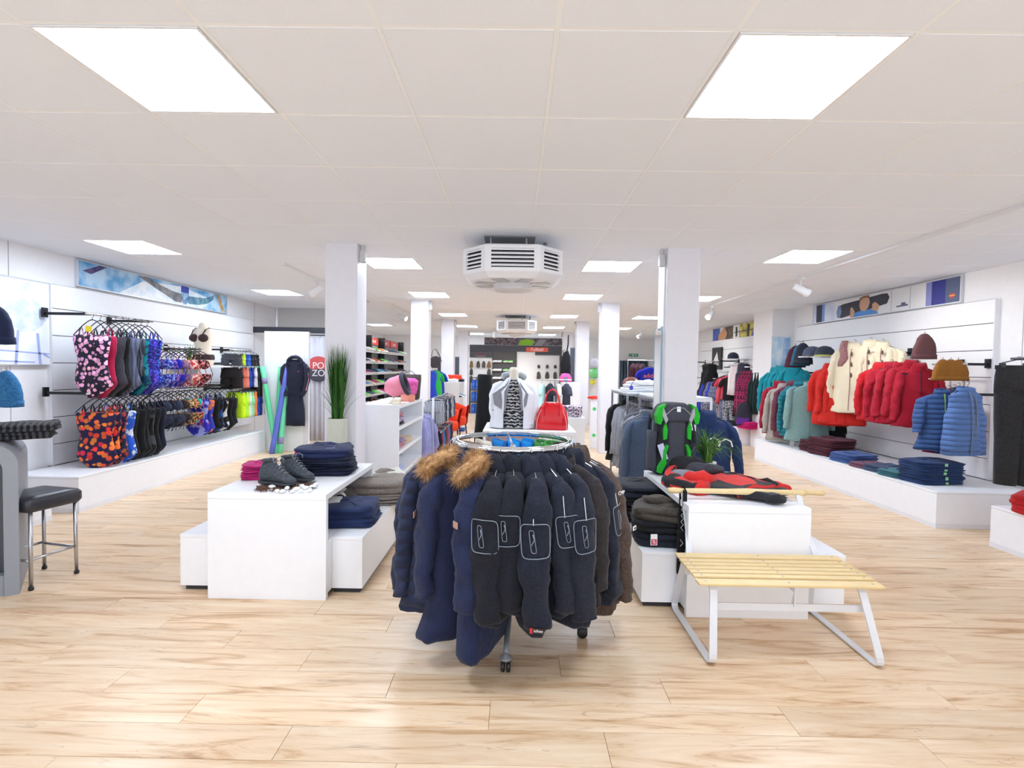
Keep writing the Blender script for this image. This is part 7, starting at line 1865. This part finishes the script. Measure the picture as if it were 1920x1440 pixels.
for i in range(3): put(shorts_parts(i, .4), 'dark_shorts', 'shorts', 'dark shorts at the right end of the stand behind the pillar, %s' % ORD[i], (3.2 + .12 * i, 11.6, 1.735), PI / 2, [cloth('dark shorts', (44, 46, 60))], 'dark shorts on the far stand', 1.0)
# --- silver rack with grey coats
def frame_rack(name, x0, x1, y0, y1, h, lab, m=STEEL, shelf=True):
    t = empty(name, (x0, y0, 0), 0, lab, 'clothes rack'); w, d = x1 - x0, y1 - y0
    for x in (0, w):
        for y in (0, d): MB().box(x - .0125, y - .0125, 0, x + .0125, y + .0125, h).build('post', m, t)
    for y in (0, d): MB().box(.013, y - .012, h - .025, w - .013, y + .012, h).build('cross_rail', m, t); MB().box(.013, y - .01, .1, w - .013, y + .01, .12).build('cross_rail', m, t)
    for x in (0, w): MB().box(x - .012, .013, h - .025, x + .012, d - .013, h).build('side_rail', m, t)
    MB().cyl((w / 2, .0, h - .07), (w / 2, d, h - .07), .011, 10).build('hanging_rail', CHROME, t)
    if shelf: MB().box(-.01, -.01, h + .0005, w + .01, d + .01, h + .02).build('glass_top', plain('frosted top', (226, 232, 236), .25), t)
    return t
frame_rack('steel_clothes_rack', 1.40, 2.02, 6.35, 7.35, 1.20, 'steel square rack with grey coats left of the right pillar')
GRC = cloth('grey marl coat', (148, 150, 158), (120, 122, 132), 'melange', bump=.3); GRC2 = cloth('dark grey coat', (92, 94, 104), (74, 76, 86), 'melange'); BGC = cloth('blue grey jacket', (78, 94, 118), (62, 76, 98), 'melange')
gg = 'coats on the steel rack'
for i, (X, Y, m, d, rz) in enumerate(((1.60, 7.28, BLK, 'black coat at the far left of the steel rack', -.1), (1.66, 7.14, BLK, 'second black coat on the steel rack, behind the grey ones', 0), (1.63, 7.0, GRC, 'grey marl coat on the steel rack, the farthest grey one', -.1), (1.64, 6.86, GRC, 'grey marl coat on the steel rack, second grey from the back', -.15), (1.65, 6.72, GRC, 'grey marl coat on the steel rack, third grey from the back', -.1), (1.67, 6.56, GRC, 'grey marl coat on the steel rack shown full front', -.05))):
    put(jacket_parts(20 + i % 3, L=.78, W=.23, SL=.62, hood=(i == 5), collar=True, zipm=(i == 5), lo=i < 5), 'wool_jacket', 'coat', d, (X, Y, 1.135), rz, [m], gg, 1.08)
frame_rack('steel_clothes_rack', 1.52, 2.06, 5.36, 6.2, 1.20, 'steel square rack with blue-grey jackets behind the right pillar', shelf=True)
for i, (X, Y, m, d) in enumerate(((1.56, 6.1, GRC2, 'dark grey marl jacket at the back of the rack behind the pillar'), (1.55, 5.95, BLK, 'black jacket on the rack behind the right pillar'), (1.50, 5.82, GRC, 'grey striped jacket hanging left of the pillar and backpack'), (1.46, 5.66, GRC2, 'dark grey jacket left of the green backpack'), (1.44, 5.50, BGC, 'blue-grey jacket left of the green backpack, nearest'))):
    put(jacket_parts(21 + i % 3, L=.76, W=.22, SL=.62, collar=True, zipm=False, lo=True), 'jacket_on_rack', 'jacket', d, (X, Y, 1.12 - .01 * i), -.15, [m], 'jackets on the rack behind the pillar', 1.05)
NVJ = cloth('navy rain shell', (34, 56, 102), (26, 44, 84), 'plain', bump=.5)
def arcs(t):
    for q, (x, z) in enumerate(((.04, -.30), (.15, -.31))):
        MB().bar([(x - .06, -.094, z - .04), (x - .045, -.097, z + .01), (x, -.10, z + .03), (x + .045, -.097, z + .01), (x + .06, -.094, z - .04)], .012, .004, up=(0, -1, 0)).build('white_arc_print', PAPER, t)
    MB().bar([(-.13, -.09, -.13), (-.125, -.095, -.25)], .022, .004, up=(0, -1, 0)).build('white_stripe_print', PAPER, t)
put(jacket_parts(91, L=.70, W=.24, SL=.64, hood=True, collar=True, zipm=False, splay=.12), 'rain_jacket', 'jacket', 'navy rain jacket with white arc print right of the pillar', (1.93, 5.12, 1.135), -.1, [NVJ], 'navy jackets by the pillar', 1.08, extra=arcs)
put(jacket_parts(92, L=.68, W=.22, SL=.6, hood=False, collar=True, zipm=False, lo=True), 'rain_jacket', 'jacket', 'navy rain jacket behind the one with white arcs', (1.98, 5.34, 1.135), -.1, [NVJ], 'navy jackets by the pillar', 1.0)
# goods on the racks
WTF = cloth('white towel', (238, 238, 240), (222, 224, 230), 'plain', bump=.6)
for i in range(3):
    folded('folded_towel', 'white shirt pile on the steel rack, %s' % ('bottom', 'middle', 'top')[i], (1.66 + .02 * i, 6.72, 1.222 + i * .042), .1 * i, WTF, .50 - .04 * i, .42, .042, i, collar=WTF if i == 2 else None)
folded('folded_shirt', 'dark navy shirt pile right of the white ones on the rack, lower', (1.80, 5.72, 1.222), .1, cloth('ink stripe', (52, 54, 72), (90, 92, 110), 'stripes'), .30, .28, .05, 1)
folded('folded_shirt', 'black shirt on the dark navy pile on the rack', (1.80, 5.72, 1.273), .3, BLK, .28, .26, .035, 3)
t = empty('brown_ball', (1.62, 7.15, 1.221), 0, 'brown leather ball behind the white shirt pile', 'ball'); MB().ell((0, 0, .09), .12, .09, .09, 18, 12).build('ball', plain('brown leather', (120, 66, 50), .5, grain=.2), t, True)
t = empty('blue_tag', (1.44, 6.33, 1.30), 0, 'blue round tag hanging off the white shirt pile', 'tag'); MB().ell((0, 0, -.02), .025, .004, .03).build('tag', plain('tag blue', (60, 70, 170)), t, True); MB().tube([(0, 0, .01), (.02, .0, .05), (.06, .10, .06)], .004, 5).build('cord', BLACKP, t)
# mirror on the pillar side and mint garment beside
mr = empty('wall_mirror', (1.43, 5.0, 0), 0, 'tall narrow mirror on the aisle side of the right pillar', 'mirror')
MB().box(-.012, .0, .60, -.002, .22, 1.92).build('mirror_glass', plain('mirror glass', (230, 236, 236), .02, 1.0, grain=0), mr)
for y in (-.006, .22): MB().box(-.014, y, .59, .0, y + .006, 1.93).build('mirror_edge', plain('mirror edge', (150, 180, 200), .3), mr)
# table edge right of the pillar
t = empty('white_side_table', (1.80, 5.95, 0), 0, 'white slim table with navy clothes right of the pillar', 'table')
MB().box(-.1, .62, 1.10, .55, 1.12, 1.14).build('tabletop', WHITE, t)
for x, y in ((.53, .63), (.53, 1.10), (-.09, .63), (-.09, 1.10)): MB().box(x - .018, y, 0, x + .018, y + .02, 1.0995).build('leg', FRW, t)
MB().box(-.07, .632, .96, .51, .648, .99).build('apron', FRW, t)
for i in range(2): folded('folded_jeans', 'dark blue jeans pile right of the pillar, %s' % ('lower', 'upper')[i], (2.12, 6.82, 1.141 + i * .055), 0, cloth('ink jeans', (44, 58, 84), (34, 46, 70), 'melange'), .36, .34, .055, i + 2)
# --- far right bay: sportswear
rail(4.9, 10.5, 12.0, 1.60, WR2, 'rail with pink patterned leggings, far right bay')
rail(4.9, 12.2, 13.8, 1.32, WR2, 'rail with blue sportswear, far right bay')
rail(4.9, 10.55, 11.3, .80, WR2, 'low rail with black tops, far right bay')
rail(4.9, 12.3, 14.6, 1.75, WR2, 'upper far rail with black tops, far right bay')
CAM = cloth('pink camo', (176, 40, 96), (60, 24, 44), 'camo', scale=2.2); DKG = cloth('dark green skirt', (26, 44, 44), (18, 32, 32), 'stripes', scale=1.5)
def px5(px_, X=4.9): return X * F_PX / (px_ - 967.0)
gb = 'sportswear in the far right bay'
for i, px_ in enumerate((1432, 1427, 1421)):
    put(tee_parts(i, L=.78, W=.2, tank=True), 'dark_dress', 'dress', 'dark green long top at the right end of the far bay, %s from the right' % ORD[i], (4.9, px5(px_), 1.62), -.3, [DKG], gb, 1.1)
for i, px_ in enumerate((1414, 1409, 1403, 1398)):
    def ex(t, i=i):
        if i == 3:
            MB().loft([[(x, -.085, z) for x, z in ((-.09, -.33), (-.05, -.36), (.09, -.29), (-.03, -.325), (-.085, -.30))], [(x, -.080, z) for x, z in ((-.09, -.33), (-.05, -.36), (.09, -.29), (-.03, -.325), (-.085, -.30))]]).build('swoosh_print', PAPER, t)
            MB().box(-.022, -.07, -.28, .022, -.055, -.12, bev=.004).build('white_top_inset', PAPER, t)
    put(tee_parts(i % 3, L=.86, W=.22, tank=True), 'patterned_dress', 'dress', 'pink camouflage patterned top in the far bay, %s' % ('rightmost', 'second from the right', 'third from the right', 'leftmost with a white mark')[i], (4.9, px5(px_), 1.62), -.45, [CAM], gb, 1.1, extra=ex)
for i, (px_, c, n_) in enumerate(((1392, (64, 60, 76), 'grey'), (1387, (226, 214, 214), 'white'), (1382, (222, 206, 206), 'pale rose'), (1378, (230, 226, 226), 'off-white'))):
    put(tee_parts(i % 3, L=.70, W=.18, tank=True), 'long_shirt', 'shirt', '%s long top hanging left of the pink patterned ones' % n_, (4.9, px5(px_), 1.82 - .05), -.4, [cloth('long top ' + n_, c)], gb, 1.0)
for i, (px_, c, n_) in enumerate(((1374, (30, 26, 32), 'black'), (1370, (232, 90, 110), 'coral pink'), (1366, (200, 60, 84), 'raspberry'), (1361, (70, 34, 46), 'dark maroon'))):
    put(tee_parts(i % 3, L=.80, W=.22, long=(i == 1)), 'sports_shirt', 'shirt', '%s sports top left of the white long tops, far bay' % n_, (4.9, px5(px_), 1.50), -.4, [cloth('sports top ' + n_, c)], gb, 1.1)
for i in range(9):
    px_ = 1355 - i * 4.2; m = [cloth('ink dots', (44, 50, 84), (120, 124, 150), 'dots', scale=4), cloth('royal leggings', (50, 70, 200), (40, 56, 170)), cloth('ink plain', (34, 38, 58))][(0, 0, 0, 0, 1, 0, 2, 1, 2)[i]]
    put(tee_parts(i % 3, L=.72, W=.2, tank=True), 'patterned_shirt', 'shirt', '%s top on the blue rail of the far bay, %s from the right' % (('ink dotted', 'royal blue', 'plain ink')[(0, 0, 0, 0, 1, 0, 2, 1, 2)[i]], ORD[i]), (4.9, px5(px_), 1.34), -.3, [m], gb, 1.1)
for i in range(8):
    px_ = 1366 - i * 6
    put(shorts_parts(i % 3, .66, .13), 'patterned_leggings', 'leggings', 'ink patterned leggings hanging low in the far bay, %s from the right' % ORD[i], (4.75, px5(px_, 4.75), .92), -.3, [cloth('ink dots', (44, 50, 84), (120, 124, 150), 'dots', scale=4) if i % 2 else cloth('grey print leggings', (200, 200, 206), (90, 92, 104), 'camo', scale=2)], gb, .95)
for i in range(4):
    put(tee_parts(i % 3, L=.5, W=.16, tank=True), 'black_shirt', 'shirt', 'black top high at the far left of the bay, %s' % ORD[i], (4.9, px5(1324 + i * 3), 1.77), -.3, [BLK], gb, 1.0)
for i in range(4):
    put(shorts_parts(i % 3, .22, .13), 'black_shorts', 'shorts', 'small black shorts under the pink patterned tops, %s from the near end' % ORD[i], (4.9, 10.7 + i * .14, .81), -.3, [BLK], gb, 1.0)
p = px5(1418, 4.85)
t = empty('dark_backpack', (4.60, p, .66), -.6, 'dark grey and violet backpack hanging at the right end of the far bay', 'backpack')
tubecloth(MB(), [(-.24, 0, 0, .13, .06), (-.2, 0, 0, .155, .085), (0, 0, 0, .15, .09), (.14, 0, 0, .12, .07), (.2, 0, 0, .07, .04)], 18, .004, 5, 1, .008, 9, sub=2).build('bag_body', [cloth('backpack ink', (52, 50, 62), (40, 38, 50))], t, True)
MB().box(-.12, -.092, -.22, .12, -.07, -.08, bev=.012).build('violet_pocket', cloth('violet nylon', (110, 50, 150), (92, 40, 130)), t); MB().tube([(-.04, 0, .19), (0, 0, .25), (.04, 0, .19)], .006, 6).build('loop', BLACKP, t)
MB().cyl((0, 0, .24), (.42, .26, .24), .006, 6).build('hook_arm', BLACK_M, t)
PKL = cloth('hot pink knit', (222, 30, 122), (198, 20, 104), 'melange')
for i in range(4): folded('folded_leggings', 'hot pink clothes folded on the far right plinth, %s from below' % ORD[i], (4.78, px5(1412, 4.78), .361 + i * .035), .2, PKL, .50 - .02 * i, .40, .034, i)
for i in range(2): folded('folded_leggings', 'black folded clothes left of the hot pink ones, %s' % ('lower', 'upper')[i], (4.72, px5(1384, 4.72), .361 + i * .05), .2, BKW, .36, .34, .048, i + 2)
# brand sign, cap
a = atX(1336, 655, XR2 - .06); b = atX(1357, 690, XR2 - .06)
t = empty('brand_sign', (XR2 - .055, (a.y + b.y) / 2, (a.z + b.z) / 2), 0, 'black sign with white three-bar mark on the far right wall', 'sign')
hw_, hh_ = .30, .29
MB().box(-.05, -hw_, -hh_, 0, hw_, hh_).build('sign_board', plain('sign black', (26, 26, 30), .4), t)
for k in range(3):
    u0 = -.13 + .095 * k; H_ = .08 + .075 * k
    uv = [(u0, 0), (u0 + .075, 0), (u0 + .075 - H_ * .42, H_), (u0 - H_ * .30, H_ * .72)]
    pts = [(-.0525, -u, -.06 + v) for u, v in uv]
    MB().loft([[Vector(p_) for p_ in pts], [Vector(p_) + Vector((.0024, 0, 0)) for p_ in pts]]).build('slanted_bar', PAPER, t)
text('sign_lettering', 'adidas', .15, PAPER, t, (-.052, 0, -.14), (PI / 2, 0, -PI / 2), .001)
p = atX(1365, 672, 4.98)
t = empty('peaked_cap', (5.1, p.y, p.z), -.7, 'dark cap on a white ledge right of the black sign', 'cap'); t.scale = (1.3, 1.3, 1.3); capmesh(cloth('cap ink', (50, 56, 72)), cloth('cap ink', (50, 56, 72)), t)
s_ = MB().box(4.9, p.y - .15, p.z - .018, WR2, p.y + .15, p.z - .003).build('cap_shelf', WHITE); tag(s_, 'white ledge under the dark cap right of the black sign', 'shelf')
# --- ceiling tracks with spotlights
def spot(px_, py_, X, Y, aim, lab):
    t = empty('track_spotlight', (X, Y, ZC - .03), 0, lab, 'spotlight', 'white track spotlights')
    MB().box(-.02, -.05, -.03, .02, .05, .0).build('adapter', FRM, t); MB().cyl((0, 0, -.03), (0, 0, -.10), .008, 8).build('stem', FRM, t)
    d = Vector(aim).normalized(); c_ = Vector((0, 0, -.14)); h = MB().tube([c_ - d * .09, c_ - d * .085, c_ + d * .06, c_ + d * .075, c_ + d * .11], [.03, .042, .045, .055, .055], 18).build('lamp_head', FRM, t, True)
    MB().tube([c_ + d * .1105, c_ + d * .112], [.048, .047], 18).build('lens', glow('spot lens', (255, 250, 240), 4.0), h, True)
    ld = bpy.data.lights.new('bulb', 'SPOT'); ld.energy = 42; ld.spot_size = 1.7; ld.spot_blend = .8; ld.shadow_soft_size = .04; ld.color = (1, .97, .93)
    lo_ = bpy.data.objects.new('bulb', ld); COL.objects.link(lo_); lo_.parent = t; lo_.location = c_ + d * .125
    lo_.rotation_euler = d.to_track_quat('-Z', 'Y').to_euler()
def track(X, y0, y1, lab):
    t = MB().box(X - .018, y0, ZC - .03, X + .018, y1, ZC - .0045).build('lighting_track', FRM); tag(t, lab, 'lighting track', 'lighting tracks')
track(3.46, 2.2, 9.6, 'long white lighting track on the ceiling near the right wall')
track(3.60, 10.4, 16.6, 'white lighting track over the far right bay')
track(-2.72, 5.9, 9.3, 'white lighting track left of the left pillar')
track(-2.35, 9.6, 15.5, 'white lighting track in front of the shoe wall')
track(-.05, 14.0, 14.05, 'tiny ceiling plate before the far display wall') if False else None
for i, (X, Y, aim, lab) in enumerate(((3.46, 3.35, (1, .4, -.5), 'white spotlight at the right edge of the ceiling track'), (3.46, 6.25, (1, -.2, -.6), 'white spotlight above the tube carrier poster'), (3.46, 9.1, (-.8, -.4, -.7), 'white spotlight above the gym poster'),
        (3.60, 12.6, (.7, .2, -.5), 'white spotlight on the far right track, the nearer'), (3.60, 14.8, (-.8, -.2, -.6), 'white spotlight on the far right track, the farther'), (-2.72, 6.9, (-.8, .2, -.5), 'white spotlight just left of the left pillar'), (-2.35, 10.4, (.8, -.3, -.4), 'white spotlight right of the left pillar, lit lens'), (-2.35, 12.6, (-.6, -.5, -.5), 'white spotlight beside the second left pillar'))):
    spot(0, 0, X, Y, aim, lab)
for i, px_ in enumerate((927, 965)):
    X = atY(px_, 640, 15.2).x
    t = MB().box(X - .1, 15.18, ZC - .03, X + .1, 15.22, ZC - .0045).build('lighting_track', FRM); tag(t, 'short track piece before the far display wall, %s' % ('left', 'right')[i], 'lighting track', 'lighting tracks')
    spot(0, 0, X, 15.2, (0, .6, -.8), 'white spotlight before the far display wall, %s one' % ('left', 'right')[i])
